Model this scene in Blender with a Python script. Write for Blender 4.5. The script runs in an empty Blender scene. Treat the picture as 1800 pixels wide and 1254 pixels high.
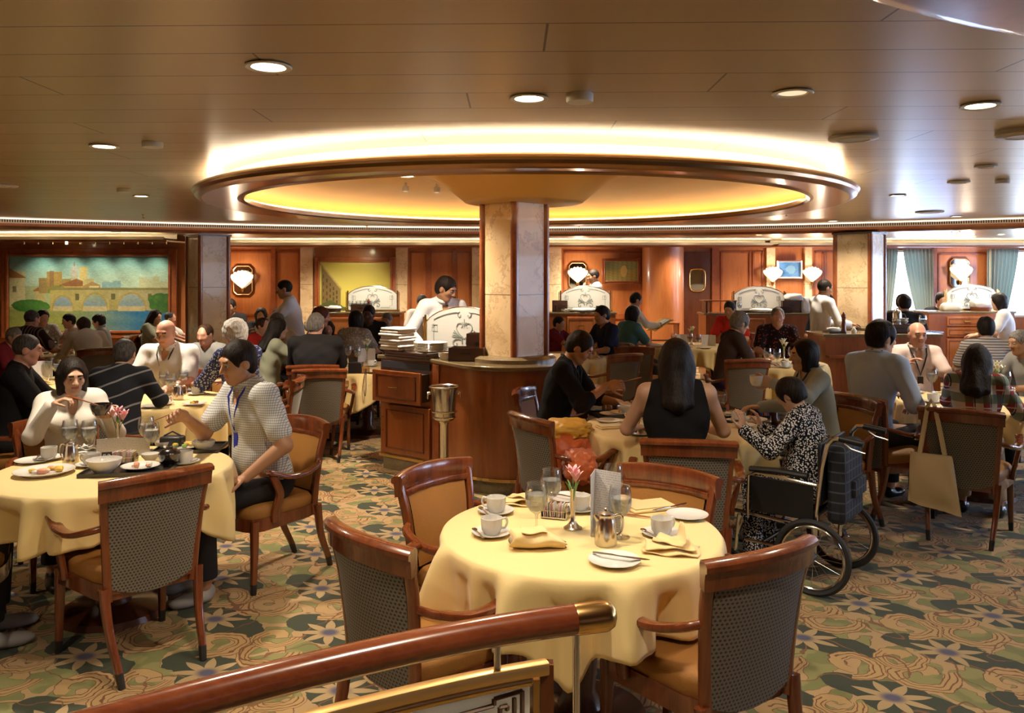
import bpy, bmesh, math, random
import numpy as np
from mathutils import Vector, Matrix, Quaternion
PI = math.pi
rnd = random.Random(7)
scene = bpy.context.scene
COL = scene.collection
F, HX, HY, EYE = 1445.0, 900.0, 487.0, 1.75      # focal length in pixels, vanishing point, eye height

# ------------------------------------------------------------------ camera
cam = bpy.data.cameras.new('camera')
cam.sensor_width = 36.0
cam.lens = F / 1800 * 36
cam.shift_y = -(627 - HY) / 1800
cam.clip_start = 0.05
camo = bpy.data.objects.new('camera', cam)
camo.location = (0, 0, EYE)
camo.rotation_euler = (PI / 2, 0, 0)
COL.objects.link(camo)
scene.camera = camo
# ------------------------------------------------------------------ world, view
w = bpy.data.worlds.new('world'); scene.world = w; w.use_nodes = True
w.node_tree.nodes['Background'].inputs[0].default_value = (0.70, 0.62, 0.52, 1)
w.node_tree.nodes['Background'].inputs[1].default_value = 0.55
scene.view_settings.view_transform = 'Standard'
scene.view_settings.look = 'None'
scene.view_settings.gamma = 1.0
scene.view_settings.use_curve_mapping = False
scene.view_settings.exposure = 0.62
scene.cycles.max_bounces = 8
scene.cycles.diffuse_bounces = 4
scene.cycles.glossy_bounces = 4
scene.cycles.transmission_bounces = 8
scene.cycles.transparent_max_bounces = 12
scene.cycles.sample_clamp_indirect = 4.0
scene.cycles.caustics_reflective = False
scene.cycles.caustics_refractive = False
scene.cycles.use_denoising = True

WARM = (1.0, 0.84, 0.64)
def P(px, Y, z=0.0):                 # a point of the room at distance Y seen in column px
    return Vector(((px - HX) / F * Y, Y, z))
def ceil_at(px, py, z=2.49):
    Y = (z - EYE) * F / (HY - py)
    return P(px, Y, z)

def spot(loc, power, col=WARM, size=2.3, blend=0.9, rad=0.05, aim=None):
    l = bpy.data.lights.new('spot', 'SPOT'); l.energy = power; l.color = col
    l.spot_size = size; l.spot_blend = blend; l.shadow_soft_size = rad
    o = bpy.data.objects.new('lamp_light', l); o.location = loc
    if aim is not None:
        o.rotation_euler = (Vector(aim) - Vector(loc)).to_track_quat('-Z', 'Y').to_euler()
    COL.objects.link(o); return o
def area(loc, rot, sx, sy, power, col):
    l = bpy.data.lights.new('area', 'AREA'); l.shape = 'RECTANGLE'; l.size = sx; l.size_y = sy
    l.energy = power; l.color = col
    o = bpy.data.objects.new('area_light', l); o.location = loc; o.rotation_euler = rot
    COL.objects.link(o); return o
def point(loc, power, col=WARM, rad=0.06):
    l = bpy.data.lights.new('bulb', 'POINT'); l.energy = power; l.color = col; l.shadow_soft_size = rad
    o = bpy.data.objects.new('bulb_light', l); o.location = loc
    COL.objects.link(o); return o
DAY = (0.40, 0.57, 1.0)
# daylight that comes in through the windows on the right and at the far right
for yy, pw_ in ((3.0, 10), (6.5, 12), (10.0, 18), (13.5, 40)):
    area((10.85, yy, 1.55), (0, PI / 2, 0), 1.3, 2.2, pw_, DAY)
for xx in (8.05, 10.6):
    area((xx, 15.95, 1.65), (-PI / 2, 0, 0), 1.0, 1.2, 22, DAY)

# ------------------------------------------------------------------ materials
MATS = {}
def newmat(name):
    m = bpy.data.materials.new(name); m.use_nodes = True
    nt = m.node_tree; nt.nodes.clear()
    out = nt.nodes.new('ShaderNodeOutputMaterial')
    b = nt.nodes.new('ShaderNodeBsdfPrincipled')
    nt.links.new(b.outputs[0], out.inputs[0])
    MATS[name] = m
    return m, nt, b
def flat(name, col, rough=0.6, metal=0.0, coat=0.0, spec=0.5, bump=0.0, bscale=60, sheen=0.0, var=0.0, vscale=4.0):
    m, nt, b = newmat(name)
    c = (*col, 1)
    b.inputs['Base Color'].default_value = c
    b.inputs['Roughness'].default_value = rough
    b.inputs['Metallic'].default_value = metal
    b.inputs['Coat Weight'].default_value = coat
    b.inputs['Coat Roughness'].default_value = 0.12
    b.inputs['Specular IOR Level'].default_value = spec
    b.inputs['Sheen Weight'].default_value = sheen
    tc = nt.nodes.new('ShaderNodeTexCoord')
    if var:
        n = nt.nodes.new('ShaderNodeTexNoise'); n.inputs['Scale'].default_value = vscale; n.inputs['Detail'].default_value = 4
        nt.links.new(tc.outputs['Object'], n.inputs['Vector'])
        mx = nt.nodes.new('ShaderNodeMix'); mx.data_type = 'RGBA'
        mx.inputs[6].default_value = tuple(x * (1 - var) for x in col) + (1,)
        mx.inputs[7].default_value = tuple(min(1, x * (1 + var)) for x in col) + (1,)
        nt.links.new(n.outputs[0], mx.inputs[0]); nt.links.new(mx.outputs[2], b.inputs['Base Color'])
    if bump:
        n = nt.nodes.new('ShaderNodeTexNoise'); n.inputs['Scale'].default_value = bscale; n.inputs['Detail'].default_value = 3
        nt.links.new(tc.outputs['Object'], n.inputs['Vector'])
        bp = nt.nodes.new('ShaderNodeBump'); bp.inputs['Strength'].default_value = bump; bp.inputs['Distance'].default_value = 0.01
        nt.links.new(n.outputs[0], bp.inputs['Height']); nt.links.new(bp.outputs[0], b.inputs['Normal'])
    return m
def emit(name, col, s, base=(0.8, 0.8, 0.8)):
    m, nt, b = newmat(name)
    b.inputs['Base Color'].default_value = (*base, 1)
    b.inputs['Emission Color'].default_value = (*col, 1)
    b.inputs['Emission Strength'].default_value = s
    return m
class NB:                                         # small node builder
    def __init__(s, nt): s.nt = nt
    def n(s, t, **k):
        x = s.nt.nodes.new(t)
        for a, v in k.items(): setattr(x, a, v)
        return x
    def l(s, a, b): s.nt.links.new(a, b)
    def m(s, op, a, b=None, c=None, clamp=False):
        x = s.nt.nodes.new('ShaderNodeMath'); x.operation = op; x.use_clamp = clamp
        for i, v in enumerate((a, b, c)):
            if v is None: continue
            if isinstance(v, (int, float)): x.inputs[i].default_value = v
            else: s.l(v, x.inputs[i])
        return x.outputs[0]
    def mix(s, f, a, b):
        x = s.nt.nodes.new('ShaderNodeMix'); x.data_type = 'RGBA'
        if isinstance(f, (int, float)): x.inputs[0].default_value = f
        else: s.l(f, x.inputs[0])
        for i, v in ((6, a), (7, b)):
            if isinstance(v, tuple): x.inputs[i].default_value = (*v[:3], 1)
            else: s.l(v, x.inputs[i])
        return x.outputs[2]
    def xyz(s, v):
        x = s.nt.nodes.new('ShaderNodeSeparateXYZ'); s.l(v, x.inputs[0]); return x.outputs
    def vec(s, x, y, z=0.0):
        c = s.nt.nodes.new('ShaderNodeCombineXYZ')
        for i, v in enumerate((x, y, z)):
            if isinstance(v, (int, float)): c.inputs[i].default_value = v
            else: s.l(v, c.inputs[i])
        return c.outputs[0]
    def noise(s, v, scale, detail=2, rough=0.5):
        x = s.nt.nodes.new('ShaderNodeTexNoise'); x.inputs['Scale'].default_value = scale
        x.inputs['Detail'].default_value = detail; x.inputs['Roughness'].default_value = rough
        s.l(v, x.inputs['Vector']); return x.outputs
    def smooth(s, v, a, b):
        x = s.nt.nodes.new('ShaderNodeMapRange'); x.interpolation_type = 'SMOOTHSTEP'
        x.inputs[1].default_value = a; x.inputs[2].default_value = b
        s.l(v, x.inputs[0]); return x.outputs[0]

def wood(name, dark, light, rough=0.28, coat=0.6, scale=(14, 14, 1.6), axis_rot=(0, 0, 0), grain=1.0):
    m, nt, b = newmat(name); nb = NB(nt)
    tc = nb.n('ShaderNodeTexCoord'); mp = nb.n('ShaderNodeMapping')
    mp.inputs['Scale'].default_value = scale; mp.inputs['Rotation'].default_value = axis_rot
    nb.l(tc.outputs['Object'], mp.inputs[0])
    a = nb.noise(mp.outputs[0], 1.0, 6, 0.6)
    f = nb.noise(mp.outputs[0], 6.0, 3, 0.6)
    t = nb.m('ADD', nb.m('MULTIPLY', a[0], 0.75), nb.m('MULTIPLY', f[0], 0.35))
    t = nb.smooth(t, 0.5 - 0.22 / grain, 0.5 + 0.22 / grain)
    nb.l(nb.mix(t, dark, light), b.inputs['Base Color'])
    b.inputs['Roughness'].default_value = rough
    b.inputs['Coat Weight'].default_value = coat; b.inputs['Coat Roughness'].default_value = 0.1
    return m
wood('wood_chair', (0.085, 0.018, 0.006), (0.21, 0.052, 0.014), rough=.24, coat=0.8)
wood('wood_panel', (0.34, 0.10, 0.025), (0.52, 0.19, 0.055), rough=0.35, coat=0.35, scale=(5, 5, 0.7))
wood('wood_counter', (0.21, 0.055, 0.014), (0.37, 0.115, 0.03), rough=0.3, coat=0.5, scale=(6, 6, 0.8))
wood('wood_trim', (0.19, 0.045, 0.013), (0.34, 0.10, 0.03), rough=0.3, coat=0.5, scale=(4, 4, 4))
wood('wood_dark', (0.05, 0.013, 0.006), (0.11, 0.032, 0.014), rough=0.3, coat=0.5, scale=(5, 5, 0.8))
wood('wood_rail', (0.15, 0.03, 0.01), (0.30, 0.075, 0.022), rough=0.22, coat=0.9, scale=(1.2, 12, 12))
flat('black_sabot', (0.02, 0.016, 0.013), 0.4)
flat('leather', (0.35, 0.16, 0.04), 0.55, spec=0.22, bump=0.15, bscale=90, var=0.16, vscale=6)
flat('brass', (0.72, 0.46, 0.17), 0.22, metal=1)
flat('brass_bar', (0.80, 0.52, 0.20), 0.38, metal=0.8, coat=0.3)
flat('bronze', (0.42, 0.23, 0.10), 0.28, metal=0.85, coat=0.4)
flat('steel', (0.75, 0.73, 0.70), 0.16, metal=1)
flat('silver', (0.80, 0.74, 0.66), 0.2, metal=1)
flat('china', (0.84, 0.82, 0.78), 0.18, coat=0.5)
flat('china_rim', (0.70, 0.60, 0.42), 0.25, coat=0.4)
flat('white_paper', (0.86, 0.85, 0.86), 0.6)
flat('white_plastic', (0.80, 0.78, 0.74), 0.45)
flat('tablecloth', (0.86, 0.66, 0.29), 0.75, sheen=0.3, bump=0.06, bscale=300)
flat('white_cloth', (0.85, 0.83, 0.78), 0.8, bump=0.06, bscale=200)
flat('napkin', (0.86, 0.64, 0.30), 0.8, sheen=0.3, bump=0.08, bscale=250)
flat('tray_black', (0.02, 0.017, 0.018), 0.3, coat=0.4)
flat('lacquer', (0.015, 0.010, 0.010), 0.2, coat=0.8)
flat('box_brown', (0.06, 0.025, 0.014), 0.4, coat=0.3)
flat('granite', (0.20, 0.15, 0.08), 0.22, coat=0.5, var=0.5, vscale=90)
flat('black_rubber', (0.025, 0.025, 0.028), 0.6)
flat('black_vinyl', (0.015, 0.015, 0.017), 0.4)
flat('cream_paint', (0.80, 0.70, 0.50), 0.5)
flat('white_paint', (0.86, 0.82, 0.74), 0.4)
flat('gold_plaster', (0.84, 0.50, 0.13), 0.45, var=0.14, vscale=1.6)
flat('petal', (0.85, 0.42, 0.45), 0.6)
flat('petal_white', (0.90, 0.88, 0.70), 0.6)
flat('leaf', (0.14, 0.30, 0.08), 0.5)
flat('food_yellow', (0.85, 0.55, 0.10), 0.5)
flat('food_pink', (0.75, 0.35, 0.22), 0.5)
flat('food_brown', (0.30, 0.13, 0.04), 0.5)
flat('food_green', (0.22, 0.35, 0.08), 0.5)
flat('rice', (0.85, 0.80, 0.68), 0.7, bump=0.5, bscale=200)
flat('orange_bag', (0.62, 0.13, 0.03), 0.45, bump=0.3, bscale=18, sheen=0.3)
flat('gold_cloth', (0.80, 0.45, 0.06), 0.5, bump=0.2, bscale=20)
flat('canvas', (0.66, 0.52, 0.30), 0.85, bump=0.12, bscale=260)
flat('yellow_folder', (0.72, 0.45, 0.06), 0.6)
flat('etch_grey', (0.22, 0.25, 0.24), 0.5)
flat('key_brown', (0.20, 0.11, 0.06), 0.5)
flat('frame_dark', (0.05, 0.03, 0.02), 0.35, coat=0.4)
flat('ink', (0.03, 0.03, 0.04), 0.6)
flat('ink_grey', (0.45, 0.44, 0.47), 0.7)
flat('peppermill', (0.22, 0.05, 0.015), 0.3, coat=0.6)
flat('grey_dark', (0.05, 0.055, 0.07), 0.5)
emit('lamp_glow', (1.0, 0.80, 0.52), 22)
emit('lamp_dim', (1.0, 0.78, 0.5), 0.6)
emit('cove_glow', (1.0, 0.84, 0.62), 20)
emit('strip_glow', (1.0, 0.80, 0.58), 1.6)
emit('dome_glow', (1.0, 0.72, 0.40), 8)
emit('sconce_glow', (1.0, 0.80, 0.52), 1.5, (.5, .45, .35))
emit('far_cove_glow', (1.0, 0.84, 0.60), 26)
emit('sky_panel', (0.58, 0.75, 1.0), 7)
# polished, slightly metallic ceiling panels with seams running across the room
m, nt, b = newmat('ceiling_panel'); nb = NB(nt)
tc = nb.n('ShaderNodeTexCoord'); X, Y_, Z = nb.xyz(tc.outputs['Object'])
yy = nb.m('ADD', nb.m('MULTIPLY', Y_, 1 / 0.30), nb.m('MULTIPLY', X, 0.07))
fy = nb.m('FRACT', yy); row = nb.m('FLOOR', yy)
seam = nb.m('LESS_THAN', nb.m('ABSOLUTE', nb.m('SUBTRACT', fy, 0.5)), 0.488)
xx = nb.m('ADD', nb.m('MULTIPLY', X, 1 / 2.6), nb.m('MULTIPLY', nb.m('FRACT', nb.m('MULTIPLY', row, 0.37)), 1.0))
seam2 = nb.m('LESS_THAN', nb.m('ABSOLUTE', nb.m('SUBTRACT', nb.m('FRACT', xx), 0.5)), 0.4985)
sm = nb.m('MULTIPLY', seam, seam2)
rn = nb.n('ShaderNodeTexWhiteNoise'); rn.noise_dimensions = '1D'; nb.l(row, rn.inputs['W'])
base = nb.mix(rn.outputs[0], (0.55, 0.43, 0.27), (0.62, 0.49, 0.31))
nb.l(nb.mix(sm, (0.16, 0.11, 0.07), base), b.inputs['Base Color'])
b.inputs['Metallic'].default_value = 0.5; b.inputs['Roughness'].default_value = 0.30
bp = nb.n('ShaderNodeBump'); bp.inputs['Strength'].default_value = 0.5; bp.inputs['Distance'].default_value = 0.004
nb.l(sm, bp.inputs['Height']); nb.l(bp.outputs[0], b.inputs['Normal'])
# marble
m, nt, b = newmat('marble'); nb = NB(nt)
tc = nb.n('ShaderNodeTexCoord')
n1 = nb.noise(tc.outputs['Object'], 2.2, 6, 0.6)
va = nb.n('ShaderNodeVectorMath', operation='MULTIPLY_ADD'); va.inputs[1].default_value = (1.1, 1.1, 1.1)
nb.l(n1[1], va.inputs[0]); nb.l(tc.outputs['Object'], va.inputs[2])
n2 = nb.noise(va.outputs[0], 1.8, 5, 0.6)
vein = nb.m('ABSOLUTE', nb.m('SUBTRACT', n2[0], 0.5))
vein = nb.smooth(vein, 0.0, 0.028)
c = nb.mix(nb.smooth(n1[0], 0.35, 0.65), (0.66, 0.48, 0.26), (0.80, 0.63, 0.40))
c = nb.mix(vein, (0.55, 0.38, 0.21), c)
zz = nb.xyz(tc.outputs['Object'])[2]
j = nb.m('GREATER_THAN', nb.m('ABSOLUTE', nb.m('SUBTRACT', zz, 1.60)), 0.004)
nb.l(nb.mix(j, (0.22, 0.14, 0.07), c), b.inputs['Base Color'])
b.inputs['Roughness'].default_value = 0.32; b.inputs['Coat Weight'].default_value = 0.15
# ventilation grille: fine dark vertical slots along the arc
m, nt, b = newmat('grille'); nb = NB(nt)
uv = nb.n('ShaderNodeUVMap'); u_ = nb.xyz(uv.outputs[0])
s = nb.m('GREATER_THAN', nb.m('FRACT', nb.m('MULTIPLY', u_[0], 1 / 0.028)), 0.45)
v = nb.m('LESS_THAN', nb.m('ABSOLUTE', nb.m('SUBTRACT', u_[1], 0.5)), 0.33)
nb.l(nb.mix(nb.m('MULTIPLY', s, v), (0.95, 0.80, 0.58), (0.08, 0.05, 0.03)), b.inputs['Base Color'])
b.inputs['Roughness'].default_value = 0.4
# chair back fabric: little dark lozenges in offset rows on grey beige
def dotted(name, ground, dot, step=0.0135):
    m, nt, b = newmat(name); nb = NB(nt)
    tc = nb.n('ShaderNodeTexCoord'); x, y, z = nb.xyz(tc.outputs['Object'])
    zz = nb.m('MULTIPLY', z, 1 / step); r = nb.m('FLOOR', zz)
    xx = nb.m('ADD', nb.m('MULTIPLY', x, 1 / (step * 1.15)), nb.m('MULTIPLY', r, 0.5))
    a = nb.m('ABSOLUTE', nb.m('SUBTRACT', nb.m('FRACT', xx), 0.5)); c = nb.m('ABSOLUTE', nb.m('SUBTRACT', nb.m('FRACT', zz), 0.5))
    d = nb.m('LESS_THAN', nb.m('ADD', a, c), 0.36)
    nb.l(nb.mix(d, ground, dot), b.inputs['Base Color']); b.inputs['Roughness'].default_value = 0.75
    b.inputs['Sheen Weight'].default_value = 0.2
dotted('fabric_dots', (0.17, 0.145, 0.105), (0.018, 0.014, 0.012))
# carpet
m, nt, b = newmat('carpet'); nb = NB(nt)
tc = nb.n('ShaderNodeTexCoord')
U, V = (0.45, 0.413), (-0.17, 0.57); det = U[0] * V[1] - U[1] * V[0]
wn = nb.noise(tc.outputs['Object'], 5.0, 3, 0.6)
wa = nb.n('ShaderNodeVectorMath', operation='MULTIPLY_ADD'); wa.inputs[1].default_value = (0.11, 0.11, 0)
sb = nb.n('ShaderNodeVectorMath', operation='SUBTRACT'); sb.inputs[1].default_value = (0.5, 0.5, 0.5)
nb.l(wn[1], sb.inputs[0]); nb.l(sb.outputs[0], wa.inputs[0]); nb.l(tc.outputs['Object'], wa.inputs[2])
def rel(src, cx, cy):                          # offset from the nearest repeat of the motif centred at cx, cy
    x, y, z = nb.xyz(src)
    x = nb.m('SUBTRACT', x, cx); y = nb.m('SUBTRACT', y, cy)
    a = nb.m('DIVIDE', nb.m('SUBTRACT', nb.m('MULTIPLY', x, V[1]), nb.m('MULTIPLY', y, V[0])), det)
    c = nb.m('DIVIDE', nb.m('SUBTRACT', nb.m('MULTIPLY', y, U[0]), nb.m('MULTIPLY', x, U[1])), det)
    fa = nb.m('SUBTRACT', nb.m('FRACT', nb.m('ADD', a, 0.5)), 0.5); fc = nb.m('SUBTRACT', nb.m('FRACT', nb.m('ADD', c, 0.5)), 0.5)
    qx = nb.m('ADD', nb.m('MULTIPLY', fa, U[0]), nb.m('MULTIPLY', fc, V[0]))
    qy = nb.m('ADD', nb.m('MULTIPLY', fa, U[1]), nb.m('MULTIPLY', fc, V[1]))
    return qx, qy
def length(x, y): return nb.m('SQRT', nb.m('ADD', nb.m('MULTIPLY', x, x), nb.m('MULTIPLY', y, y)))
A0 = (1.582, 3.417)
wv = wa.outputs[0]
ln = nb.noise(wv, 7.0, 1)
col = nb.mix(nb.smooth(ln[0], 0.46, 0.54), (0.215, 0.225, 0.07), (0.31, 0.29, 0.10))     # light greens
def over(col, mask, c): return nb.mix(mask, col, c)
# leafy tan cut-outs
fn = nb.noise(wv, 4.6, 1, 0.4)
band = nb.m('ABSOLUTE', nb.m('SUBTRACT', fn[0], 0.5))
col = over(col, nb.m('LESS_THAN', band, 0.058), (0.20, 0.085, 0.03))
col = over(col, nb.m('LESS_THAN', band, 0.052), (0.52, 0.34, 0.16))
TAN, RUST, DK = (0.54, 0.345, 0.14), (0.20, 0.07, 0.02), (0.034, 0.048, 0.024)
def ell_mask(cx, cy, rx, ry, ang, edge=0.08):
    qx, qy = rel(wv, A0[0] + cx, A0[1] + cy)
    ca, sa = math.cos(ang), math.sin(ang)
    ex = nb.m('DIVIDE', nb.m('ADD', nb.m('MULTIPLY', qx, ca), nb.m('MULTIPLY', qy, sa)), rx)
    ey = nb.m('DIVIDE', nb.m('SUBTRACT', nb.m('MULTIPLY', qy, ca), nb.m('MULTIPLY', qx, sa)), ry)
    return length(ex, ey), ex, ey
# dark leaf grounds on both sides of every star
for (cx, cy, rx, ry, an) in ((0.13, -0.10, 0.17, 0.105, -0.5), (-0.10, 0.10, 0.15, 0.10, -0.5), (0.02, 0.0, 0.15, 0.14, 0.3)):
    r, ex, ey = ell_mask(cx, cy, rx, ry, an)
    col = over(col, nb.m('LESS_THAN', r, 1.0), DK)
# scrolls: spiralling tan bands with rust lines
for (cx, cy, R, tw, sgn) in ((0.20, 0.20, 0.135, 0.0, 1), (-0.05, 0.30, 0.12, 2.2, -1), (-0.26, -0.05, 0.10, 4.0, 1)):
    qx, qy = rel(wv, A0[0] + cx, A0[1] + cy)
    r = length(qx, qy)
    th = nb.m('ARCTAN2', qy, nb.m('MULTIPLY', qx, sgn))
    th01 = nb.m('FRACT', nb.m('ADD', nb.m('DIVIDE', th, 2 * PI), tw))
    Rsp = nb.m('MULTIPLY', nb.m('ADD', 0.42, nb.m('MULTIPLY', th01, 0.68)), R)
    dd = nb.m('DIVIDE', nb.m('SUBTRACT', r, Rsp), R)
    col = over(col, nb.m('LESS_THAN', nb.m('ABSOLUTE', dd), 0.30), RUST)
    col = over(col, nb.m('LESS_THAN', nb.m('ABSOLUTE', dd), 0.265), TAN)
    inn = nb.m('LESS_THAN', nb.m('ABSOLUTE', nb.m('SUBTRACT', nb.m('ABSOLUTE', dd), 0.12)), 0.028)
    col = over(col, nb.m('MULTIPLY', inn, nb.m('GREATER_THAN', th01, 0.35)), RUST)
# thin rust tendrils
tn = nb.noise(wv, 3.1, 1, 0.4)
tb_ = nb.m('LESS_THAN', nb.m('ABSOLUTE', nb.m('SUBTRACT', tn[0], 0.45)), 0.0075)
col = over(col, tb_, (0.22, 0.09, 0.03))
# eight-pointed flowers
qx, qy = rel(tc.outputs['Object'], A0[0], A0[1])
qx2 = nb.m('ADD', nb.m('MULTIPLY', qx, 0.85), nb.m('MULTIPLY', qy, 0.12))
r = length(qx2, qy); th = nb.m('ARCTAN2', qy, qx2)
pet = nb.m('ABSOLUTE', nb.m('SUBTRACT', nb.m('FRACT', nb.m('MULTIPLY', th, 8 / (2 * PI))), 0.5))
lim = nb.m('SUBTRACT', 0.142, nb.m('MULTIPLY', nb.m('SUBTRACT', 0.5, pet), 0.19))
star = nb.m('LESS_THAN', r, lim)
grad = nb.smooth(r, 0.018, 0.055)
sc_ = nb.mix(grad, (0.085, 0.085, 0.16), (0.50, 0.35, 0.17))
col = over(col, star, sc_)
fine = nb.noise(tc.outputs['Object'], 260, 2)
col = nb.mix(nb.m('MULTIPLY', fine[0], 0.30), col, (0.05, 0.035, 0.02))
nb.l(col, b.inputs['Base Color']); b.inputs['Roughness'].default_value = 0.9; b.inputs['Sheen Weight'].default_value = 0.15
bp = nb.n('ShaderNodeBump'); bp.inputs['Strength'].default_value = 0.35; bp.inputs['Distance'].default_value = 0.004
nb.l(fine[0], bp.inputs['Height']); nb.l(bp.outputs[0], b.inputs['Normal'])
# painted canvases take their colours from the painting's own vertex colours
m, nt, b = newmat('painting'); nb = NB(nt)
vc = nb.n('ShaderNodeVertexColor', layer_name='Col'); nb.l(vc.outputs[0], b.inputs['Base Color']); b.inputs['Roughness'].default_value = 0.45
# glass
def clear(name, tint, gloss, milk=0.0):
    m, nt, b = newmat(name); nt.nodes.remove(b); out = nt.nodes['Material Output']
    tr = nt.nodes.new('ShaderNodeBsdfTransparent'); tr.inputs[0].default_value = (*tint, 1)
    gl = nt.nodes.new('ShaderNodeBsdfGlossy'); gl.inputs['Roughness'].default_value = 0.03
    lw = nt.nodes.new('ShaderNodeLayerWeight'); lw.inputs[0].default_value = gloss
    mx = nt.nodes.new('ShaderNodeMixShader'); nt.links.new(lw.outputs['Facing'], mx.inputs[0]); nt.links.new(tr.outputs[0], mx.inputs[1]); nt.links.new(gl.outputs[0], mx.inputs[2])
    last = mx
    if milk:
        df = nt.nodes.new('ShaderNodeBsdfDiffuse'); df.inputs[0].default_value = (0.8, 0.82, 0.82, 1)
        m2 = nt.nodes.new('ShaderNodeMixShader'); m2.inputs[0].default_value = milk; nt.links.new(mx.outputs[0], m2.inputs[1]); nt.links.new(df.outputs[0], m2.inputs[2]); last = m2
    nt.links.new(last.outputs[0], out.inputs[0])
clear('glass', (0.95, 0.96, 0.96), 0.28); clear('water', (0.80, 0.82, 0.82), 0.25, 0.22)
m, nt, b = newmat('frosted'); b.inputs['Base Color'].default_value = (0.86, 0.88, 0.84, 1); b.inputs['Roughness'].default_value = 0.3
tl = nt.nodes.new('ShaderNodeBsdfTranslucent'); tl.inputs[0].default_value = (0.92, 0.93, 0.9, 1)
mxs = nt.nodes.new('ShaderNodeMixShader'); mxs.inputs[0].default_value = 0.45
nt.links.new(b.outputs[0], mxs.inputs[1]); nt.links.new(tl.outputs[0], mxs.inputs[2]); nt.links.new(mxs.outputs[0], nt.nodes['Material Output'].inputs[0])
m, nt, b = newmat('mirror'); b.inputs['Base Color'].default_value = (0.35, 0.33, 0.28, 1); b.inputs['Metallic'].default_value = 1; b.inputs['Roughness'].default_value = 0.05
# curtains
m, nt, b = newmat('curtain'); b.inputs['Base Color'].default_value = (0.58, 0.64, 0.58, 1); b.inputs['Roughness'].default_value = 0.8
tl = nt.nodes.new('ShaderNodeBsdfTranslucent'); tl.inputs[0].default_value = (0.60, 0.70, 0.68, 1)
mxs = nt.nodes.new('ShaderNodeMixShader'); mxs.inputs[0].default_value = 0.45
nt.links.new(b.outputs[0], mxs.inputs[1]); nt.links.new(tl.outputs[0], mxs.inputs[2]); nt.links.new(mxs.outputs[0], nt.nodes['Material Output'].inputs[0])

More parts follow.
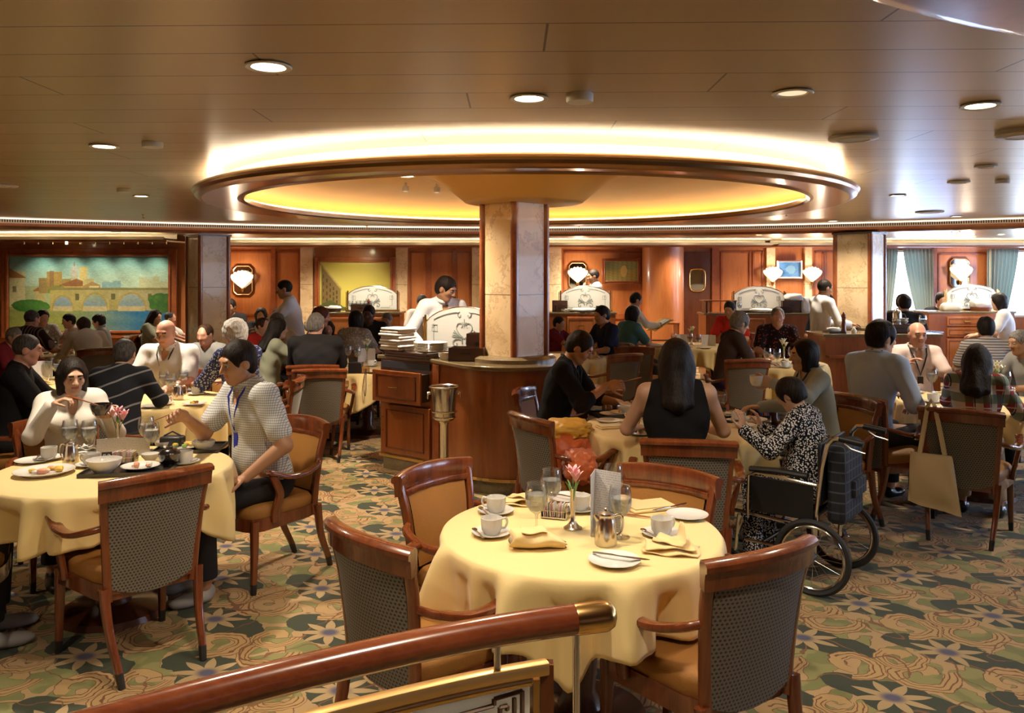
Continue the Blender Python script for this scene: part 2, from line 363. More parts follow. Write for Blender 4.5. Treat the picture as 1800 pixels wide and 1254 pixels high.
# ------------------------------------------------------------------ mesh helpers
class MB:
    def __init__(s): s.v = []; s.f = []; s.m = []; s.uv = {}
    def add(s, vs, fs, mi=0):
        b = len(s.v); s.v.extend([tuple(v) for v in vs])
        for f in fs: s.f.append(tuple(b + i for i in f)); s.m.append(mi)
        return s
    def box(s, c, d, mi=0, rz=0.0, taper=1.0):
        x, y, z = d[0] / 2, d[1] / 2, d[2] / 2
        vs = []
        for k, (sx, sy, sz) in enumerate([(-1, -1, -1), (1, -1, -1), (1, 1, -1), (-1, 1, -1), (-1, -1, 1), (1, -1, 1), (1, 1, 1), (-1, 1, 1)]):
            t = taper if sz < 0 else 1
            px, py = sx * x * t, sy * y * t
            vs.append((c[0] + px * math.cos(rz) - py * math.sin(rz), c[1] + px * math.sin(rz) + py * math.cos(rz), c[2] + sz * z))
        return s.add(vs, [(0, 3, 2, 1), (4, 5, 6, 7), (0, 1, 5, 4), (1, 2, 6, 5), (2, 3, 7, 6), (3, 0, 4, 7)], mi)
    def loft(s, rings, mi=0, cap=True, closed=True, loop=False):
        b = len(s.v); n = len(rings[0])
        for r in rings: s.v.extend([tuple(p) for p in r])
        R = len(rings)
        for i in range(R if loop else R - 1):
            i2 = (i + 1) % R
            for j in range(n if closed else n - 1):
                k = (j + 1) % n
                s.f.append((b + i * n + j, b + i * n + k, b + i2 * n + k, b + i2 * n + j)); s.m.append(mi)
        if cap and closed and not loop:
            s.f.append(tuple(b + j for j in range(n))[::-1]); s.m.append(mi)
            s.f.append(tuple(b + (R - 1) * n + j for j in range(n))); s.m.append(mi)
        return s
    def tube(s, pts, r, n=8, mi=0, cap=True, loop=False):
        pts = [Vector(p) for p in pts]; N = len(pts)
        rs = r if isinstance(r, (list, tuple)) else [r] * N
        rings = []; prev = None
        for i, p in enumerate(pts):
            a = pts[(i - 1) % N] if (i > 0 or loop) else p
            c = pts[(i + 1) % N] if (i < N - 1 or loop) else p
            t = (c - a).normalized()
            if prev is None:
                up = Vector((0, 0, 1)) if abs(t.z) < 0.9 else Vector((0, 1, 0))
                x = t.cross(up).normalized()
            else:
                x = (prev - t * prev.dot(t)).normalized()
            prev = x; y = t.cross(x)
            rings.append([p + (x * math.cos(2 * PI * j / n) + y * math.sin(2 * PI * j / n)) * rs[i] for j in range(n)])
        return s.loft(rings, mi, cap, True, loop)
    def bar(s, pts, w, h, side, mi=0, rnd_=0.25):          # flat bar: w along `side`, h across both; w and h may be lists
        pts = [Vector(p) for p in pts]; N = len(pts)
        ws = w if isinstance(w, (list, tuple)) else [w] * N
        hs = h if isinstance(h, (list, tuple)) else [h] * N
        sd = side if isinstance(side, list) else [Vector(side)] * N
        rings = []
        for i, p in enumerate(pts):
            t = (pts[min(i + 1, N - 1)] - pts[max(i - 1, 0)]).normalized()
            x = Vector(sd[i]); x = (x - t * x.dot(t)).normalized(); y = t.cross(x)
            a, c = ws[i] / 2, hs[i] / 2; q = min(a, c) * rnd_ * 2
            prof = [(a, c - q), (a - q * .3, c - q * .3), (a - q, c), (-a + q, c), (-a + q * .3, c - q * .3), (-a, c - q), (-a, -c + q), (-a + q * .3, -c + q * .3), (-a + q, -c), (a - q, -c), (a - q * .3, -c + q * .3), (a, -c + q)]
            rings.append([p + x * u + y * v for u, v in prof])
        return s.loft(rings, mi)
    def lathe(s, prof, n=24, mi=0, c=(0, 0, 0), cap=False):
        rings = [[(c[0] + r * math.cos(2 * PI * j / n), c[1] + r * math.sin(2 * PI * j / n), c[2] + z) for j in range(n)] for r, z in prof]
        return s.loft(rings, mi, cap)
    def ball(s, c, r, n=10, mi=0):
        rx, ry, rz = (r, r, r) if isinstance(r, (int, float)) else r
        rings = []
        for i in range(n + 1):
            a = -PI / 2 + PI * i / n; q = max(math.cos(a), 1e-3)
            rings.append([(c[0] + rx * q * math.cos(2 * PI * j / (2 * n)), c[1] + ry * q * math.sin(2 * PI * j / (2 * n)), c[2] + rz * math.sin(a)) for j in range(2 * n)])
        return s.loft(rings, mi)
    def prism(s, poly, z0, z1, mi=0):
        n = len(poly); b = len(s.v)
        s.v.extend([(x, y, z0) for x, y in poly] + [(x, y, z1) for x, y in poly])
        s.f.append(tuple(b + i for i in range(n))[::-1]); s.m.append(mi)
        s.f.append(tuple(b + n + i for i in range(n))); s.m.append(mi)
        for i in range(n):
            k = (i + 1) % n; s.f.append((b + i, b + k, b + n + k, b + n + i)); s.m.append(mi)
        return s
    def build(s, name, mats, parent=None, smooth=True, bevel=0.0, recalc=True, loc=None, rz=None, solid=0.0, sub=0, ang=40):
        me = bpy.data.meshes.new(name)
        me.from_pydata(s.v, [], s.f)
        if isinstance(mats, str): mats = [mats]
        for mm in mats: me.materials.append(MATS[mm])
        me.polygons.foreach_set('material_index', s.m)
        if recalc:
            bm = bmesh.new(); bm.from_mesh(me); bmesh.ops.recalc_face_normals(bm, faces=bm.faces); bm.to_mesh(me); bm.free()
        if smooth:
            me.polygons.foreach_set('use_smooth', [True] * len(me.polygons))
            try: me.set_sharp_from_angle(angle=math.radians(ang))
            except Exception: pass
        me.update()
        o = bpy.data.objects.new(name, me); COL.objects.link(o)
        if parent is not None: o.parent = parent
        if loc is not None: o.location = loc
        if rz is not None: o.rotation_euler = (0, 0, rz)
        if solid:
            md = o.modifiers.new('s', 'SOLIDIFY'); md.thickness = solid; md.offset = 0
        if bevel:
            md = o.modifiers.new('b', 'BEVEL'); md.width = bevel; md.segments = 2; md.limit_method = 'ANGLE'; md.angle_limit = math.radians(50)
        if sub:
            md = o.modifiers.new('u', 'SUBSURF'); md.levels = sub; md.render_levels = sub
        return o
def tag(o, label, cat, group=None):
    o['label'] = label; o['category'] = cat
    if group: o['group'] = group
    return o
def thing(name, label, cat, loc=(0, 0, 0), rz=0.0, group=None):
    o = bpy.data.objects.new(name, None); COL.objects.link(o)
    o.location = loc; o.rotation_euler = (0, 0, rz); o.empty_display_size = 0.1
    return tag(o, label, cat, group)
def struct(o):
    o['kind'] = 'structure'; return o
def dup(root, loc, rz=0.0, label=None, group=None, scale=None):
    r = root.copy(); COL.objects.link(r); r.location = loc; r.rotation_euler = (0, 0, rz)
    if label: r['label'] = label
    if group: r['group'] = group
    if scale is not None: r.scale = (scale,) * 3
    for ch in list(root.children):
        c = ch.copy(); COL.objects.link(c); c.parent = r
        for g in list(ch.children):
            d = g.copy(); COL.objects.link(d); d.parent = c
    return r
def bez(pts, n=12):                               # smooth curve through points (Catmull-Rom)
    P_ = [Vector(p) for p in pts]; P_ = [P_[0] * 2 - P_[1]] + P_ + [P_[-1] * 2 - P_[-2]]
    out = []
    for i in range(1, len(P_) - 2):
        for k in range(n):
            t = k / n; a, b_, c, d = P_[i - 1], P_[i], P_[i + 1], P_[i + 2]
            out.append(0.5 * ((2 * b_) + (c - a) * t + (2 * a - 5 * b_ + 4 * c - d) * t * t + (-a + 3 * b_ - 3 * c + d) * t ** 3))
    out.append(P_[-2]); return out

# ================================================================== the room
floor = MB().add([(-10, -3.5, 0), (11, -3.5, 0), (11, 17, 0), (-10, 17, 0)], [(0, 1, 2, 3)]).build('floor', 'carpet', smooth=False, recalc=False); struct(floor)
floor.name = 'floor'
ZC, CX, CY = 2.49, 0.10, 6.95                                       # ceiling height, centre of the ring
def bY(x): return 12.35 - 0.048 * x * x                            # edge of the main ceiling
# main ceiling with a round hole under the ring
b = MB(); n = 96; ring, out_ = [], []
for i in range(n):
    a = 2 * PI * i / n; c, s_ = math.cos(a), math.sin(a)
    ring.append((CX + 2.40 * c, CY + 2.40 * s_, ZC))
    t = 0.0
    while True:
        t += 0.02; x, y = CX + (2.4 + t) * c, CY + (2.4 + t) * s_
        if x < -9.9 or x > 10.9 or y < -3.4 or y > bY(x): break
    out_.append((x, y, ZC))
b.add(ring + out_, [(i, (i + 1) % n, n + (i + 1) % n, n + i) for i in range(n)])
# corner fillers
struct(b.build('ceiling', 'ceiling_panel', smooth=False, recalc=False))
cor = MB()
cor.add([(-10, -3.5, ZC + .004), (11, -3.5, ZC + .004), (11, 1.5, ZC + .004), (-10, 1.5, ZC + .004)], [(0, 1, 2, 3)])
for x0, x1 in ((-10, -5), (5, 11)):
    xs = [x0 + (x1 - x0) * i / 12 for i in range(13)]
    for i in range(12):
        cor.add([(xs[i], 1.5, ZC + .004), (xs[i + 1], 1.5, ZC + .004), (xs[i + 1], bY(xs[i + 1]), ZC + .004), (xs[i], bY(xs[i]), ZC + .004)], [(0, 1, 2, 3)])
struct(cor.build('ceiling', 'ceiling_panel', smooth=False, recalc=False))
# cornice with grille, wooden soffit beyond it
xs = [-10 + 21 * i / 84 for i in range(85)]
nor = []
for x in xs:
    g = Vector((0.096 * x, 1, 0)).normalized(); nor.append(g)
prof = [(0.0, ZC), (0.0, 2.435), (-0.035, 2.425), (-0.04, 2.395), (0.0, 2.37), (0.02, 2.362), (0.18, 2.362), (0.19, 2.385), (0.24, 2.385), (0.24, 2.46)]
def swept(idx, name, mat, uv=False):
    mb = MB(); pts = [prof[k] for k in idx]
    rows = [[(x + g.x * o, bY(x) + g.y * o, z) for o, z in pts] for x, g in zip(xs, nor)]
    mb.loft(rows, 0, False, closed=False)
    ob = mb.build(name, mat, recalc=False)
    if uv:
        me = ob.data; l = me.uv_layers.new(name='UVMap'); arc = [0]
        for i in range(1, len(rows)): arc.append(arc[-1] + (Vector(rows[i][0]) - Vector(rows[i - 1][0])).length)
        k = len(pts)
        for lp in me.loops:
            vi = lp.vertex_index; l.data[lp.index].uv = (arc[vi // k], (vi % k) / (k - 1))
    return struct(ob)
swept([0, 1], 'trim_1', 'grille', True)
swept([1, 2, 3, 4, 5], 'trim_2', 'wood_trim')
m_ = MB(); m_.loft([[(x + g.x * o_, bY(x) + g.y * o_, z_) for o_, z_ in ((-.16, 2.486), (-.15, 2.476), (-.10, 2.476), (-.09, 2.486))] for x, g in zip(xs, nor)], 0, False, closed=False)
tag(m_.build('cove_light', 'strip_glow', recalc=False), 'long curved cream light strip in the ceiling above the grille', 'light')
swept([5, 6, 7, 8, 9], 'trim_3', 'wood_trim')
# ceiling beyond the soffit
b = MB(); Z2 = 2.455
for i in range(84):
    a0, a1 = xs[i], xs[i + 1]
    b.add([(a0, bY(a0) + .2, Z2), (a1, bY(a1) + .2, Z2), (a1, 17, Z2), (a0, 17, Z2)], [(0, 1, 2, 3)])
struct(b.build('ceiling', 'ceiling_panel', smooth=False, recalc=False))
# a cove strip in front of the far wall: a dropped cream ledge, lit from a trough
def far_y(x): return 15.35 if x > -5.0 else 13.0
def cove(x0, x1, y, nm, k):
    m_ = MB()
    m_.loft([[(x, y - .38, 2.455), (x, y - .38, 2.375), (x, y - .86, 2.370), (x, y - .88, 2.392), (x, y - .90, 2.392), (x, y - .90, 2.35), (x, y, 2.34)] for x in (x0, x1)], 0, False, closed=False)
    struct(m_.build('trim_%d' % k, 'cream_paint', recalc=False))
    mm = MB().box(((x0 + x1) / 2, y - .40, 2.333), (x1 - x0, .80, .03)); struct(mm.build('trim_%d' % (k + 1), 'wood_trim'))
    g = MB().box(((x0 + x1) / 2, y - .80, 2.378), (x1 - x0 - .2, .04, .012))
    o = g.build('cove_light', 'far_cove_glow'); tag(o, nm, 'light')
    return o
cove(-9.9, -5.55, 14.0, 'long cove light strip above the bridge mural', 4)
cove(-5.5, 4.9, 16.3, 'long cove light strip above the far wood panelled wall', 6)
cove(5.0, 10.9, 16.3, 'cove light strip above the curtained far windows', 8)

# ------------------------------------------------------------------ the big ring under the ceiling
NR = 128
def ringmesh(name, prof, mat, c=(CX, CY), n=NR):
    m_ = MB().lathe(prof, n, 0, (c[0], c[1], 0)); o = m_.build(name, mat, recalc=False, ang=35); return struct(o)
ringmesh('trim_10', [(2.40, ZC), (2.40, 2.372)], 'white_paint')
ringmesh('trim_11', [(2.40, 2.372), (2.545, 2.372), (2.555, 2.400), (2.585, 2.412), (2.610, 2.400), (2.620, 2.385), (2.605, 2.372), (2.600, 2.352), (2.575, 2.338), (2.55, 2.332)], 'bronze')
ringmesh('trim_12', [(2.55, 2.332), (2.30, 2.345)], 'bronze')
ringmesh('trim_13', [(2.30, 2.345), (2.275, 2.335), (2.25, 2.345), (2.245, 2.375), (2.27, 2.385), (2.37, 2.385)], 'bronze')
ringmesh('trim_14', [(2.395, 2.385), (2.39, 2.44), (2.33, 2.50), (2.15, 2.565), (1.7, 2.61), (1.1, 2.63), (0.92, 2.625)], 'gold_plaster')
ringmesh('trim_15', [(0.92, 2.625), (0.80, 2.60), (0.70, 2.545), (0.60, 2.46), (0.52, 2.395), (0.50, 2.378), (0.47, 2.370), (0.0, 2.370)], 'gold_plaster', n=64)
o = MB().lathe([(2.47, 2.380), (2.50, 2.380), (2.50, 2.392), (2.47, 2.392), (2.47, 2.380)], 96, 0, (CX, CY, 0)).build('cove_light', 'cove_glow')
tag(o, 'glowing ring shaped cove light on top of the round bronze ceiling ring', 'light')
o = MB().lathe([(2.315, 2.392), (2.345, 2.392), (2.345, 2.402), (2.315, 2.402), (2.315, 2.392)], 96, 0, (CX, CY, 0)).build('cove_light', 'dome_glow')
tag(o, 'amber cove light hidden inside the golden dome', 'light')
# the second ring, nearly out of the picture at upper right
C2 = (2.24, -0.38)
ringmesh('trim_16', [(2.30, ZC), (2.42, 2.372), (2.55, 2.40), (2.61, 2.400), (2.615, 2.378), (2.60, 2.345), (2.55, 2.332), (0.1, 2.332)], 'wood_trim', C2, 96)

# ------------------------------------------------------------------ marble pillars with wooden corners
def pillar(x, y, side, top, z0=0.0, name='pillar'):
    t = bpy.data.objects.new(name, None); COL.objects.link(t); t.location = (x, y, 0); t.rotation_euler = (0, 0, PI / 4); struct(t)
    h = side / 2; MB().box((0, 0, (top + z0) / 2), (side, side, top - z0)).build('marble_face', 'marble', t, smooth=False)
    for sx in (-1, 1):
        for sy in (-1, 1):
            MB().tube([(sx * (h - .012), sy * (h - .012), z0), (sx * (h - .012), sy * (h - .012), top)], 0.034, 12).build('corner_post', 'wood_trim', t)
    MB().box((0, 0, top - .012), (side + .05, side + .05, .024)).build('collar', 'frame_dark', t)
    return t
pillar(0.02, 7.05, 0.40, 2.40, z0=1.085)
pl = pillar(-4.42, 11.95, 0.44, 2.36)
pr = pillar(4.83, 11.42, 0.50, 2.36, z0=0)

# ------------------------------------------------------------------ walls
def wall(name, pts, mat, z0=0, z1=2.47):
    m_ = MB()
    for (a, c) in zip(pts[:-1], pts[1:]):
        m_.add([(a[0], a[1], z0), (c[0], c[1], z0), (c[0], c[1], z1), (a[0], a[1], z1)], [(0, 1, 2, 3)])
    return struct(m_.build(name, mat, smooth=False, recalc=False))
wall('wall_back', [(11, -3.5), (-10, -3.5)], 'wood_panel', z1=2.5)
wall('wall_left', [(-10, -3.5), (-10, 14.0)], 'wood_panel', z1=2.5)
wall('wall_far_left', [(-10, 14.0), (-5.54, 14.0), (-5.9, 16.36)], 'wood_panel')
# far wall, with two window openings on the right
WY = 16.3
def wallbox(name, x0, x1, z0, z1, mat='wood_panel', y=WY, t=.06):
    return struct(MB().box(((x0 + x1) / 2, y + t / 2, (z0 + z1) / 2), (x1 - x0, t, z1 - z0)).build(name, mat, smooth=False))
def fx(px, Y=WY): return (px - HX) / F * Y
W1 = (fx(1556), fx(1622)); W2 = (fx(1742), fx(1860))
wallbox('wall_far', -6.0, W1[0], 0, 2.47); wallbox('wall_far', W1[1], W2[0], 0, 2.47); wallbox('wall_far', W2[1], 11, 0, 2.47)
for k, (a, c) in enumerate((W1, W2)):
    wallbox('wall_far', a, c, 0, 0.95); wallbox('wall_far', a, c, 2.28, 2.47)
    wn_ = bpy.data.objects.new('window_%d' % (k + 1), None); COL.objects.link(wn_); wn_.location = ((a + c) / 2, WY, 0.95); struct(wn_)
    ww = c - a
    MB().box((0, .03, .02), (ww, .08, .04)).box((0, .03, 1.31), (ww, .08, .04)).box((-ww / 2 + .02, .03, .66), (.04, .08, 1.3)).box((ww / 2 - .02, .03, .66), (.04, .08, 1.3)).build('window_frame', 'white_paint', wn_)
    MB().box((0, .04, .66), (ww - .08, .006, 1.26)).build('window_pane', 'glass', wn_)
o = MB().add([(6.5, 17.4, 0.2), (12, 17.4, 0.2), (12, 17.4, 3), (6.5, 17.4, 3)], [(0, 1, 2, 3)]).build('sky_backdrop', 'sky_panel', recalc=False); struct(o)
# right wall with a row of windows (their daylight falls across the ceiling)
m_ = MB(); ywin = [(1.9, 4.1), (5.4, 7.6), (8.9, 11.1), (12.4, 14.6)]
segs = [-3.5] + [v for p_ in ywin for v in p_] + [16.3]
for i in range(0, len(segs), 2):
    m_.box((11.03, (segs[i] + segs[i + 1]) / 2, 1.25), (.06, segs[i + 1] - segs[i], 2.5))
for a, c in ywin:
    m_.box((11.03, (a + c) / 2, .45), (.06, c - a, .9)); m_.box((11.03, (a + c) / 2, 2.35), (.06, c - a, .3))
struct(m_.build('wall_right', 'wood_panel', smooth=False))
for k, (a, c) in enumerate(ywin):
    wn_ = bpy.data.objects.new('window_%d' % (k + 3), None); COL.objects.link(wn_); wn_.location = (11.03, (a + c) / 2, 0.9); struct(wn_)
    MB().box((0, 0, .65), (.006, c - a, 1.3)).build('window_pane', 'glass', wn_)
    MB().box((0, 0, .65), (.05, .05, 1.3)).build('window_frame', 'white_paint', wn_)
o = MB().add([(12, 0, 0), (12, 17, 0), (12, 17, 3), (12, 0, 3)], [(0, 3, 2, 1)]).build('sky_backdrop', 'sky_panel', recalc=False); struct(o)

# panelling, pilasters and doors on the far wall
TR = [20]
def panel(x0, x1, z0, z1, y=WY, mat='wood_panel', fr='wood_trim', fw=.035):
    m2 = MB(); cx = (x0 + x1) / 2; cz = (z0 + z1) / 2
    for (a, c_, d) in (((cx, y - .012, z0), None, (x1 - x0, .024, fw)), ((cx, y - .012, z1), None, (x1 - x0, .024, fw)), ((x0, y - .012, cz), None, (fw, .024, z1 - z0 + fw)), ((x1, y - .012, cz), None, (fw, .024, z1 - z0 + fw))):
        m2.box(a, d)
    o = m2.build('trim_%d' % TR[0], fr); TR[0] += 1; return struct(o)
def pilaster(x0, x1, mat='marble', y=WY, d=.10, z1=2.33):
    o = MB().box(((x0 + x1) / 2, y - d / 2, z1 / 2), (x1 - x0, d, z1)).build('trim_%d' % TR[0], mat, smooth=False); TR[0] += 1; return struct(o)
for a, c in ((398, 478), (486, 526), (722, 750), (757, 796), (802, 826)): panel(fx(a), fx(c), 1.0, 2.24)
pilaster(fx(477), fx(485), 'wood_trim', d=.04); pilaster(fx(530), fx(552)); pilaster(fx(697), fx(717))
pilaster(fx(750), fx(757), 'wood_trim', d=.03); pilaster(fx(796), fx(802), 'wood_trim', d=.03); pilaster(fx(830), fx(850))
pilaster(fx(962), fx(986)); panel(fx(992), fx(1130), 1.0, 2.24)
pilaster(fx(1250), fx(1262), 'wood_trim', d=.08)
for a, c in ((1268, 1318), (1324, 1340), (1432, 1446), (1450, 1500)): panel(fx(a), fx(c), 0.9, 2.24)
pilaster(fx(1345), fx(1360)); pilaster(fx(1412), fx(1424)); pilaster(fx(1640), fx(1646), 'wood_trim', d=.03)
panel(fx(1650), fx(1732), 1.0, 2.2)
# dado rail on the walls
struct(MB().box((0, WY - .02, .95), (10, .04, .06)).build('trim_18', 'wood_trim'))
struct(MB().box((-7.8, 13.98, .72), (4.4, .04, .06)).build('trim_19', 'wood_trim'))
# round wooden bulge beside the door
o = MB().lathe([(.40, 0), (.40, 2.34)], 40, 0, (fx(1168, 15.9), 16.05, 0)).build('pillar', 'wood_panel'); struct(o)
for px in (1138, 1198):
    struct(MB().tube([(fx(px, 15.9), 15.95, 0), (fx(px, 15.9), 15.95, 2.33)], .03, 10).build('trim_%d' % TR[0], 'bronze')); TR[0] += 1
# dark door with a round-cornered porthole
dr = bpy.data.objects.new('door_1', None); COL.objects.link(dr); dr.location = (fx(1224), WY - .05, 0); struct(dr)
MB().box((0, 0, 1.12), (.50, .05, 2.24)).build('door_leaf', 'wood_dark', dr)
pm = []
for a in range(24):
    t_ = 2 * PI * a / 24; c_, s_ = math.cos(t_), math.sin(t_)
    pm.append((math.copysign(abs(c_) ** .5, c_), math.copysign(abs(s_) ** .5, s_)))
MB().tube([(.155 * u, -.035, 1.69 + .22 * v) for u, v in pm], .016, 8, loop=True).build('porthole_frame', 'brass', dr)
m2 = MB(); m2.add([(.155 * u, -.03, 1.69 + .22 * v) for u, v in pm], [tuple(range(24))]); m2.build('porthole_glass', 'mirror', dr, recalc=False)
# baseboards
struct(MB().box((-7.8, 13.97, .06), (4.4, .03, .12)).build('baseboard_left', 'wood_trim'))
struct(MB().box((1, WY - .02, .06), (12, .03, .12)).build('baseboard_far', 'wood_trim'))

# ------------------------------------------------------------------ paintings
def painting(fn, w_, h_, nx, ny, name, parent):
    m2 = MB(); vs = [((i / nx - .5) * w_, -.012, (j / ny - .5) * h_) for j in range(ny + 1) for i in range(nx + 1)]
    fs = [(j * (nx + 1) + i, j * (nx + 1) + i + 1, (j + 1) * (nx + 1) + i + 1, (j + 1) * (nx + 1) + i) for j in range(ny) for i in range(nx)]
    m2.add(vs, fs); o = m2.build(name, 'painting', parent, smooth=False, recalc=False)
    u, v = np.meshgrid(np.linspace(0, 1, nx + 1), np.linspace(0, 1, ny + 1))
    c = fn(u, v).reshape(-1, 3)
    ca = o.data.color_attributes.new('Col', 'FLOAT_COLOR', 'POINT')
    d = np.ones((len(c), 4), np.float32); d[:, :3] = np.clip(c, 0, 1); ca.data.foreach_set('color', d.ravel()); return o
def nz(u, v, s, seed=0):
    r = np.random.RandomState(seed); out = np.zeros_like(u)
    for k in range(6):
        a, b_, p_ = r.uniform(-1, 1) * s * (1 + .5 * k), r.uniform(-1, 1) * s * (1 + .5 * k), r.uniform(0, 6.3)
        out += np.sin(a * u + b_ * v + p_) / (1 + .4 * k)
    return out / 3
def lay(img, mask, col):
    if not isinstance(col, np.ndarray): col = np.array(col)
    m_ = mask[..., None].astype(float) if mask.dtype == bool else mask[..., None]
    return img * (1 - m_) + col * m_
def bridge_mural(u, v):                              # v = 1 at the top
    n1, n2 = nz(u, v, 14, 1), nz(u * 2.2, v, 40, 2)
    sky = np.stack([.26 + .22 * np.exp(-((v - .62) / .25) ** 2) + .05 * n1, .50 + .10 * np.exp(-((v - .62) / .25) ** 2) + .04 * n1, .42 + .02 * n1 + .06 * v], -1)
    img = sky
    img = lay(img, (v < .66 + .02 * n2) & (v > .5) & (u > .58) & (u < .70), (.30, .44, .42))
    for (a, c, t) in ((.81, .86, .72), (.86, .93, .69), (.90, .94, .73), (.93, 1, .66)):
        img = lay(img, (u > a) & (u < c) & (v < t), (.50, .52, .34))
    img = lay(img, (v < .60) & (u > .0) & (u < .27), (.42, .46, .26))
    # houses on the left bank
    img = lay(img, (u < .10) & (v < .80) & (v > .3), (.60, .56, .34))
    img = lay(img, (v < .84 - (u) * 1.2) & (u < .105) & (v > .71), (.36, .19, .09))
    img = lay(img, (u > .02) & (u < .045) & (v > .52) & (v < .60), (.22, .20, .12))
    img = lay(img, (u > .16) & (u < .22) & (v < .54 + (.01)) & (v > .3), (.50, .44, .22))
    img = lay(img, (u > .15) & (u < .225) & (v < .59 - abs(u - .185) * 1.4) & (v > .53), (.36, .19, .09))
    # castle and cathedral
    for (a, c, t, col) in ((.185, .25, .71, (.34, .26, .12)), (.235, .33, .79, (.42, .30, .12)), (.25, .28, .80, (.30, .20, .10)), (.33, .40, .70, (.36, .28, .12)), (.44, .49, .86, (.58, .50, .24)), (.385, .43, .80, (.48, .46, .34)), (.47, .53, .70, (.50, .44, .22))):
        img = lay(img, (u > a) & (u < c) & (v < t) & (v > .5), np.array(col))
    img = lay(img, ((u - .407) / .024) ** 2 + ((v - .81) / .07) ** 2 < 1, (.50, .50, .42))
    img = lay(img, (abs(u - .407) < .003) & (v > .86) & (v < .93), (.30, .30, .25))
    img = lay(img, (u > .31) & (u < .46) & (v > .57) & (v < .70 - abs(u - .42) * .8), (.30, .16, .08))
    img = lay(img, (u > .34) & (u < .46) & (v > .5) & (v < .60), (.50, .36, .15))
    img = lay(img, (u > .46) & (u < .57) & (v > .57) & (v < .66 - abs(u - .52) * 1.0), (.40, .28, .14))
    img = lay(img, (u > .50) & (u < .56) & (v > .53) & (v < .605), (.62, .56, .30))
    img = lay(img, (v < .60 + .03 * n2) & (v > .5) & (u > .24) & (u < .34), (.24, .27, .09))
    # water
    wt = v < .275 + .01 * n1
    wcol = np.stack([.30 - .22 * np.clip((u - .35) * 2.2, 0, 1) + .05 * n2, .33 - .12 * np.clip((u - .35) * 2.2, 0, 1) + .04 * n2, .11 + .22 * np.clip((u - .35) * 2.2, 0, 1) + .02 * n1], -1)
    img = lay(img, v < .32, (.40, .36, .16)); img = lay(img, wt, wcol)
    # bridge
    br = (v > .27) & (v < .565 + .012 * np.cos((u - .6) * 5)) & (u > .255)
    img = lay(img, br, np.stack([.46 + .05 * n2 - .12 * (u - .3), .40 + .04 * n2 - .06 * (u - .3), .17 + .03 * n2 + .06 * (u - .3)], -1))
    img = lay(img, (v > .545) & (v < .575) & (u > .255), (.26, .24, .11))
    for (cx, rw, rh) in ((.335, .062, .185), (.535, .075, .215), (.765, .085, .22)):
        e = ((u - cx) / rw) ** 2 + ((v - .275) / rh) ** 2
        img = lay(img, (e < 1.25) & (v > .275), (.40, .32, .12)); img = lay(img, (e < 1) & (v > .26), np.stack([.22 + .5 * (v - .26), .32 + .3 * (v - .26), .36 - .1 * n1], -1))
        img = lay(img, (e < 1) & (v < .33) & (v > .26), (.50, .44, .26))
    for cx in (.425, .65, .88):
        img = lay(img, (abs(u - cx) < .012) & (v > .41) & (v < .50), (.16, .15, .07))
    img = lay(img, (abs(u - .65) < .026) & (v < .42) & (v > .27), (.36, .32, .14))
    # foliage
    img = lay(img, ((u - .13) / .12) ** 2 + ((v - .33) / .09) ** 2 < 1 + .3 * n2, np.stack([.08 + .05 * n2, .20 + .06 * n2, .05 + .02 * n2], -1))
    img = lay(img, ((u - .96) / .09) ** 2 + ((v - .38) / .13) ** 2 < 1 + .3 * n2, np.stack([.07 + .04 * n2, .17 + .05 * n2, .05 + 0 * n2], -1))
    r = np.random.RandomState(3); g = r.rand(*u.shape); 
    for _ in range(2): g = (g + np.roll(g, 1, 1) + np.roll(g, 2, 1) + np.roll(g, -1, 1) + np.roll(g, 1, 0)) / 5
    g = (g - g.mean()) / g.std(); big = nz(u * 1.3, v, 30, 12)
    img = img * (.80 + .05 * g + .07 * big)[..., None]; lum = img.mean(-1, keepdims=True); return np.clip(lum + (img - lum) * 1.15, 0, 1) ** 1.12
def street_picture(u, v):
    n1 = nz(u, v, 9, 5)
    img = np.stack([.42 + .10 * v + .04 * n1, .36 + .10 * v + .04 * n1, .06 + .04 * v], -1)
    img = lay(img, (v < 1.0 - u * 1.5) & (u < .30) & (u > .02), np.stack([.17 + .05 * n1, .12 + .04 * n1, .035 + .01 * n1], -1))
    img = lay(img, (v < 1.0 - u * 1.5) & (v > .96 - u * 1.5) & (u < .31), (.34, .27, .09))
    for k in range(6):
        for c_ in range(5):
            cu = .05 + c_ * .047; cv = .82 - cu * 1.5 - k * .125 * (1 - c_ * .08)
            img = lay(img, (abs(u - cu) < .010) & (abs(v - cv) < .030), (.05, .035, .012))
    img = lay(img, (v < .34 - abs(u - .15) * .7 + .03 * nz(u, v, 60, 3)), (.07, .08, .02))
    img = lay(img, (v < .42 - abs(u - .95) * 2.2) & (u > .84), (.20, .20, .10))
    return lay(img, v < .12, (.30, .26, .08))
def park_picture(u, v):
    n1, n2 = nz(u, v, 16, 8), nz(u, v, 45, 9)
    img = np.stack([.32 + .14 * n2, .27 + .10 * n2, .07 + .03 * n1], -1)
    img = lay(img, (v > .6 + .1 * n1), np.stack([.22 + .08 * n2, .25 + .08 * n2, .09 + 0 * n2], -1))
    return lay(img, (((u - .58) / .10) ** 2 + ((v - .5) / .3) ** 2 < 1), (.55, .40, .12))
def blue_chart(u, v):
    n1 = nz(u, v, 12, 4)
    img = np.stack([.06 + .02 * n1, .17 + .03 * n1, .38 + .05 * n1], -1)
    return lay(img, (((u - .55) / .22) ** 2 + ((v - .5) / .28) ** 2 < 1 + .5 * n1), (.14, .28, .42))
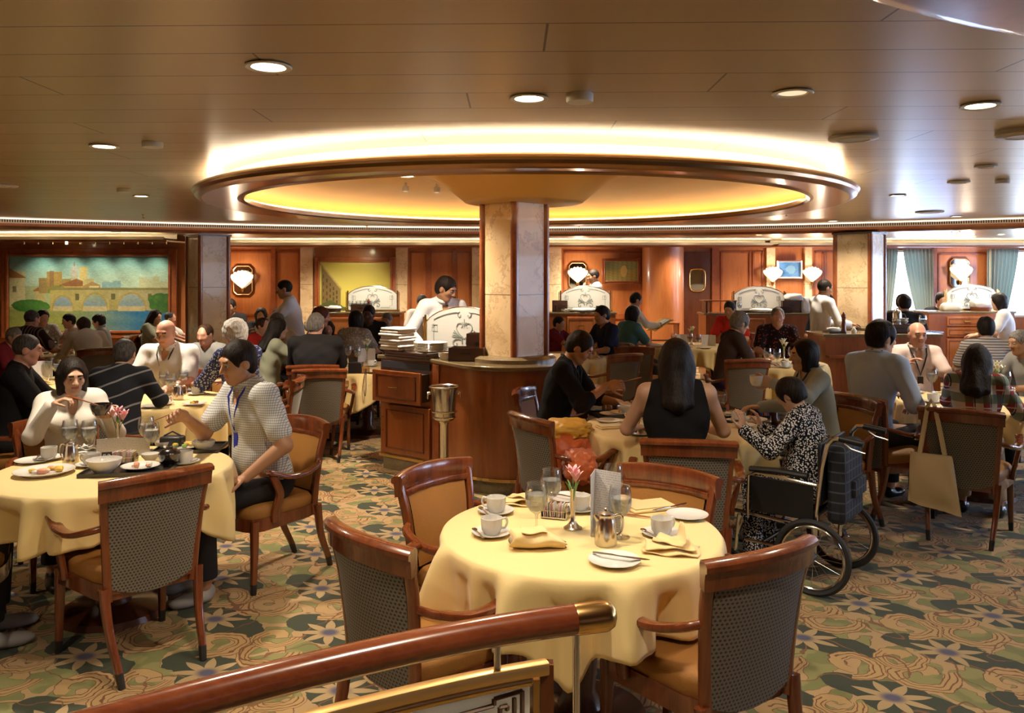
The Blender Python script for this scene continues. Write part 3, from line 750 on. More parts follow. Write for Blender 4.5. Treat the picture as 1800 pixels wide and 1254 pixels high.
def framed(px0, px1, py0, py1, Y, fn, label, nx, ny, fw, mat='wood_trim', deep=.05):
    x0, x1 = fx(px0, Y), fx(px1, Y); z0, z1 = EYE - (py1 - HY) * Y / F, EYE - (py0 - HY) * Y / F
    w_, h_ = x1 - x0, z1 - z0
    t = thing('framed_painting', label, 'painting', ((x0 + x1) / 2, Y - .03, (z0 + z1) / 2))
    painting(fn, w_, h_, nx, ny, 'canvas', t)
    m2 = MB()
    for q, ext, dd in ((fw, fw, deep), (fw * .3, fw * .3, deep + .03)):
        for sx in (-1, 1):
            m2.box((sx * (w_ / 2 + q / 2), -dd / 2 + .02, 0), (q, dd, h_ + 2 * q)); m2.box((0, -dd / 2 + .02, sx * (h_ / 2 + q / 2)), (w_, dd, q))
    m2.build('picture_frame', mat, t, bevel=.006); return t
framed(19, 299, 451, 581, 13.96, bridge_mural, 'wide framed mural of an old stone bridge over a river below a castle town', 420, 190, .13)
framed(563, 687, 461, 560, 16.2, street_picture, 'yellow painting of a tall facade under a golden sky in a wooden frame', 150, 110, .10)
framed(1063, 1120, 460, 494, 16.2, park_picture, 'small landscape painting of autumn trees in a double wooden frame', 90, 60, .06)
framed(1367, 1406, 461, 487, 16.2, blue_chart, 'blue chart picture in a pale frame between the two shell sconces', 60, 40, .03, 'white_plastic')

# ------------------------------------------------------------------ ceiling lights, sensors, speakers
def downlight(px, py, label, r=.055, lit=True, z=ZC, power=26, Y=None, X=None, real=True):
    p = ceil_at(px, py, z) if Y is None else Vector((X, Y, z))
    t = thing('ceiling_downlight', label, 'light', p)
    k = r / .055
    MB().lathe([(.055 * k, 0), (.078 * k, -.002), (.082 * k, -.006), (.078 * k, -.010), (.060 * k, -.008), (.055 * k, .0)], 28).build('trim_ring', 'white_plastic', t)
    MB().lathe([(.0005, -.004), (.054 * k, -.004)], 24).build('lamp_glass', 'lamp_glow' if lit else 'lamp_dim', t, recalc=False)
    if real and power: spot((p.x, p.y, z - .03), power)
    return t
PW = 56
downlight(472, 115, 'lit round downlight, nearest one at upper left of the ceiling', power=PW)
downlight(930, 171, 'lit round downlight left of the white smoke sensor near the ring', power=PW)
downlight(1393, 162, 'dim round downlight, the one straight above the round speaker', lit=False, power=PW * .6)
downlight(1723, 184, 'lit downlight at far right above the flat ceiling vent', power=PW * .6)
downlight(183, 256, 'lit downlight left of a smoke sensor on the left side of the ceiling', power=PW * 1.9)
downlight(248, 344, 'small lit downlight just right of the second smoke sensor on the left', power=PW * 3.2, r=.05)
downlight(1578, 343, 'small lit downlight right of the bronze ring edge', power=PW * 1.8, r=.05)
downlight(1464, 388, 'bright little downlight close to the grille above the right marble pillar', power=PW * 1.5, r=.05)
downlight(1681, 380, 'little lit downlight near the grille at far right', power=PW * 1.5, r=.05)
downlight(715, 309, 'bright spotlight inside the golden dome', z=2.62, power=200)
for k, (px, py) in enumerate(((55, 411), (205, 419), (556, 424), (620, 425), (745, 428), (1010, 424), (1040, 437), (1210, 423), (1350, 421), (1440, 424), (1590, 421), (1680, 405), (1645, 418), (1760, 412))):
    Yp = (2.455 - EYE) * F / (HY - py); Yp = max(12.75, min(Yp, 15.2)); X_ = (px - HX) / F * Yp
    if X_ < -5: Yp = 12.8; X_ = (px - HX) / F * Yp
    nm = ['above the bridge mural, outer one', 'above the bridge mural, inner one', 'above the left waiter', 'above the left etched screen', 'above the panels behind the waiter at the counter', 'above the right pillar side sconce, nearer', 'above the right pillar side sconce, farther', 'above the dark porthole door', 'above the left shell sconce', 'above the waiter by the right pillar', 'above the left curtained window', 'above the right round sconce, nearer one', 'above the right round sconce, farther one', 'above the rightmost curtains'][k]
    downlight(0, 0, 'tiny lit downlight in the far ceiling ' + nm, z=2.453, X=X_, Y=Yp, power=105, r=.045)
for px, nm in ((655, 'over the left etched screen, in front of the yellow painting'), (1029, 'over the etched screen right of the centre pillar'), (1334, 'over the etched screen left of the right pillar'), (1708, 'over the bluish etched screen')):
    downlight(0, 0, 'small added downlight ' + nm, z=2.453, X=fx(px, 13.75), Y=13.75, power=20 if px > 1700 else 95, r=.045)  # extra fittings, added to brighten the etched screens below
downlight(0, 0, 'lit downlight just right of the top of the left pillar', z=2.453, X=fx(424, 12.6), Y=12.6, power=110, r=.05)
spot((4.2, 5.6, 2.46), 60)  # added fill spot with no fitting, just past the right edge of view
# lamps out of the picture above the near tables
for k, (x, y) in enumerate(((-2.0, 1.6), (0.3, 1.5), (2.3, 2.1), (-4.8, 3.2), (-4.2, 1.0))):
    spot((x, y, 2.45), PW * 1.0)
def disc(px, py, r, h, name, label, cat, mat='white_plastic', inner=True):
    p = ceil_at(px, py); t = thing(name, label, cat, p)
    MB().lathe([(r * .98, 0), (r, -.004), (r, -h * .8), (r * .94, -h), (r * .55, -h), (.0005, -h)], 36).build('housing', mat, t)
    if inner: MB().lathe([(r * .62, -h - .001), (r * .66, -h - .004), (r * .70, -h - .001)], 36).build('grille_ring', 'cream_paint', t)
    return t
disc(1019, 165, .055, .035, 'smoke_detector', 'white round smoke sensor right of the middle downlight', 'smoke detector', inner=False)
disc(268, 250, .055, .03, 'smoke_detector', 'white round smoke sensor beside the left downlight', 'smoke detector', inner=False)
disc(218, 332, .055, .03, 'smoke_detector', 'white smoke sensor, the farther of two on the left', 'smoke detector', inner=False)
disc(1762, 316, .05, .03, 'smoke_detector', 'small white smoke sensor at the right of the ceiling', 'smoke detector', inner=False)
disc(1500, 240, .125, .018, 'ceiling_speaker', 'large round white ceiling speaker right above the ring edge', 'speaker')
disc(1800, 230, .13, .03, 'ceiling_speaker', 'thick white ceiling disc cut by the right edge of the picture', 'speaker')
disc(1634, 372, .15, .015, 'ceiling_speaker', 'round ceiling speaker in front of the right grille', 'speaker')
disc(1733, 291, .07, .012, 'ceiling_speaker', 'small flat disc left of the right smoke sensor', 'speaker')
disc(1685, 319, .08, .012, 'ceiling_speaker', 'small flat disc nearer the lit downlight at right', 'speaker')
disc(2, 325, .12, .015, 'ceiling_speaker', 'round ceiling speaker cut by the left edge of the picture', 'speaker')
for k, (px, py, z) in enumerate(((252, 383, ZC), (645, 403, ZC), (1018, 400, ZC), (1382, 379, ZC))):
    p = ceil_at(px, py - 6, z); t = thing('sprinkler', 'small ceiling sprinkler ' + ['on the left by the grille', 'left of the centre pillar', 'right of the centre pillar', 'left of the right pillar'][k], 'sprinkler', p)
    MB().lathe([(.02, 0), (.02, -.006), (.008, -.008), (.008, -.04), (.022, -.045), (.0005, -.047)], 12).build('sprinkler_head', 'brass', t)
for px, py, nm in ((713, 327, 'left one of the two little spotlights hanging in the golden dome'), (768, 329, 'right one of the two little spotlights hanging in the golden dome')):
    p = ceil_at(px, py, 2.58); t = thing('dome_spotlight', nm, 'light', p)
    MB().lathe([(.012, .03), (.012, 0), (.028, -.002), (.030, -.045), (.022, -.05), (.0005, -.05)], 16).build('housing', 'white_plastic', t)
    MB().lathe([(.0005, -.0515), (.02, -.0515)], 12).build('lamp_glass', 'lamp_dim', t, recalc=False)
# little picture lights over the mural
for k in range(11):
    px = 42 + k * 25.0
    t = thing('picture_light', ['leftmost', 'second', 'third', 'brightly lit fourth', 'fifth', 'sixth', 'seventh', 'eighth', 'ninth', 'tenth', 'rightmost'][k] + ' tiny spotlight from the left above the bridge mural', 'light', (fx(px, 13.55), 13.55, 2.319), group='picture lights over the mural')
    MB().lathe([(.018, 0), (.018, -.03), (.0005, -.031)], 10).build('lamp_head', 'lamp_glow' if k == 3 else 'brass', t)
    if k in (1, 3, 5, 7, 9): spot((fx(px, 13.55), 13.53, 2.24), 16, col=(1, .9, .7), size=1.5, aim=(fx(px, 13.96), 13.96, 1.4))
spot((fx(625, 15.4), 15.3, 2.28), 14, col=(1, .85, .5), size=1.6, aim=(fx(625), 16.2, 1.6))

# ------------------------------------------------------------------ wall sconces with shell shades
def octo(w_, h_, c):
    return [(-w_ + c, -h_), (w_ - c, -h_), (w_, -h_ + c), (w_, h_ - c), (w_ - c, h_), (-w_ + c, h_), (-w_, h_ - c), (-w_, -h_ + c)]
def sconce(px, py, Y, label, plate=True, s=1.0):
    t = thing('wall_sconce', label, 'wall lamp', (fx(px, Y), Y - .02, EYE - (py - HY) * Y / F))
    if plate:
        m2 = MB(); q = octo(.19 * s, .285 * s, .07 * s)
        m2.add([(x, -.005, z) for x, z in q], [tuple(range(8))]); m2.build('mirror_plate', 'mirror', t, recalc=False)
        MB().tube([(x, -.01, z) for x, z in q], .016 * s, 6, loop=True).build('plate_frame', 'bronze', t)
    fan = MB()
    nl = 7
    for k in range(nl):
        a = (k - (nl - 1) / 2) * .24
        pts = [(math.sin(a) * r * s * .9 + 0, -.05 - .06 * math.sin(r / .36 * PI) * s, (-.15 + r * math.cos(a) * 1.0) * s) for r in (0, .08, .16, .24, .31, .345)]
        fan.tube(pts, [.012 * s, .026 * s, .040 * s, .052 * s, .046 * s, .016 * s], 8)
    fan.build('shell_shade', 'sconce_glow', t)
    MB().lathe([(.012, -.05), (.03, -.02), (.035, .03), (.02, .05)], 12, 0, (0, -.05, -.19 * s)).build('lamp_base', 'brass', t)
    point((fx(px, Y), Y - .30, EYE - (py - HY) * Y / F + .05), 11)
    return t
sconce(428, 493, WY, 'shell shaped sconce on a mirrored plate left of the left waiter')
sconce(1015, 485, WY, 'shell sconce on a dark plate right of the centre pillar', s=.9)
sconce(1356, 484, WY - .1, 'bright shell sconce left of the blue chart picture', False, .85)
sconce(1425, 484, WY - .1, 'bright shell sconce right of the blue chart picture', False, .85)
sconce(1685, 480, WY, 'round shell sconce on a mirrored plate between the far windows')

# ------------------------------------------------------------------ curtains at the far windows
def curtain(px_top0, px_top1, px_bot0, px_bot1, label, folds):
    m2 = MB(); Y = 16.12; nx, nz_ = folds * 8, 14; rows = []
    for j in range(nz_ + 1):
        q = j / nz_; z = 2.30 - q * 1.55; e = q ** 1.3
        a = fx(px_top0, Y) * (1 - e) + fx(px_bot0, Y) * e; c = fx(px_top1, Y) * (1 - e) + fx(px_bot1, Y) * e
        rows.append([(a + (c - a) * i / nx, Y + .035 * math.sin(2 * PI * folds * i / nx), z) for i in range(nx + 1)])
    m2.loft(rows, 0, False, closed=False); o = m2.build('curtain', 'curtain', recalc=False, solid=.008); return tag(o, label, 'curtain')
curtain(1552, 1578, 1548, 1562, 'pale green curtain drawn to the left side of the first far window', 5)
curtain(1588, 1640, 1618, 1640, 'pale green curtain swept to the right of the first far window', 8)
curtain(1736, 1790, 1736, 1762, 'striped pale curtain swept left of the rightmost far window', 8)

# ------------------------------------------------------------------ small recess lamps beyond are done; service furniture follows

# ================================================================== dining chairs
def make_chair():
    t = thing('dining_chair', 'x', 'chair')
    # seat cushion: tan leather, crowned, slightly rounder at the front
    def outline(w0, w1, d0, d1, k=10, r=.07):
        pts = [(-w0, d0 + r), (-w0 + r * .3, d0 + r * .3), (-w0 + r, d0), (w0 - r, d0), (w0 - r * .3, d0 + r * .3), (w0, d0 + r), (w1, d1 - r), (w1 - r * .3, d1 - r * .3 + .01), (w1 - r, d1 + .012)]
        for i in range(1, 6): x = (w1 - r) * (1 - 2 * i / 6); pts.append((x, d1 + .012 + .02 * (1 - (x / w1) ** 2)))
        pts += [(-w1 + r, d1 + .012), (-w1 + r * .3, d1 - r * .3 + .01), (-w1, d1 - r)]
        return pts
    o_ = outline(.218, .255, -.225, .225); n = len(o_); rings = []
    for z, s in ((.408, .985), (.425, 1.0), (.452, 1.0), (.470, .965), (.482, .86), (.489, .6), (.491, .2)):
        rings.append([(x * s, y * s, z) for x, y in o_])
    MB().loft(rings, 0).build('seat', 'leather', t, ang=70)
    o_ = outline(.222, .262, -.235, .230)
    MB().loft([[(x, y, z) for x, y in o_] for z in (.340, .346, .404, .410)], 0).build('apron', 'wood_chair', t)
    # front legs
    for s in (-1, 1):
        l = MB().bar([(s * .238, .205, .40), (s * .240, .207, .22), (s * .242, .213, .055)], [.046, .040, .031], [.046, .040, .031], (1, 0, 0), rnd_=.3).build('leg', 'wood_chair', t)
        MB().bar([(s * .242, .213, .058), (s * .243, .215, 0)], [.033, .029], [.033, .029], (1, 0, 0), rnd_=.3).build('leg_tip', 'black_sabot', l)
    # rear legs run up into the side posts of the back
    for s in (-1, 1):
        pts = bez([(s * .185, -.335, .058), (s * .200, -.268, .22), (s * .212, -.235, .40)], 6)
        l = MB().bar(pts, [.030 + .012 * i / (len(pts) - 1) for i in range(len(pts))], [.033 + .012 * i / (len(pts) - 1) for i in range(len(pts))], (1, 0, 0), rnd_=.3).build('leg', 'wood_chair', t)
        MB().bar([(s * .1855, -.334, .061), (s * .180, -.352, 0)], [.032, .028], [.034, .030], (1, 0, 0), rnd_=.3).build('leg_tip', 'black_sabot', l)
    # back: curved in plan, flaring and raking as it rises
    def bk(u, z):                              # u in -1..1 across, z height: point of the back's middle surface
        q = (z - .36) / .54
        hw = .198 + .045 * max(0, q) ** 1.3
        y = -.236 - .111 * max(0, q) ** 1.25 + .052 * u * u * min(1, .15 + 1.3 * max(0, q))
        return Vector((u * hw, y, z))
    for s in (-1, 1):
        pts = [bk(s * .96, .34 + .50 * i / 9) for i in range(10)]
        MB().bar(pts, .040, .038, (1, s * .3, 0), rnd_=.35).build('back_post', 'wood_chair', t)
    # crest rail with a rolled top edge
    rows = []
    for i in range(21):
        u = -1.05 + 2.1 * i / 20; c = bk(u, .835)
        nrm = Vector((-.35 * u, 1, .16)).normalized()
        pr = [(-.016, -.046), (.016, -.046), (.018, -.02), (.020, .028), (.014, .041), (.0, .046), (-.022, .046), (-.034, .036), (-.034, .020), (-.022, .012), (-.018, -.01)]
        lift = .012 * (1 - u * u)
        rows.append([c + nrm * a + Vector((0, 0, b_ + lift)) for a, b_ in pr])
    MB().loft(rows, 0).build('crest_rail', 'wood_chair', t)
    # outer fabric and inner leather panels
    def pan(off, z0, z1, uw, name, mat, bulge, dip):
        rows = []; nz_ = 12
        for j in range(nz_ + 1):
            q = j / nz_; row = []
            for i in range(15):
                u = (-1 + 2 * i / 14) * uw
                z = z0 + (z1 - z0) * q + dip * (1 - q) * (1 - (u / uw) ** 2) * -1
                p = bk(u, z); bl = bulge * (1 - (u / uw) ** 4) * math.sin(PI * min(1, max(0, q)) ** .8) if bulge else 0
                row.append(p + Vector((-.3 * u, 1, .15)).normalized() * (off + bl * (1 if off > 0 else -1)))
            rows.append(row)
        m_ = MB().loft(rows, 0, False, closed=False); return m_.build(name, mat, t, recalc=False, ang=70)
    pan(-.016, .395, .812, .90, 'back_fabric', 'fabric_dots', .006, .045)
    pan(.015, .47, .79, .84, 'back_pad', 'leather', .016, .0)
    MB().bar([bk(u, .795) + Vector((0, .014, 0)) for u in (-.9, -.45, 0, .45, .9)], .018, .03, (0, 1, 0), rnd_=.3).build('back_moulding', 'wood_chair', t)
    fr = MB()
    rows = [[bk(u, .40 - .03) + Vector((0, a, c)) for a, c in ((-.013, 0), (.013, 0), (.013, .07), (-.013, .07))] for u in (-.95, -.5, 0, .5, .95)]
    fr.loft(rows, 0).build('back_rail', 'wood_chair', t)
    # arms sweep down and forward, then curl over the front post
    for s in (-1, 1):
        a0 = bk(s * 1.0, .655)
        pts = bez([(a0.x, a0.y, .668), (s * .268, -.20, .652), (s * .297, -.09, .625), (s * .305, .03, .628), (s * .300, .125, .662), (s * .296, .155, .668)], 6)
        N = len(pts)
        MB().bar(pts, [.030 + .026 * min(1, i / (N * .6)) for i in range(N)], [.030] * (N - 3) + [.034, .032, .018], (1, 0, 0), rnd_=.45).build('arm', 'wood_chair', t)
        pp = bez([(s * .262, .085, .38), (s * .268, .09, .44), (s * .288, .075, .53), (s * .300, .105, .60), (s * .297, .135, .655)], 5)
        MB().bar(pp, .030, [.055 - .012 * i / (len(pp) - 1) for i in range(len(pp))], (1, 0, 0), rnd_=.4).build('arm_post', 'wood_chair', t)
    return t
CH0 = [make_chair(), False]
CHAIRS = []
def chair(x, y, h, label, group=None, scale=None):      # h: compass heading the sitter looks in, 0 = away from the camera, 90 = right
    rz = -math.radians(h); CHAIRS.append((x, y))
    if not CH0[1]:
        CH0[1] = True; t = CH0[0]; t.location = (x, y, 0); t.rotation_euler = (0, 0, rz); t['label'] = label
        if group: t['group'] = group
        return t
    return dup(CH0[0], (x, y, 0), rz, label, group, scale)

# ================================================================== tables under yellow cloths
def round_table(x, y, r, label, cloth_label, lm=.24, lc=.42, turn=0.0, seed=1, chairs=()):
    avoid = [(math.atan2(cy_ - y, cx_ - x), .36 / max(r, .3)) for cx_, cy_ in chairs]
    t = thing('round_table', label, 'table', (x, y, 0))
    MB().lathe([(.0005, .715), (r - .02, .715), (r - .005, .722), (r - .005, .738), (r - .02, .742), (.0005, .742)], 48).build('table_top', 'wood_dark', t)
    MB().lathe([(.045, .72), (.045, .30), (.07, .24), (.06, .12), (.09, .06), (.26, .03), (.27, .0), (.0005, .0)], 24).build('pedestal', 'wood_dark', t)
    rr = random.Random(seed); nth = 192; rows = []
    ph = [rr.uniform(0, 6.28) for _ in range(4)]
    prof_in = [0.0005, .3 * r, .6 * r, .85 * r, r - .012, r - .003]
    for j, q in enumerate(prof_in):
        rows.append([(q * math.cos(2 * PI * i / nth), q * math.sin(2 * PI * i / nth), .7455 - (.004 if j == 5 else 0)) for i in range(nth)])
    for j in range(1, 15):
        s_ = j / 14; row = []
        for i in range(nth):
            th = 2 * PI * i / nth; k = th - turn
            cc = abs(math.sin(2 * k)) ** 2.2
            L = lm + (lc - lm) * cc
            for (ta, tw) in avoid:
                dd_ = abs((th - ta + PI) % (2 * PI) - PI)
                if dd_ < tw * 1.5: q_ = min(1, max(0, (tw * 1.5 - dd_) / (tw * .5))); L = L * (1 - q_) + min(L, .235) * q_
            d = L * s_
            corner = cc
            fold = (.45 * math.sin(9 * th + ph[0]) + .5 * math.sin(16 * th + ph[1] + math.sin(3 * th)) + .3 * math.sin(27 * th + ph[2]) + .5 * corner * math.cos(4 * k * 2 + PI))
            amp = .082 * min(1, d / .20) ** .8 * (1 + .5 * corner)
            rad = r + .002 + .008 * min(1, d / .04) + .01 * d + amp * (fold * .75 - .10)
            if d < .06: rad = max(rad, r + .004)
            row.append((rad * math.cos(th), rad * math.sin(th), .741 - d * .985))
        rows.append(row)
    m_ = MB().loft(rows, 0, False); o = m_.build('tablecloth', 'tablecloth', None, recalc=False, ang=80, solid=.003); o.location = (x, y, 0)
    tag(o, cloth_label, 'tablecloth'); return t
TZ = .7485                                                # top of a laid table
T1 = (0.27, 3.26, .55); T2 = (-2.08, 4.30, .585); T3 = (1.10, 5.50, .62); T4 = (3.75, 6.60, .62)
T5 = (3.05, 9.60, .60); T6 = (2.60, 12.0, .62); T7 = (0.72, 10.5, .58); T8 = (-2.95, 6.70, .60)
T9 = (-4.80, 7.70, .62); T10 = (-6.05, 10.9, .62); T11 = (-1.60, 9.15, .62); T12 = (-3.45, 11.3, .6)
T13 = (5.75, 9.3, .60); T14 = (-4.6, 12.9, .5)
round_table(*T1, 'nearest round table, laid for four with nobody seated', 'yellow cloth on the nearest, unoccupied round table', .30, .42, turn=.70, seed=3, chairs=[(-.285, 3.0), (-.13, 3.62), (.53, 3.48), (.65, 2.885)])
round_table(*T2, 'round table with the 53 stand, at the left', 'yellow cloth hanging in points from the table with the 53 stand', .22, .42, turn=.45, seed=5, chairs=[(-1.79, 3.86), (-2.66, 3.86)])
round_table(*T3, 'round table between the man in black and the lady in the wheelchair', 'pale yellow cloth on the table next to the wheelchair', .24, .46, turn=.6, seed=8, chairs=[(.36, 5.3), (.99, 4.68)])
round_table(*T4, 'round table the girl in the plaid shirt sits at', 'yellow cloth on the table in front of the plaid shirt', turn=.3, seed=9, chairs=[(3.12, 5.64), (2.8, 6.15)])
round_table(*T5, 'round table behind the woman raising a cup', 'yellow cloth on the table behind the raised cup', turn=.7, seed=11)
round_table(*T6, 'round table in front of the porthole door', 'yellow cloth on the table near the porthole door, with white menu cards', seed=12)
round_table(*T7, 'round table right behind the man in the black shirt', 'yellow cloth on the table behind the man in the black shirt', seed=13)
round_table(*T8, 'round table of the bald man in the white polo shirt', 'yellow cloth on the table of the bald man in white', turn=.4, seed=14)
round_table(*T9, 'round table behind the crew cut man at far left', 'yellow cloth on the table behind the crew cut man', turn=.6, seed=15)
round_table(*T10, 'round table in front of the bridge mural', 'yellow cloth on the table just in front of the bridge mural', seed=16)
round_table(*T11, 'round table left of the service counter', 'yellow cloth hanging beside the service counter drawer', .28, .45, turn=.5, seed=17)
round_table(*T12, 'round table near the left waiter', 'yellow cloth on the table the left waiter serves', seed=18)
round_table(*T13, 'round table in front of the man in the striped top', 'cream cloth on the table by the striped top, at right', seed=19)

# ------------------------------------------------------------------ chairs
chair(-.285, 3.00, 46.6, 'empty armchair with dark dotted fabric back, left front of the nearest table')
chair(-.13, 3.62, 127, 'empty armchair with tan leather back facing the camera, left rear of the nearest table')
chair(.53, 3.48, 216.5, 'empty armchair with tan leather back, behind the right side of the nearest table')
chair(.65, 2.885, -31.8, 'empty armchair with dotted fabric back, right front of the nearest table')
chair(-1.79, 3.86, -47, 'empty armchair with wide dotted fabric back in front of the table with the 53 stand')
chair(-2.62, 4.87, 137, 'armchair under the woman eating from a black bowl')
chair(-1.47, 4.84, 220, 'armchair under the man in the checked shirt')
chair(-2.66, 3.86, 62, 'armchair cut by the left edge of the picture, at the table with the 53 stand')
chair(.36, 5.30, 60, 'armchair with the orange bags on it, left of the table with the wheelchair')
chair(.37, 6.28, 108, 'armchair under the man in the black shirt')
chair(.99, 4.68, 9, 'armchair with dotted back under the woman in the black sleeveless top')
chair(2.21, 5.85, 256, 'tan leather armchair just behind the wheelchair')
chair(2.80, 6.15, 66, 'armchair under the young man with the blue lanyard')
chair(3.12, 5.64, 36, 'armchair with the canvas tote bag hung on its back')
chair(2.45, 8.95, -6, 'empty armchair with plain dark back in front of the woman in black')
chair(1.12, 9.5, -32, 'dark backed armchair between the man in black and the long haired woman')
chair(1.62, 10.5, 20, 'armchair with dark back and tan seat right of the navy shirt')
chair(-1.86, 8.06, -8, 'armchair under the grey haired man in the dark suit')
chair(-2.93, 5.88, 2, 'armchair under the person in the striped dark shawl')
chair(-2.72, 7.62, 186, 'armchair under the bald man in the white polo shirt')
chair(-2.15, 7.10, 262, 'armchair under the person with white curly hair')
chair(-3.55, 6.02, 70, 'armchair under the crew cut man at the left edge')
chair(-5.15, 10.25, -30, 'armchair turned with its dark back to us, behind the white blouse')
GU = 'occupied armchairs in the back of the room'

# ================================================================== service counter round the centre pillar
t = thing('service_counter', 'dark wood service counter with granite top round the centre pillar', 'counter', (0, 0, 0))
arc = [(0.02 + .55 * math.cos(math.radians(d)), 7.08 + .55 * math.sin(math.radians(d))) for d in range(212, 374, 6)]
plan = [(-1.22, 7.55)] + [(-.66, 7.123)] + arc + [(.55, 7.62), (-.80, 7.98)]
def inset(poly, d):
    c = Vector((sum(p[0] for p in poly) / len(poly), sum(p[1] for p in poly) / len(poly)))
    return [tuple(c + (Vector(p) - c) * (1 - d / max((Vector(p) - c).length, .01))) for p in poly]
MB().prism(inset(plan, .05), 0.0, .11).build('plinth', 'granite', t, smooth=False)
MB().prism(inset(plan, .0), .11, .135).build('brass_kick', 'brass', t, smooth=False)
MB().prism(inset(plan, .02), .135, 1.0).build('body', 'wood_counter', t, ang=30)
MB().prism(inset(plan, -.03), 1.0, 1.035).build('counter_top', 'granite', t, ang=30, bevel=.008)
MB().lathe([(.36, 1.035), (.36, 1.065), (.33, 1.086), (.0, 1.086)], 48, 0, (.02, 7.05, 0)).build('pillar_base', 'granite', t)
# drawer and doors on the slanted left face
ex = Vector((.795, -.606, 0)).normalized(); en = Vector((-.606, -.795, 0)).normalized(); o0 = Vector((-1.20, 7.53, 0))
def face(mb, s0, s1, z0, z1, d0, d1, mi=0):
    vs = []
    for z in (z0, z1):
        for s_, d_ in ((s0, d0), (s1, d0), (s1, d1), (s0, d1)):
            p = o0 + ex * s_ + en * d_; vs.append((p.x, p.y, z))
    return mb.add(vs, [(0, 1, 2, 3), (4, 5, 6, 7), (0, 1, 5, 4), (1, 2, 6, 5), (2, 3, 7, 6), (3, 0, 4, 7)], mi)
dw = face(MB(), .03, .62, .64, .92, .11, .135); dw = dw.build('drawer', 'wood_counter', t, bevel=.004)
m_ = MB()
for a in ((.08, .57, .872, .884), (.08, .57, .676, .688)): face(m_, *a, .135, .144)
for a in ((.08, .092, .676, .884), (.558, .57, .676, .884)): face(m_, *a, .135, .144)
m_.build('drawer_moulding', 'wood_chair', dw)
m_ = MB(); face(m_, .05, .60, .66, .90, .0, .11); m_.build('drawer_box', 'grey_dark', dw)
def pull(s0, z, ln, d, par, ver=False):
    a = o0 + ex * s0 + en * d + Vector((0, 0, z)); v = Vector((0, 0, ln)) if ver else ex * ln
    MB().tube([a - v * .5, a - v * .5 + en * .025, a - v * .2 + en * .03, a + v * .2 + en * .03, a + v * .5 + en * .025, a + v * .5], .005, 8).build('handle', 'brass', par)
pull(.32, .78, .10, .144, dw)
m_ = MB(); face(m_, .02, .62, .93, .99, .0, .014); m_.build('top_recess', 'grey_dark', t)
dd = face(MB(), .03, .62, .16, .60, .0, .022).build('cupboard_door', 'wood_counter', t, bevel=.004)
m_ = MB()
for a in ((.09, .56, .545, .555), (.09, .56, .205, .215)): face(m_, *a, .022, .030)
for a in ((.09, .10, .205, .555), (.55, .56, .205, .555)): face(m_, *a, .022, .030)
m_.build('door_moulding', 'wood_chair', dd); pull(.055, .42, .12, .022, dd, True)
m_ = MB(); face(m_, .66, .73, .14, .99, .0, .02); m_.build('corner_strip', 'wood_trim', t)

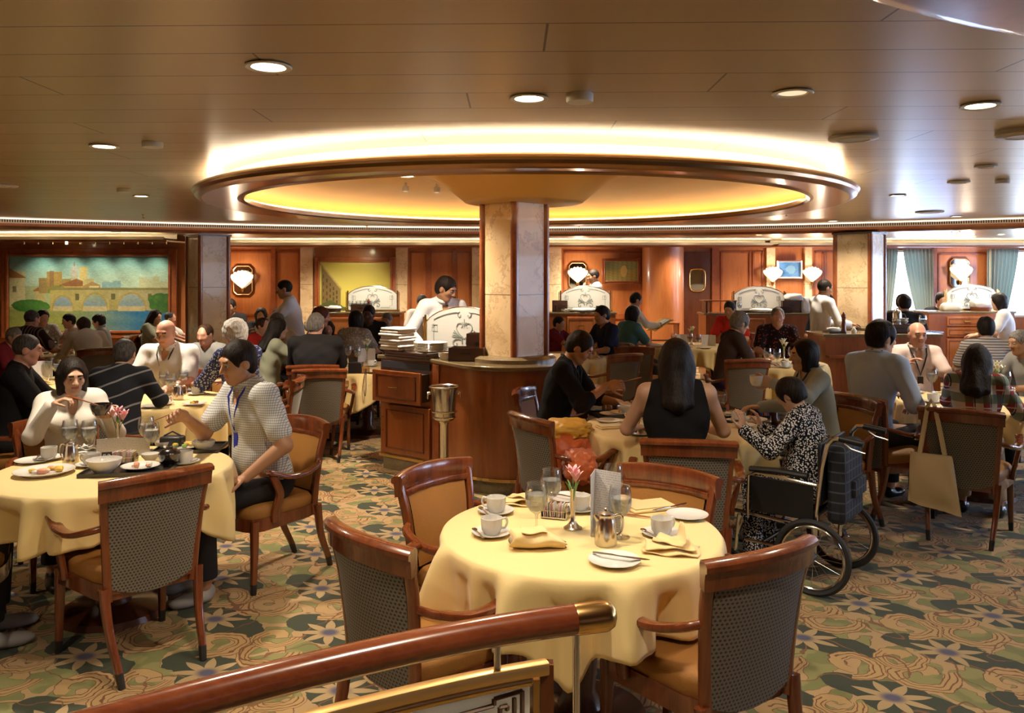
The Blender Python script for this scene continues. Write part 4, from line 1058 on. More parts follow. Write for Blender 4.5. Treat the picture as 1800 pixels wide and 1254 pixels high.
# ---- an etched glass screen in a frame: arched milky pane with scrolls
def spiral(cx, cz, r0, r1, a0, a1, n=22):
    return [(cx + (r0 + (r1 - r0) * i / n) * math.cos(a0 + (a1 - a0) * i / n), 0, cz + (r0 + (r1 - r0) * i / n) * math.sin(a0 + (a1 - a0) * i / n)) for i in range(n + 1)]
def make_screen():
    t = thing('etched_screen', 'x', 'glass screen')
    W, H0, H1 = .42, .30, .44
    top = [(-W + 2 * W * i / 28, H0 + (H1 - H0) * (1 - ((-W + 2 * W * i / 28) / W) ** 2) ** .75 if 0 < i < 28 else H0) for i in range(29)]
    poly = [(-W, .03)] + top + [(W, .03)]
    m_ = MB(); n = len(poly)
    m_.v = [(x, -.006, z) for x, z in poly] + [(x, .006, z) for x, z in poly]
    m_.f = [tuple(range(n))[::-1], tuple(range(n, 2 * n))] + [(i, (i + 1) % n, n + (i + 1) % n, n + i) for i in range(n)]; m_.m = [0] * len(m_.f)
    m_.build('glass_pane', 'frosted', t, smooth=False)
    MB().tube([(x, 0, z) for x, z in poly[1:-1]], .008, 6).build('arched_rim', 'steel', t)
    for s in (-1, 1):
        MB().box((s * (W + .012), 0, .18), (.022, .028, .36)).box((s * (W + .038), 0, .17), (.012, .02, .34)).build('side_post', 'brass', t)
    MB().box((0, 0, .015), (2 * W + .1, .05, .03)).build('base_rail', 'brass', t)
    for yy in (-.0085,):
        e = MB(); R = .0045
        def st(pts, r=R): e.tube([(x, yy, z) for x, _, z in pts], r, 5)
        for s in (-1, 1):
            st([(s * .06 + 0, 0, H1 - .055)] + [(s * (.06 + .28 * k / 8), 0, H0 - .045 + (H1 - H0 + .0) * (1 - ((.06 + .28 * k / 8) / W) ** 2) ** .75) for k in range(1, 9)])
            st(spiral(s * .05, H1 - .075, .028, .008, PI / 2, PI / 2 + s * -1.6 * PI))
            st([(s * .34, 0, H0 - .02), (s * .34, 0, .10), (s * .30, 0, .10), (s * .30, 0, .07), (s * .14, 0, .07)], .003)
            st([(s * .36, 0, H0 - .03), (s * .30, 0, H0 - .03), (s * .30, 0, H0 - .09), (s * .36, 0, H0 - .09), (s * .36, 0, H0 - .05), (s * .33, 0, H0 - .05), (s * .33, 0, H0 - .07)], .003)
            st(bez([(0, 0, .15), (s * .05, 0, .19), (s * .085, 0, .24), (s * .07, 0, .285), (s * .035, 0, .29), (s * .02, 0, .265), (s * .035, 0, .25)], 5))
            for k in range(4):
                st(bez([(s * .03, 0, .16), (s * .09, 0, .185 + .012 * k - .02), (s * (.135 - .008 * k), 0, .17 + .018 * k)], 5), .005)
            st(bez([(s * .02, 0, .135), (s * .07, 0, .15), (s * .12, 0, .125), (s * .115, 0, .085), (s * .08, 0, .085), (s * .085, 0, .11)], 5), .006)
            st([(s * .025, 0, .155), (s * .02, 0, .10)], .007)
        st([(0, 0, .26), (0, 0, .33)], .005); st(bez([(-.022, 0, .30), (0, 0, .275), (.022, 0, .30)], 4), .004)
        e.build('etched_scrolls', 'etch_grey', t)
    return t
SC = make_screen(); SC.location = (-.43, 7.50, 1.035); SC.rotation_euler = (0, 0, -math.radians(30)); SC['label'] = 'arched etched glass screen on the counter beside the centre pillar'
def screen(px, Y, z, rz, label): return dup(SC, P(px, Y + .15, z), rz, label)

# ---- sideboards at the back
def sideboard(px0, px1, Y, z, label, doors, extra=None, depth=.55, top='granite', d0=0.0, round_end=False):
    x0, x1 = fx(px0, Y), fx(px1, Y); w_ = x1 - x0
    t = thing('sideboard', label, 'sideboard', ((x0 + x1) / 2, Y + depth / 2, 0))
    if round_end:
        pl = [(-w_ / 2, depth / 2)] + [(w_ / 2 * math.cos(math.radians(180 + 4.5 * k)), depth / 2 - depth * abs(math.sin(math.radians(180 + 4.5 * k))) ** .8) for k in range(1, 40)] + [(w_ / 2, depth / 2)]
    else: pl = [(-w_ / 2, depth / 2), (-w_ / 2, -depth / 2), (w_ / 2, -depth / 2), (w_ / 2, depth / 2)]
    MB().prism(inset(pl, .04), 0, .10).build('plinth', 'wood_dark', t, smooth=False)
    MB().prism(inset(pl, .01), .10, z - .035).build('body', 'wood_counter', t, ang=25)
    MB().prism(inset(pl, -.02), z - .035, z).build('counter_top', top, t, ang=25, bevel=.006)
    for (a, c, za, zb, kind) in doors:
        xa, xb = (a - HX) / F * Y - (x0 + x1) / 2, (c - HX) / F * Y - (x0 + x1) / 2; y_ = -depth / 2 - .008 - d0
        dr_ = MB().box(((xa + xb) / 2, y_, (za + zb) / 2), (xb - xa, .022, zb - za)).build(kind, 'wood_panel', t, bevel=.004)
        q = .035; m_ = MB(); cx = (xa + xb) / 2; cz = (za + zb) / 2
        for s in (-1, 1):
            m_.box((cx, y_ - .014, cz + s * ((zb - za) / 2 - q)), (xb - xa - 2 * q, .008, .012)); m_.box((cx + s * ((xb - xa) / 2 - q), y_ - .014, cz), (.012, .008, zb - za - 2 * q))
        m_.build('moulding', 'wood_trim', dr_)
        MB().box((cx, y_ - .03, cz), (.10, .012, .014)).box((cx - .045, y_ - .02, cz), (.01, .02, .01)).box((cx + .045, y_ - .02, cz), (.01, .02, .01)).build('handle', 'brass', dr_)
    return t
sideboard(556, 704, 14.0, 1.15, 'wood sideboard in front of the yellow facade painting', [(575, 625, .72, 1.06, 'drawer'), (630, 685, .72, 1.06, 'drawer')])
sideboard(964, 1083, 14.0, 1.15, 'wood sideboard right of the centre pillar, under the sconce', [(997, 1046, .76, 1.07, 'drawer'), (997, 1046, .2, .72, 'door')])
sideboard(1240, 1448, 13.6, 1.15, 'wood sideboard behind the man in the red shirt, in front of the blue chart', [(1293, 1345, .72, 1.06, 'drawer'), (1293, 1345, .2, .68, 'door')])
sideboard(1632, 1785, 13.6, 1.18, 'wood sideboard with three drawers at far right', [(1664, 1733, .94, 1.09, 'drawer'), (1664, 1733, .76, .91, 'drawer'), (1664, 1733, .2, .73, 'door')])
t = sideboard(1450, 1655, 10.05, 1.05, 'curved wood counter at the foot of the right marble pillar', [(1597, 1640, .62, .92, 'drawer')], depth=.62, round_end=False)
MB().box((-.2, -.35, .78), (1.0, .12, .03)).build('ledge', 'wood_trim', t)
MB().lathe([(.42, 1.05), (.42, 1.07), (.38, 1.085), (.0, 1.085)], 40, 0, (4.83 - t.location.x, 11.3 - t.location.y, 0)).build('pillar_base', 'granite', t)
# raised shelf at the left end of the third sideboard
t = thing('serving_shelf', 'raised dark shelf at the left end of the sideboard with the red shirt in front', 'shelf', P(1262, 13.85, 1.15))
MB().box((0, 0, .20), (.55, .34, .02)).build('shelf_board', 'wood_counter', t)
for s in (-1, 1): MB().box((s * .24 + .02, .02, .095), (.03, .3, .19)).build('support', 'frame_dark', t)
screen(655, 14.15, 1.15, 0, 'arched etched glass screen on the sideboard before the yellow painting')
screen(1029, 14.15, 1.15, 0, 'arched etched glass screen right of the centre pillar'); screen(1334, 13.8, 1.15, 0, 'arched etched glass screen left of the waiter by the right pillar')
o = screen(1708, 13.8, 1.18, 0, 'bluish etched glass screen on the sideboard at far right')
# low service stand behind the man in black
t = thing('side_table', 'small brown wooden side table behind the man in the black shirt', 'table', P(1050, 7.5))
MB().box((0, 0, .73), (.42, .42, .025)).build('table_top', 'wood_counter', t, bevel=.004)
for sx in (-1, 1):
    for sy in (-1, 1): MB().box((sx * .18, sy * .18, .36), (.035, .035, .72)).build('leg', 'wood_chair', t)
MB().box((0, -.18, .66), (.36, .02, .10)).build('apron', 'wood_chair', t)
t = thing('side_table', 'open dark wood cabinet in front of the round wooden bulge', 'cabinet', P(1165, 14.6))
MB().box((0, 0, .93), (.52, .4, .03)).build('table_top', 'wood_counter', t)
for s in (-1, 1): MB().box((s * .24, 0, .46), (.03, .38, .92)).build('side_panel', 'wood_counter', t)
MB().box((0, .1, .62), (.45, .2, .02)).build('shelf', 'wood_dark', t)

# ================================================================== champagne bucket on its stand
bx, by = P(781, 6.42).x, 6.42
t = thing('wine_cooler_stand', 'chrome stand holding the ice bucket at the service counter', 'stand', (bx, by, 0))
MB().lathe([(.0005, 0), (.14, 0), (.14, .012), (.04, .03), (.034, .05), (.034, .60), (.05, .625), (.075, .635), (.0005, .637)], 28).build('pedestal', 'steel', t)
for zz, rr_ in ((.70, .098), (.655, .092)): MB().tube([(rr_ * math.cos(a * PI / 16), rr_ * math.sin(a * PI / 16), zz) for a in range(32)], .004, 6, loop=True).build('support_ring', 'steel', t)
for a in (0.6, 2.7, 4.7): MB().tube([(.07 * math.cos(a), .07 * math.sin(a), .635), (.092 * math.cos(a), .092 * math.sin(a), .66), (.098 * math.cos(a), .098 * math.sin(a), .70)], .004, 6).build('prong', 'steel', t)
t = thing('ice_bucket', 'polished steel ice bucket with ring handles, standing in the stand', 'bucket', (bx, by, .638))
MB().lathe([(.0005, 0), (.078, .0), (.082, .01), (.104, .245), (.120, .250), (.122, .258), (.112, .262), (.100, .255), (.078, .015), (.0005, .012)], 36).build('bowl', 'steel', t)
for s in (-1, 1):
    MB().ball((s * .115, 0, .205), .014, 6).build('handle_knob', 'steel', t)
    MB().tube([(s * .128 + .0, .026 * math.cos(a * PI / 8), .185 + .026 * math.sin(a * PI / 8)) for a in range(16)], .005, 6, loop=True).build('ring_handle', 'steel', t)

# ================================================================== handrail with a brass end and glass panel, at the stairs
t = thing('stair_railing', 'glossy brown handrail with brass end over a milky glass panel', 'railing', (0, 0, 0))
def rail_y(x): return 1.93 - .44 * ((.27 - x) / .95) ** 1.45 if x < .27 else 1.93
pts = [Vector((-.95 + 1.22 * i / 30, rail_y(-.95 + 1.22 * i / 30), .955)) for i in range(28)]
MB().tube(pts, .0345, 20).build('handrail', 'wood_rail', t)
pe = pts[-1]; de = (pts[-1] - pts[-2]).normalized()
capm = MB()
capm.tube([pe + de * d for d in (-.004, .0, .07, .078, .090, .097, .100)], [.035, .0355, .0355, .034, .028, .016, .001], 24); capm.build('end_cap', 'brass', t)
o_ = [Vector((x, rail_y(x) , .855)) for x in [-.95 + 1.03 * i / 26 for i in range(27)]]
MB().bar(o_, .034, .030, (0, 1, 0), rnd_=.2).build('top_bar', 'brass_bar', t)
MB().bar([p + Vector((0, -.004, -.022)) for p in o_[:-1]], .030, .022, (0, 1, 0), rnd_=.4).build('brass_strip', 'brass', t)
e1 = o_[-1]; MB().box((e1.x, e1.y, .47), (.030, .030, .79)).build('side_bar', 'wood_chair', t)
MB().box((e1.x - .024, e1.y - .004, .46), (.014, .018, .74)).build('brass_strip', 'brass', t)
m_ = MB(); m_.loft([[(p.x, p.y - .003, z), (p.x, p.y + .003, z), (p.x, p.y + .003, z), (p.x, p.y - .003, z)] for z in (.10,) for p in o_[:-1]] if False else [[(p.x, p.y - .003, .08), (p.x, p.y + .003, .08), (p.x, p.y + .003, .83), (p.x, p.y - .003, .83)] for p in o_[:-1]], 0)
m_.build('glass_pane', 'frosted', t)
MB().bar([(p.x, p.y, .065) for p in o_[:-1]], .03, .03, (0, 1, 0)).build('bottom_bar', 'wood_rail', t)
# greek key border
def on(s_, z): # s_ metres left of the pane's right edge
    x = e1.x - .045 - s_; return (x, rail_y(x) - .0065, z)
kp = [(0, .30), (0, .805), (.05, .805), (.05, .775), (.022, .775), (.022, .745), (.036, .745), (.036, .757)]
km = MB()
def key(pts_, w_=.011):
    for (a, b_) in zip(pts_[:-1], pts_[1:]):
        p0, p1 = Vector(on(*a)), Vector(on(*b_)); km.tube([p0, p1], w_ * .5, 4)
key([(.012, .26), (.012, .812), (.075, .806), (.075, .792), (.20, .785)]); key([(.20, .785), (.20, .765), (.36, .752), (.36, .72), (.55, .70)])
key([(.030, .80), (.030, .762), (.062, .762), (.062, .785), (.046, .785), (.046, .775)]); key([(.030, .745), (.062, .745), (.062, .70), (.030, .70), (.030, .72), (.048, .72)]); key([(.030, .685), (.030, .60)])
km.build('greek_key', 'key_brown', t)
for px, y_, z0_, z1_, r_ in ((875, 1.90, .865, .93, .008), (1012, 1.925, 0.0, .93, .0085)):
    x_ = (px - HX) / F * y_; MB().tube([(x_, rail_y(x_), z0_), (x_, rail_y(x_), z1_)], r_, 12).build('post', 'steel', t)

# ================================================================== wheelchair
wx, wy, wrz = 1.66, 4.86, math.radians(52)               # it looks left and away from the camera
t = thing('wheelchair', 'black folding wheelchair with spoked wheels and plaid back bag', 'wheelchair', (wx, wy, 0), wrz)
WHL = []
for s in (-1, 1):
    wl = MB(); R = .195
    wl.tube([(s * .275, -.20 + R * math.cos(a * PI / 24), .205 + R * math.sin(a * PI / 24)) for a in range(48)], .0165, 8, loop=True)
    wl = wl.build('rear_wheel', 'black_rubber', t)
    MB().tube([(s * .275, -.20 + (R - .024) * math.cos(a * PI / 24), .205 + (R - .024) * math.sin(a * PI / 24)) for a in range(48)], .008, 6, loop=True).build('rim', 'steel', wl)
    sp = MB()
    for k in range(16):
        a = 2 * PI * k / 16; sp.tube([(s * (.275 + (.018 if k % 2 else -.018)), -.20, .205), (s * .275, -.20 + .17 * math.cos(a), .205 + .17 * math.sin(a))], .0013, 4)
    sp.build('spokes', 'steel', wl)
    MB().tube([(s * .245, -.20, .205), (s * .305, -.20, .205)], .022, 12).build('hub', 'black_vinyl', wl)
    cw = MB().tube([(s * .245, .27 + .06 * math.cos(a * PI / 12), .078 + .06 * math.sin(a * PI / 12)) for a in range(24)], .0165, 8, loop=True).build('caster_wheel', 'black_rubber', t)
    MB().lathe([(.0005, -.014), (.045, -.014), (.045, .014), (.0005, .014)], 16).build('caster_hub', 'grey_dark', cw).matrix_local = Matrix.Translation((s * .245, .27, .078)) @ Matrix.Rotation(PI / 2, 4, 'Y')
    MB().tube([(s * .245, .27, .078), (s * .245, .25, .16), (s * .235, .235, .36)], .011, 8).build('caster_fork', 'steel', t)
    MB().tube([(s * .235, -.20, .36), (s * .235, .26, .38), (s * .235, .33, .33), (s * .235, .43, .10)], .0115, 8).build('side_tube', 'steel', t)
    MB().tube([(s * .235, -.20, .20), (s * .235, -.21, .44), (s * .235, -.24, .70), (s * .235, -.27, .83), (s * .235, -.30, .865), (s * .235, -.345, .87)], .0125, 8).build('back_tube', 'steel', t)
    MB().tube([(s * .235, -.335, .87), (s * .235, -.46, .855)], [.017, .018], 10).build('push_handle', 'black_vinyl', t)
    MB().tube([(s * .235, -.36, .845), (s * .235, -.40, .82), (s * .235, -.47, .805)], .005, 6).build('brake_lever', 'steel', t)
    MB().tube([(s * .245, -.22, .60), (s * .25, .12, .625), (s * .25, .17, .60), (s * .25, .175, .37)], .011, 8).build('arm_tube', 'steel', t)
    MB().bar([(s * .25, -.17, .645), (s * .25, .0, .65), (s * .25, .16, .64)], .05, .03, (1, 0, 0), rnd_=.5).build('arm_pad', 'black_vinyl', t)
    MB().box((s * .248, -.02, .50), (.012, .36, .20)).build('side_guard', 'black_vinyl', t, bevel=.004)
    MB().box((s * .19, .43, .085), (.13, .17, .014)).build('foot_plate', 'black_vinyl', t)
    MB().tube([(s * .235, -.20, .205), (s * .235, -.08, .22), (s * .235, .20, .22)], .010, 8).build('lower_tube', 'steel', t)
MB().box((0, 0, .415), (.44, .40, .03)).build('seat', 'black_vinyl', t, bevel=.008)
MB().box((0, -.225, .66), (.46, .018, .34)).build('backrest', 'black_vinyl', t, bevel=.006)
MB().tube([(-.235, -.1, .36), (.235, .1, .22)], .010, 8).build('cross_brace', 'steel', t); MB().tube([(.235, -.1, .36), (-.235, .1, .22)], .010, 8).build('cross_brace', 'steel', t)
m, nt, bb = newmat('plaid_bag'); nb = NB(nt); tc = nb.n('ShaderNodeTexCoord'); x_, y_, z_ = nb.xyz(tc.outputs['Object'])
a_ = nb.m('LESS_THAN', nb.m('FRACT', nb.m('MULTIPLY', x_, 18)), .16); c_ = nb.m('LESS_THAN', nb.m('FRACT', nb.m('MULTIPLY', z_, 18)), .16)
cc = nb.mix(a_, (.012, .014, .02), (.07, .08, .11)); nb.l(nb.mix(c_, cc, (.06, .07, .10)), bb.inputs['Base Color']); bb.inputs['Roughness'].default_value = .8
bg = MB().box((0, -.30, .60), (.36, .10, .44), taper=1.05).build('back_bag', 'plaid_bag', t, bevel=.03)
MB().box((.05, -.36, .56), (.22, .03, .10)).build('bag_flap', 'plaid_bag', bg, bevel=.01)

# ================================================================== tote bag hung on a chair back
hh = math.radians(36); fw_ = Vector((math.sin(hh), math.cos(hh), 0)); rt_ = Vector((math.cos(hh), -math.sin(hh), 0))
tb = Vector((3.15, 5.66, 0)) - fw_ * .395 - rt_ * .175
t = thing('tote_bag', 'plain beige canvas tote bag hanging from a chair back by its long handles', 'bag', tb, -hh)
rows = []
for j in range(15):
    q = j / 14; z = .58 - q * .36; hw = .125 + .035 * q; th = .012 + .035 * math.sin(PI * min(1, q * 1.1)) ** .8 * (1 if q < .97 else .4)
    ring_ = []
    for i in range(24):
        a = 2 * PI * i / 24; wv_ = .006 * math.sin(5 * a + q * 7)
        ring_.append((hw * math.copysign(abs(math.cos(a)) ** .7, math.cos(a)) + .02 * q, -th * math.sin(a) - .01 + wv_, z - .03 * q * math.cos(a)))
    rows.append(ring_)
MB().loft(rows, 0).build('bag_body', 'canvas', t, ang=80)
for yy in (-.022, .004):
    MB().bar([(-.07, yy, .56), (-.05, yy + .01, .70), (-.028, .04, .885), (-.010, .06, .925), (.015, .04, .89), (.055, yy + .01, .72), (.085, yy, .56)], .026, .004, (1, 0, 0), rnd_=.1).build('handle', 'canvas', t)
# ================================================================== orange bags and a gold cloth on the empty chair
def crumple(mb, c, r, seed, k=.16, n=16, mi=0):
    rr_ = random.Random(seed); ph = [(rr_.uniform(-1, 1), rr_.uniform(-1, 1), rr_.uniform(-1, 1), rr_.uniform(0, 6)) for _ in range(8)]
    rings = []
    for i in range(n + 1):
        a = -PI / 2 + PI * i / n; q = max(math.cos(a), 1e-3); row = []
        for j in range(2 * n):
            b_ = 2 * PI * j / (2 * n); d = Vector((q * math.cos(b_), q * math.sin(b_), math.sin(a)))
            d = Vector([math.copysign(abs(v) ** .7, v) for v in d])
            s_ = 1 + k * sum(abs(math.sin((6 if n < 20 else 9) * (d.x * p[0] + d.y * p[1] + d.z * p[2]) + p[3])) for p in ph) / 4 - k
            row.append((c[0] + r[0] * d.x * s_, c[1] + r[1] * d.y * s_, c[2] + r[2] * d.z * s_))
        rings.append(row)
    return mb.loft(rings, mi)
t = thing('orange_bag', 'shiny orange cloth bag lying on the seat beside the man in the black shirt', 'bag', (.34, 5.33, .49))
crumple(MB(), (0, 0, .115), (.16, .16, .12), 4, .26, 30).build('bag_body', 'orange_bag', t, ang=180)
MB().tube([(-.10, 0, .20), (-.05, .02, .26), (.05, .02, .26), (.10, 0, .20)], .008, 6).build('bag_strap', 'orange_bag', t)
o = crumple(MB(), (0, 0, .03), (.15, .16, .05), 9, .34, 26).build('gold_shawl', 'gold_cloth', ang=180); o.location = (.36, 5.42, .72); tag(o, 'golden yellow cloth lying on top of the orange bag', 'cloth')
o = crumple(MB(), (0, 0, .09), (.10, .15, .09), 12, .3, 26).build('orange_bag', 'orange_bag', ang=180); o.location = (.42, 5.08, .49); tag(o, 'small orange bundle tucked under the chair arm beside the orange bag', 'bag')

# ================================================================== people
class Field:                                             # a smooth solid on a grid, turned into one continuous skin
    def __init__(s, lo, hi, h):
        s.lo = np.array(lo, float) - 3 * h; s.h = h
        s.n = np.ceil((np.array(hi) - s.lo) / h).astype(int) + 4
        s.f = np.full(s.n, 0.2, np.float32)
        s.ax = [(s.lo[i] + h * np.arange(s.n[i])).astype(np.float32) for i in range(3)]
    def blk(s, lo, hi):
        a = np.clip(np.floor((np.array(lo) - s.lo) / s.h).astype(int), 0, s.n - 1); b = np.clip(np.ceil((np.array(hi) - s.lo) / s.h).astype(int) + 1, 1, s.n)
        if np.any(b <= a): return None
        sl = tuple(slice(a[i], b[i]) for i in range(3))
        g = [s.ax[0][sl[0]][:, None, None], s.ax[1][sl[1]][None, :, None], s.ax[2][sl[2]][None, None, :]]
        return sl, g
    def put(s, sl, d, k):
        o = s.f[sl]
        if k > 0:
            hh = np.maximum(k - np.abs(o - d), 0) / k; s.f[sl] = np.minimum(o, d) - hh * hh * k * .25
        else: s.f[sl] = np.minimum(o, d)
    def cap(s, a, b, ra, rb, k=.02, op='add'):
        a = np.array(a, float); b = np.array(b, float); R = max(ra, rb) + k + 3 * s.h + .02
        q = s.blk(np.minimum(a, b) - R, np.maximum(a, b) + R)
        if q is None: return
        sl, g = q; ab = b - a; L = max(float(ab @ ab), 1e-9)
        t = np.clip(sum((g[i] - a[i]) * ab[i] for i in range(3)) / L, 0, 1)
        d = np.sqrt(sum((g[i] - a[i] - t * ab[i]) ** 2 for i in range(3))) - (ra + (rb - ra) * t)
        if op == 'add': s.put(sl, d, k)
        else:
            o = s.f[sl]; d = -d; hh = np.maximum(k - np.abs(o - d), 0) / max(k, 1e-6); s.f[sl] = np.maximum(o, d) + hh * hh * k * .25
    def ell(s, c, r, M=None, k=.02, op='add'):
        c = np.array(c, float); r = np.array(r, float); R = r.max() + k + 3 * s.h + .02
        q = s.blk(c - R, c + R)
        if q is None: return
        sl, g = q; p = [g[i] - c[i] for i in range(3)]
        if M is not None: p = [sum(p[j] * M[j][i] for j in range(3)) for i in range(3)]   # into the ellipsoid's own axes (columns of M)
        k0 = np.sqrt(sum((p[i] / r[i]) ** 2 for i in range(3))); k1 = np.sqrt(sum((p[i] / r[i] ** 2) ** 2 for i in range(3))) + 1e-6
        d = k0 * (k0 - 1) / k1
        if op == 'add': s.put(sl, d, k)
        else:
            o = s.f[sl]; d = -d; hh = np.maximum(k - np.abs(o - d), 0) / max(k, 1e-6); s.f[sl] = np.maximum(o, d) + hh * hh * k * .25
    def cut(s, p, n):                                   # keep the side that n points away from
        n = np.array(n, float); n /= np.linalg.norm(n)
        d = (s.ax[0][:, None, None] - p[0]) * n[0] + (s.ax[1][None, :, None] - p[1]) * n[1] + (s.ax[2][None, None, :] - p[2]) * n[2]
        s.f = np.maximum(s.f, d.astype(np.float32))
    def ripple(s, amp, fr, seed=0, zf=1.0):
        r = np.random.RandomState(seed); d = 0
        for _ in range(5):
            a = r.uniform(-1, 1, 3) * fr; a[2] *= zf; d = d + np.sin(a[0] * s.ax[0][:, None, None] + a[1] * s.ax[1][None, :, None] + a[2] * s.ax[2][None, None, :] + r.uniform(0, 6))
        s.f = s.f + (amp * d / 3).astype(np.float32)
    def mesh(s):
        f = s.f; n = f.shape; ins = f < 0
        c = ins[:-1, :-1, :-1].astype(np.int8)
        for dx in (0, 1):
            for dy in (0, 1):
                for dz in (0, 1):
                    if dx + dy + dz: c = c + ins[dx:n[0] - 1 + dx, dy:n[1] - 1 + dy, dz:n[2] - 1 + dz]
        act = (c > 0) & (c < 8); cell = np.argwhere(act)
        if len(cell) == 0: return np.zeros((0, 3)), np.zeros((0, 4), int)
        idx = np.full(act.shape, -1, np.int32); idx[act] = np.arange(len(cell))
        pos = np.zeros((len(cell), 3)); cnt = np.zeros(len(cell))
        corners = [(a, b_, d) for a in (0, 1) for b_ in (0, 1) for d in (0, 1)]
        for i, p in enumerate(corners):
            for q in corners[i + 1:]:
                if sum(abs(p[k] - q[k]) for k in range(3)) != 1: continue
                fa = f[cell[:, 0] + p[0], cell[:, 1] + p[1], cell[:, 2] + p[2]]; fb = f[cell[:, 0] + q[0], cell[:, 1] + q[1], cell[:, 2] + q[2]]
                m_ = (fa < 0) != (fb < 0); t = np.where(m_, fa / np.where(m_, fa - fb, 1), 0)
                pos += np.where(m_[:, None], np.array(p) + t[:, None] * (np.array(q) - np.array(p)), 0); cnt += m_
        v = s.lo + s.h * (cell + pos / cnt[:, None])
        qs = []
        for ax in range(3):
            sa = [slice(1, n[k] - 1) for k in range(3)]; sb = list(sa); sa[ax] = slice(0, n[ax] - 1); sb[ax] = slice(1, n[ax])
            A, B = ins[tuple(sa)], ins[tuple(sb)]; e = np.argwhere(A != B)
            if not len(e): continue
            fl = A[tuple(e.T)]; off = np.array([1, 1, 1]); off[ax] = 0; e = e + off
            u, w_ = [k for k in range(3) if k != ax]
            def ci(du, dw):
                q = e.copy(); q[:, u] -= du; q[:, w_] -= dw; return idx[q[:, 0], q[:, 1], q[:, 2]]
            quad = np.stack([ci(1, 1), ci(0, 1), ci(0, 0), ci(1, 0)], 1)
            flip = fl if ax != 1 else ~fl
            quad = np.where(flip[:, None], quad, quad[:, ::-1]); qs.append(quad)
        q = np.concatenate(qs); return v, q[(q >= 0).all(1)]
def nmesh(name, v, q, mats, parent=None, mi=None):
    me = bpy.data.meshes.new(name)
    me.vertices.add(len(v)); me.vertices.foreach_set('co', np.asarray(v, np.float32).ravel())
    me.loops.add(len(q) * 4); me.loops.foreach_set('vertex_index', q.ravel().astype(np.int32))
    me.polygons.add(len(q)); me.polygons.foreach_set('loop_start', np.arange(len(q), dtype=np.int32) * 4); me.polygons.foreach_set('loop_total', np.full(len(q), 4, np.int32))
    for m_ in mats: me.materials.append(MATS[m_])
    if mi is not None: me.polygons.foreach_set('material_index', mi.astype(np.int32))
    me.polygons.foreach_set('use_smooth', np.ones(len(q), bool)); me.update(calc_edges=True)
    o = bpy.data.objects.new(name, me); COL.objects.link(o)
    if parent is not None: o.parent = parent
    return o
def skinmat(name, col):
    m_ = flat(name, col, 0.5, var=0.10, vscale=9); m_.node_tree.nodes['Principled BSDF'].inputs['Subsurface Weight'].default_value = 0.0; return m_
for nm, c in (('skin_light', (.60, .36, .24)), ('skin_tan', (.46, .24, .13)), ('skin_pink', (.62, .32, .22)), ('skin_brown', (.30, .15, .08)), ('skin_dark', (.16, .08, .05))): skinmat(nm, c)
flat('lips', (.42, .13, .10), .45); flat('eye_white', (.42, .36, .32), .3); flat('iris', (.03, .015, .01), .1)
def hairmat(name, c, c2):
    m_, nt, b = newmat(name); nb = NB(nt); tc = nb.n('ShaderNodeTexCoord'); mp = nb.n('ShaderNodeMapping'); mp.inputs['Scale'].default_value = (110, 110, 14)
    nb.l(tc.outputs['Object'], mp.inputs[0]); nn = nb.noise(mp.outputs[0], 1.0, 3, .6)
    nb.l(nb.mix(nb.smooth(nn[0], .35, .65), c, c2), b.inputs['Base Color']); b.inputs['Roughness'].default_value = .55; b.inputs['Specular IOR Level'].default_value = .22
    bp = nb.n('ShaderNodeBump'); bp.inputs['Strength'].default_value = .7; bp.inputs['Distance'].default_value = .006
    nb.l(nn[0], bp.inputs['Height']); nb.l(bp.outputs[0], b.inputs['Normal'])
hairmat('hair_black', (.006, .004, .004), (.022, .014, .010)); hairmat('hair_brown', (.03, .014, .007), (.075, .035, .018))
hairmat('hair_grey', (.14, .13, .12), (.30, .28, .26)); hairmat('hair_white', (.42, .41, .40), (.72, .70, .66)); hairmat('hair_dkgrey', (.035, .032, .03), (.10, .09, .085)); hairmat('hair_red', (.08, .02, .01), (.15, .04, .02))
def cloth(name, c, r=.9, **k): flat(name, c, r, bump=.10, bscale=160, spec=.15, **k)
for nm, c in (('c_white', (.88, .87, .86)), ('c_cream', (.80, .76, .69)), ('c_black', (.012, .011, .012)), ('c_navy', (.018, .022, .05)), ('c_grey', (.28, .28, .27)), ('c_greygreen', (.40, .42, .36)), ('c_ltblue', (.52, .68, 1.0)), ('c_red', (.50, .03, .02)), ('c_pink', (.82, .66, .60)), ('c_khaki', (.50, .42, .32)), ('c_dark', (.03, .028, .03)), ('c_olive', (.36, .38, .28)), ('c_maroon', (.20, .02, .03)), ('c_teal', (.10, .25, .26)), ('c_purple', (.05, .03, .12)), ('c_brownshirt', (.06, .045, .04)), ('c_uniform', (.92, .93, .94)), ('c_sock', (.05, .05, .05))): cloth(nm, c)
flat('shoe_brown', (.06, .025, .012), .3, coat=.3); flat('shoe_black', (.012, .012, .012), .3, coat=.3); flat('shoe_grey', (.35, .33, .31), .6); flat('lanyard_blue', (.02, .03, .35), .5); flat('lanyard_black', (.015, .015, .018), .5)
def pattern(name, fn, r=.8):
    m_, nt, b = newmat(name); nb = NB(nt); tc = nb.n('ShaderNodeTexCoord'); nb.l(fn(nb, tc.outputs['Object']), b.inputs['Base Color']); b.inputs['Roughness'].default_value = .9; b.inputs['Specular IOR Level'].default_value = .15
def fr(nb, s, k, w_, ph=0): return nb.m('LESS_THAN', nb.m('FRACT', nb.m('ADD', nb.m('MULTIPLY', s, k), ph)), w_)
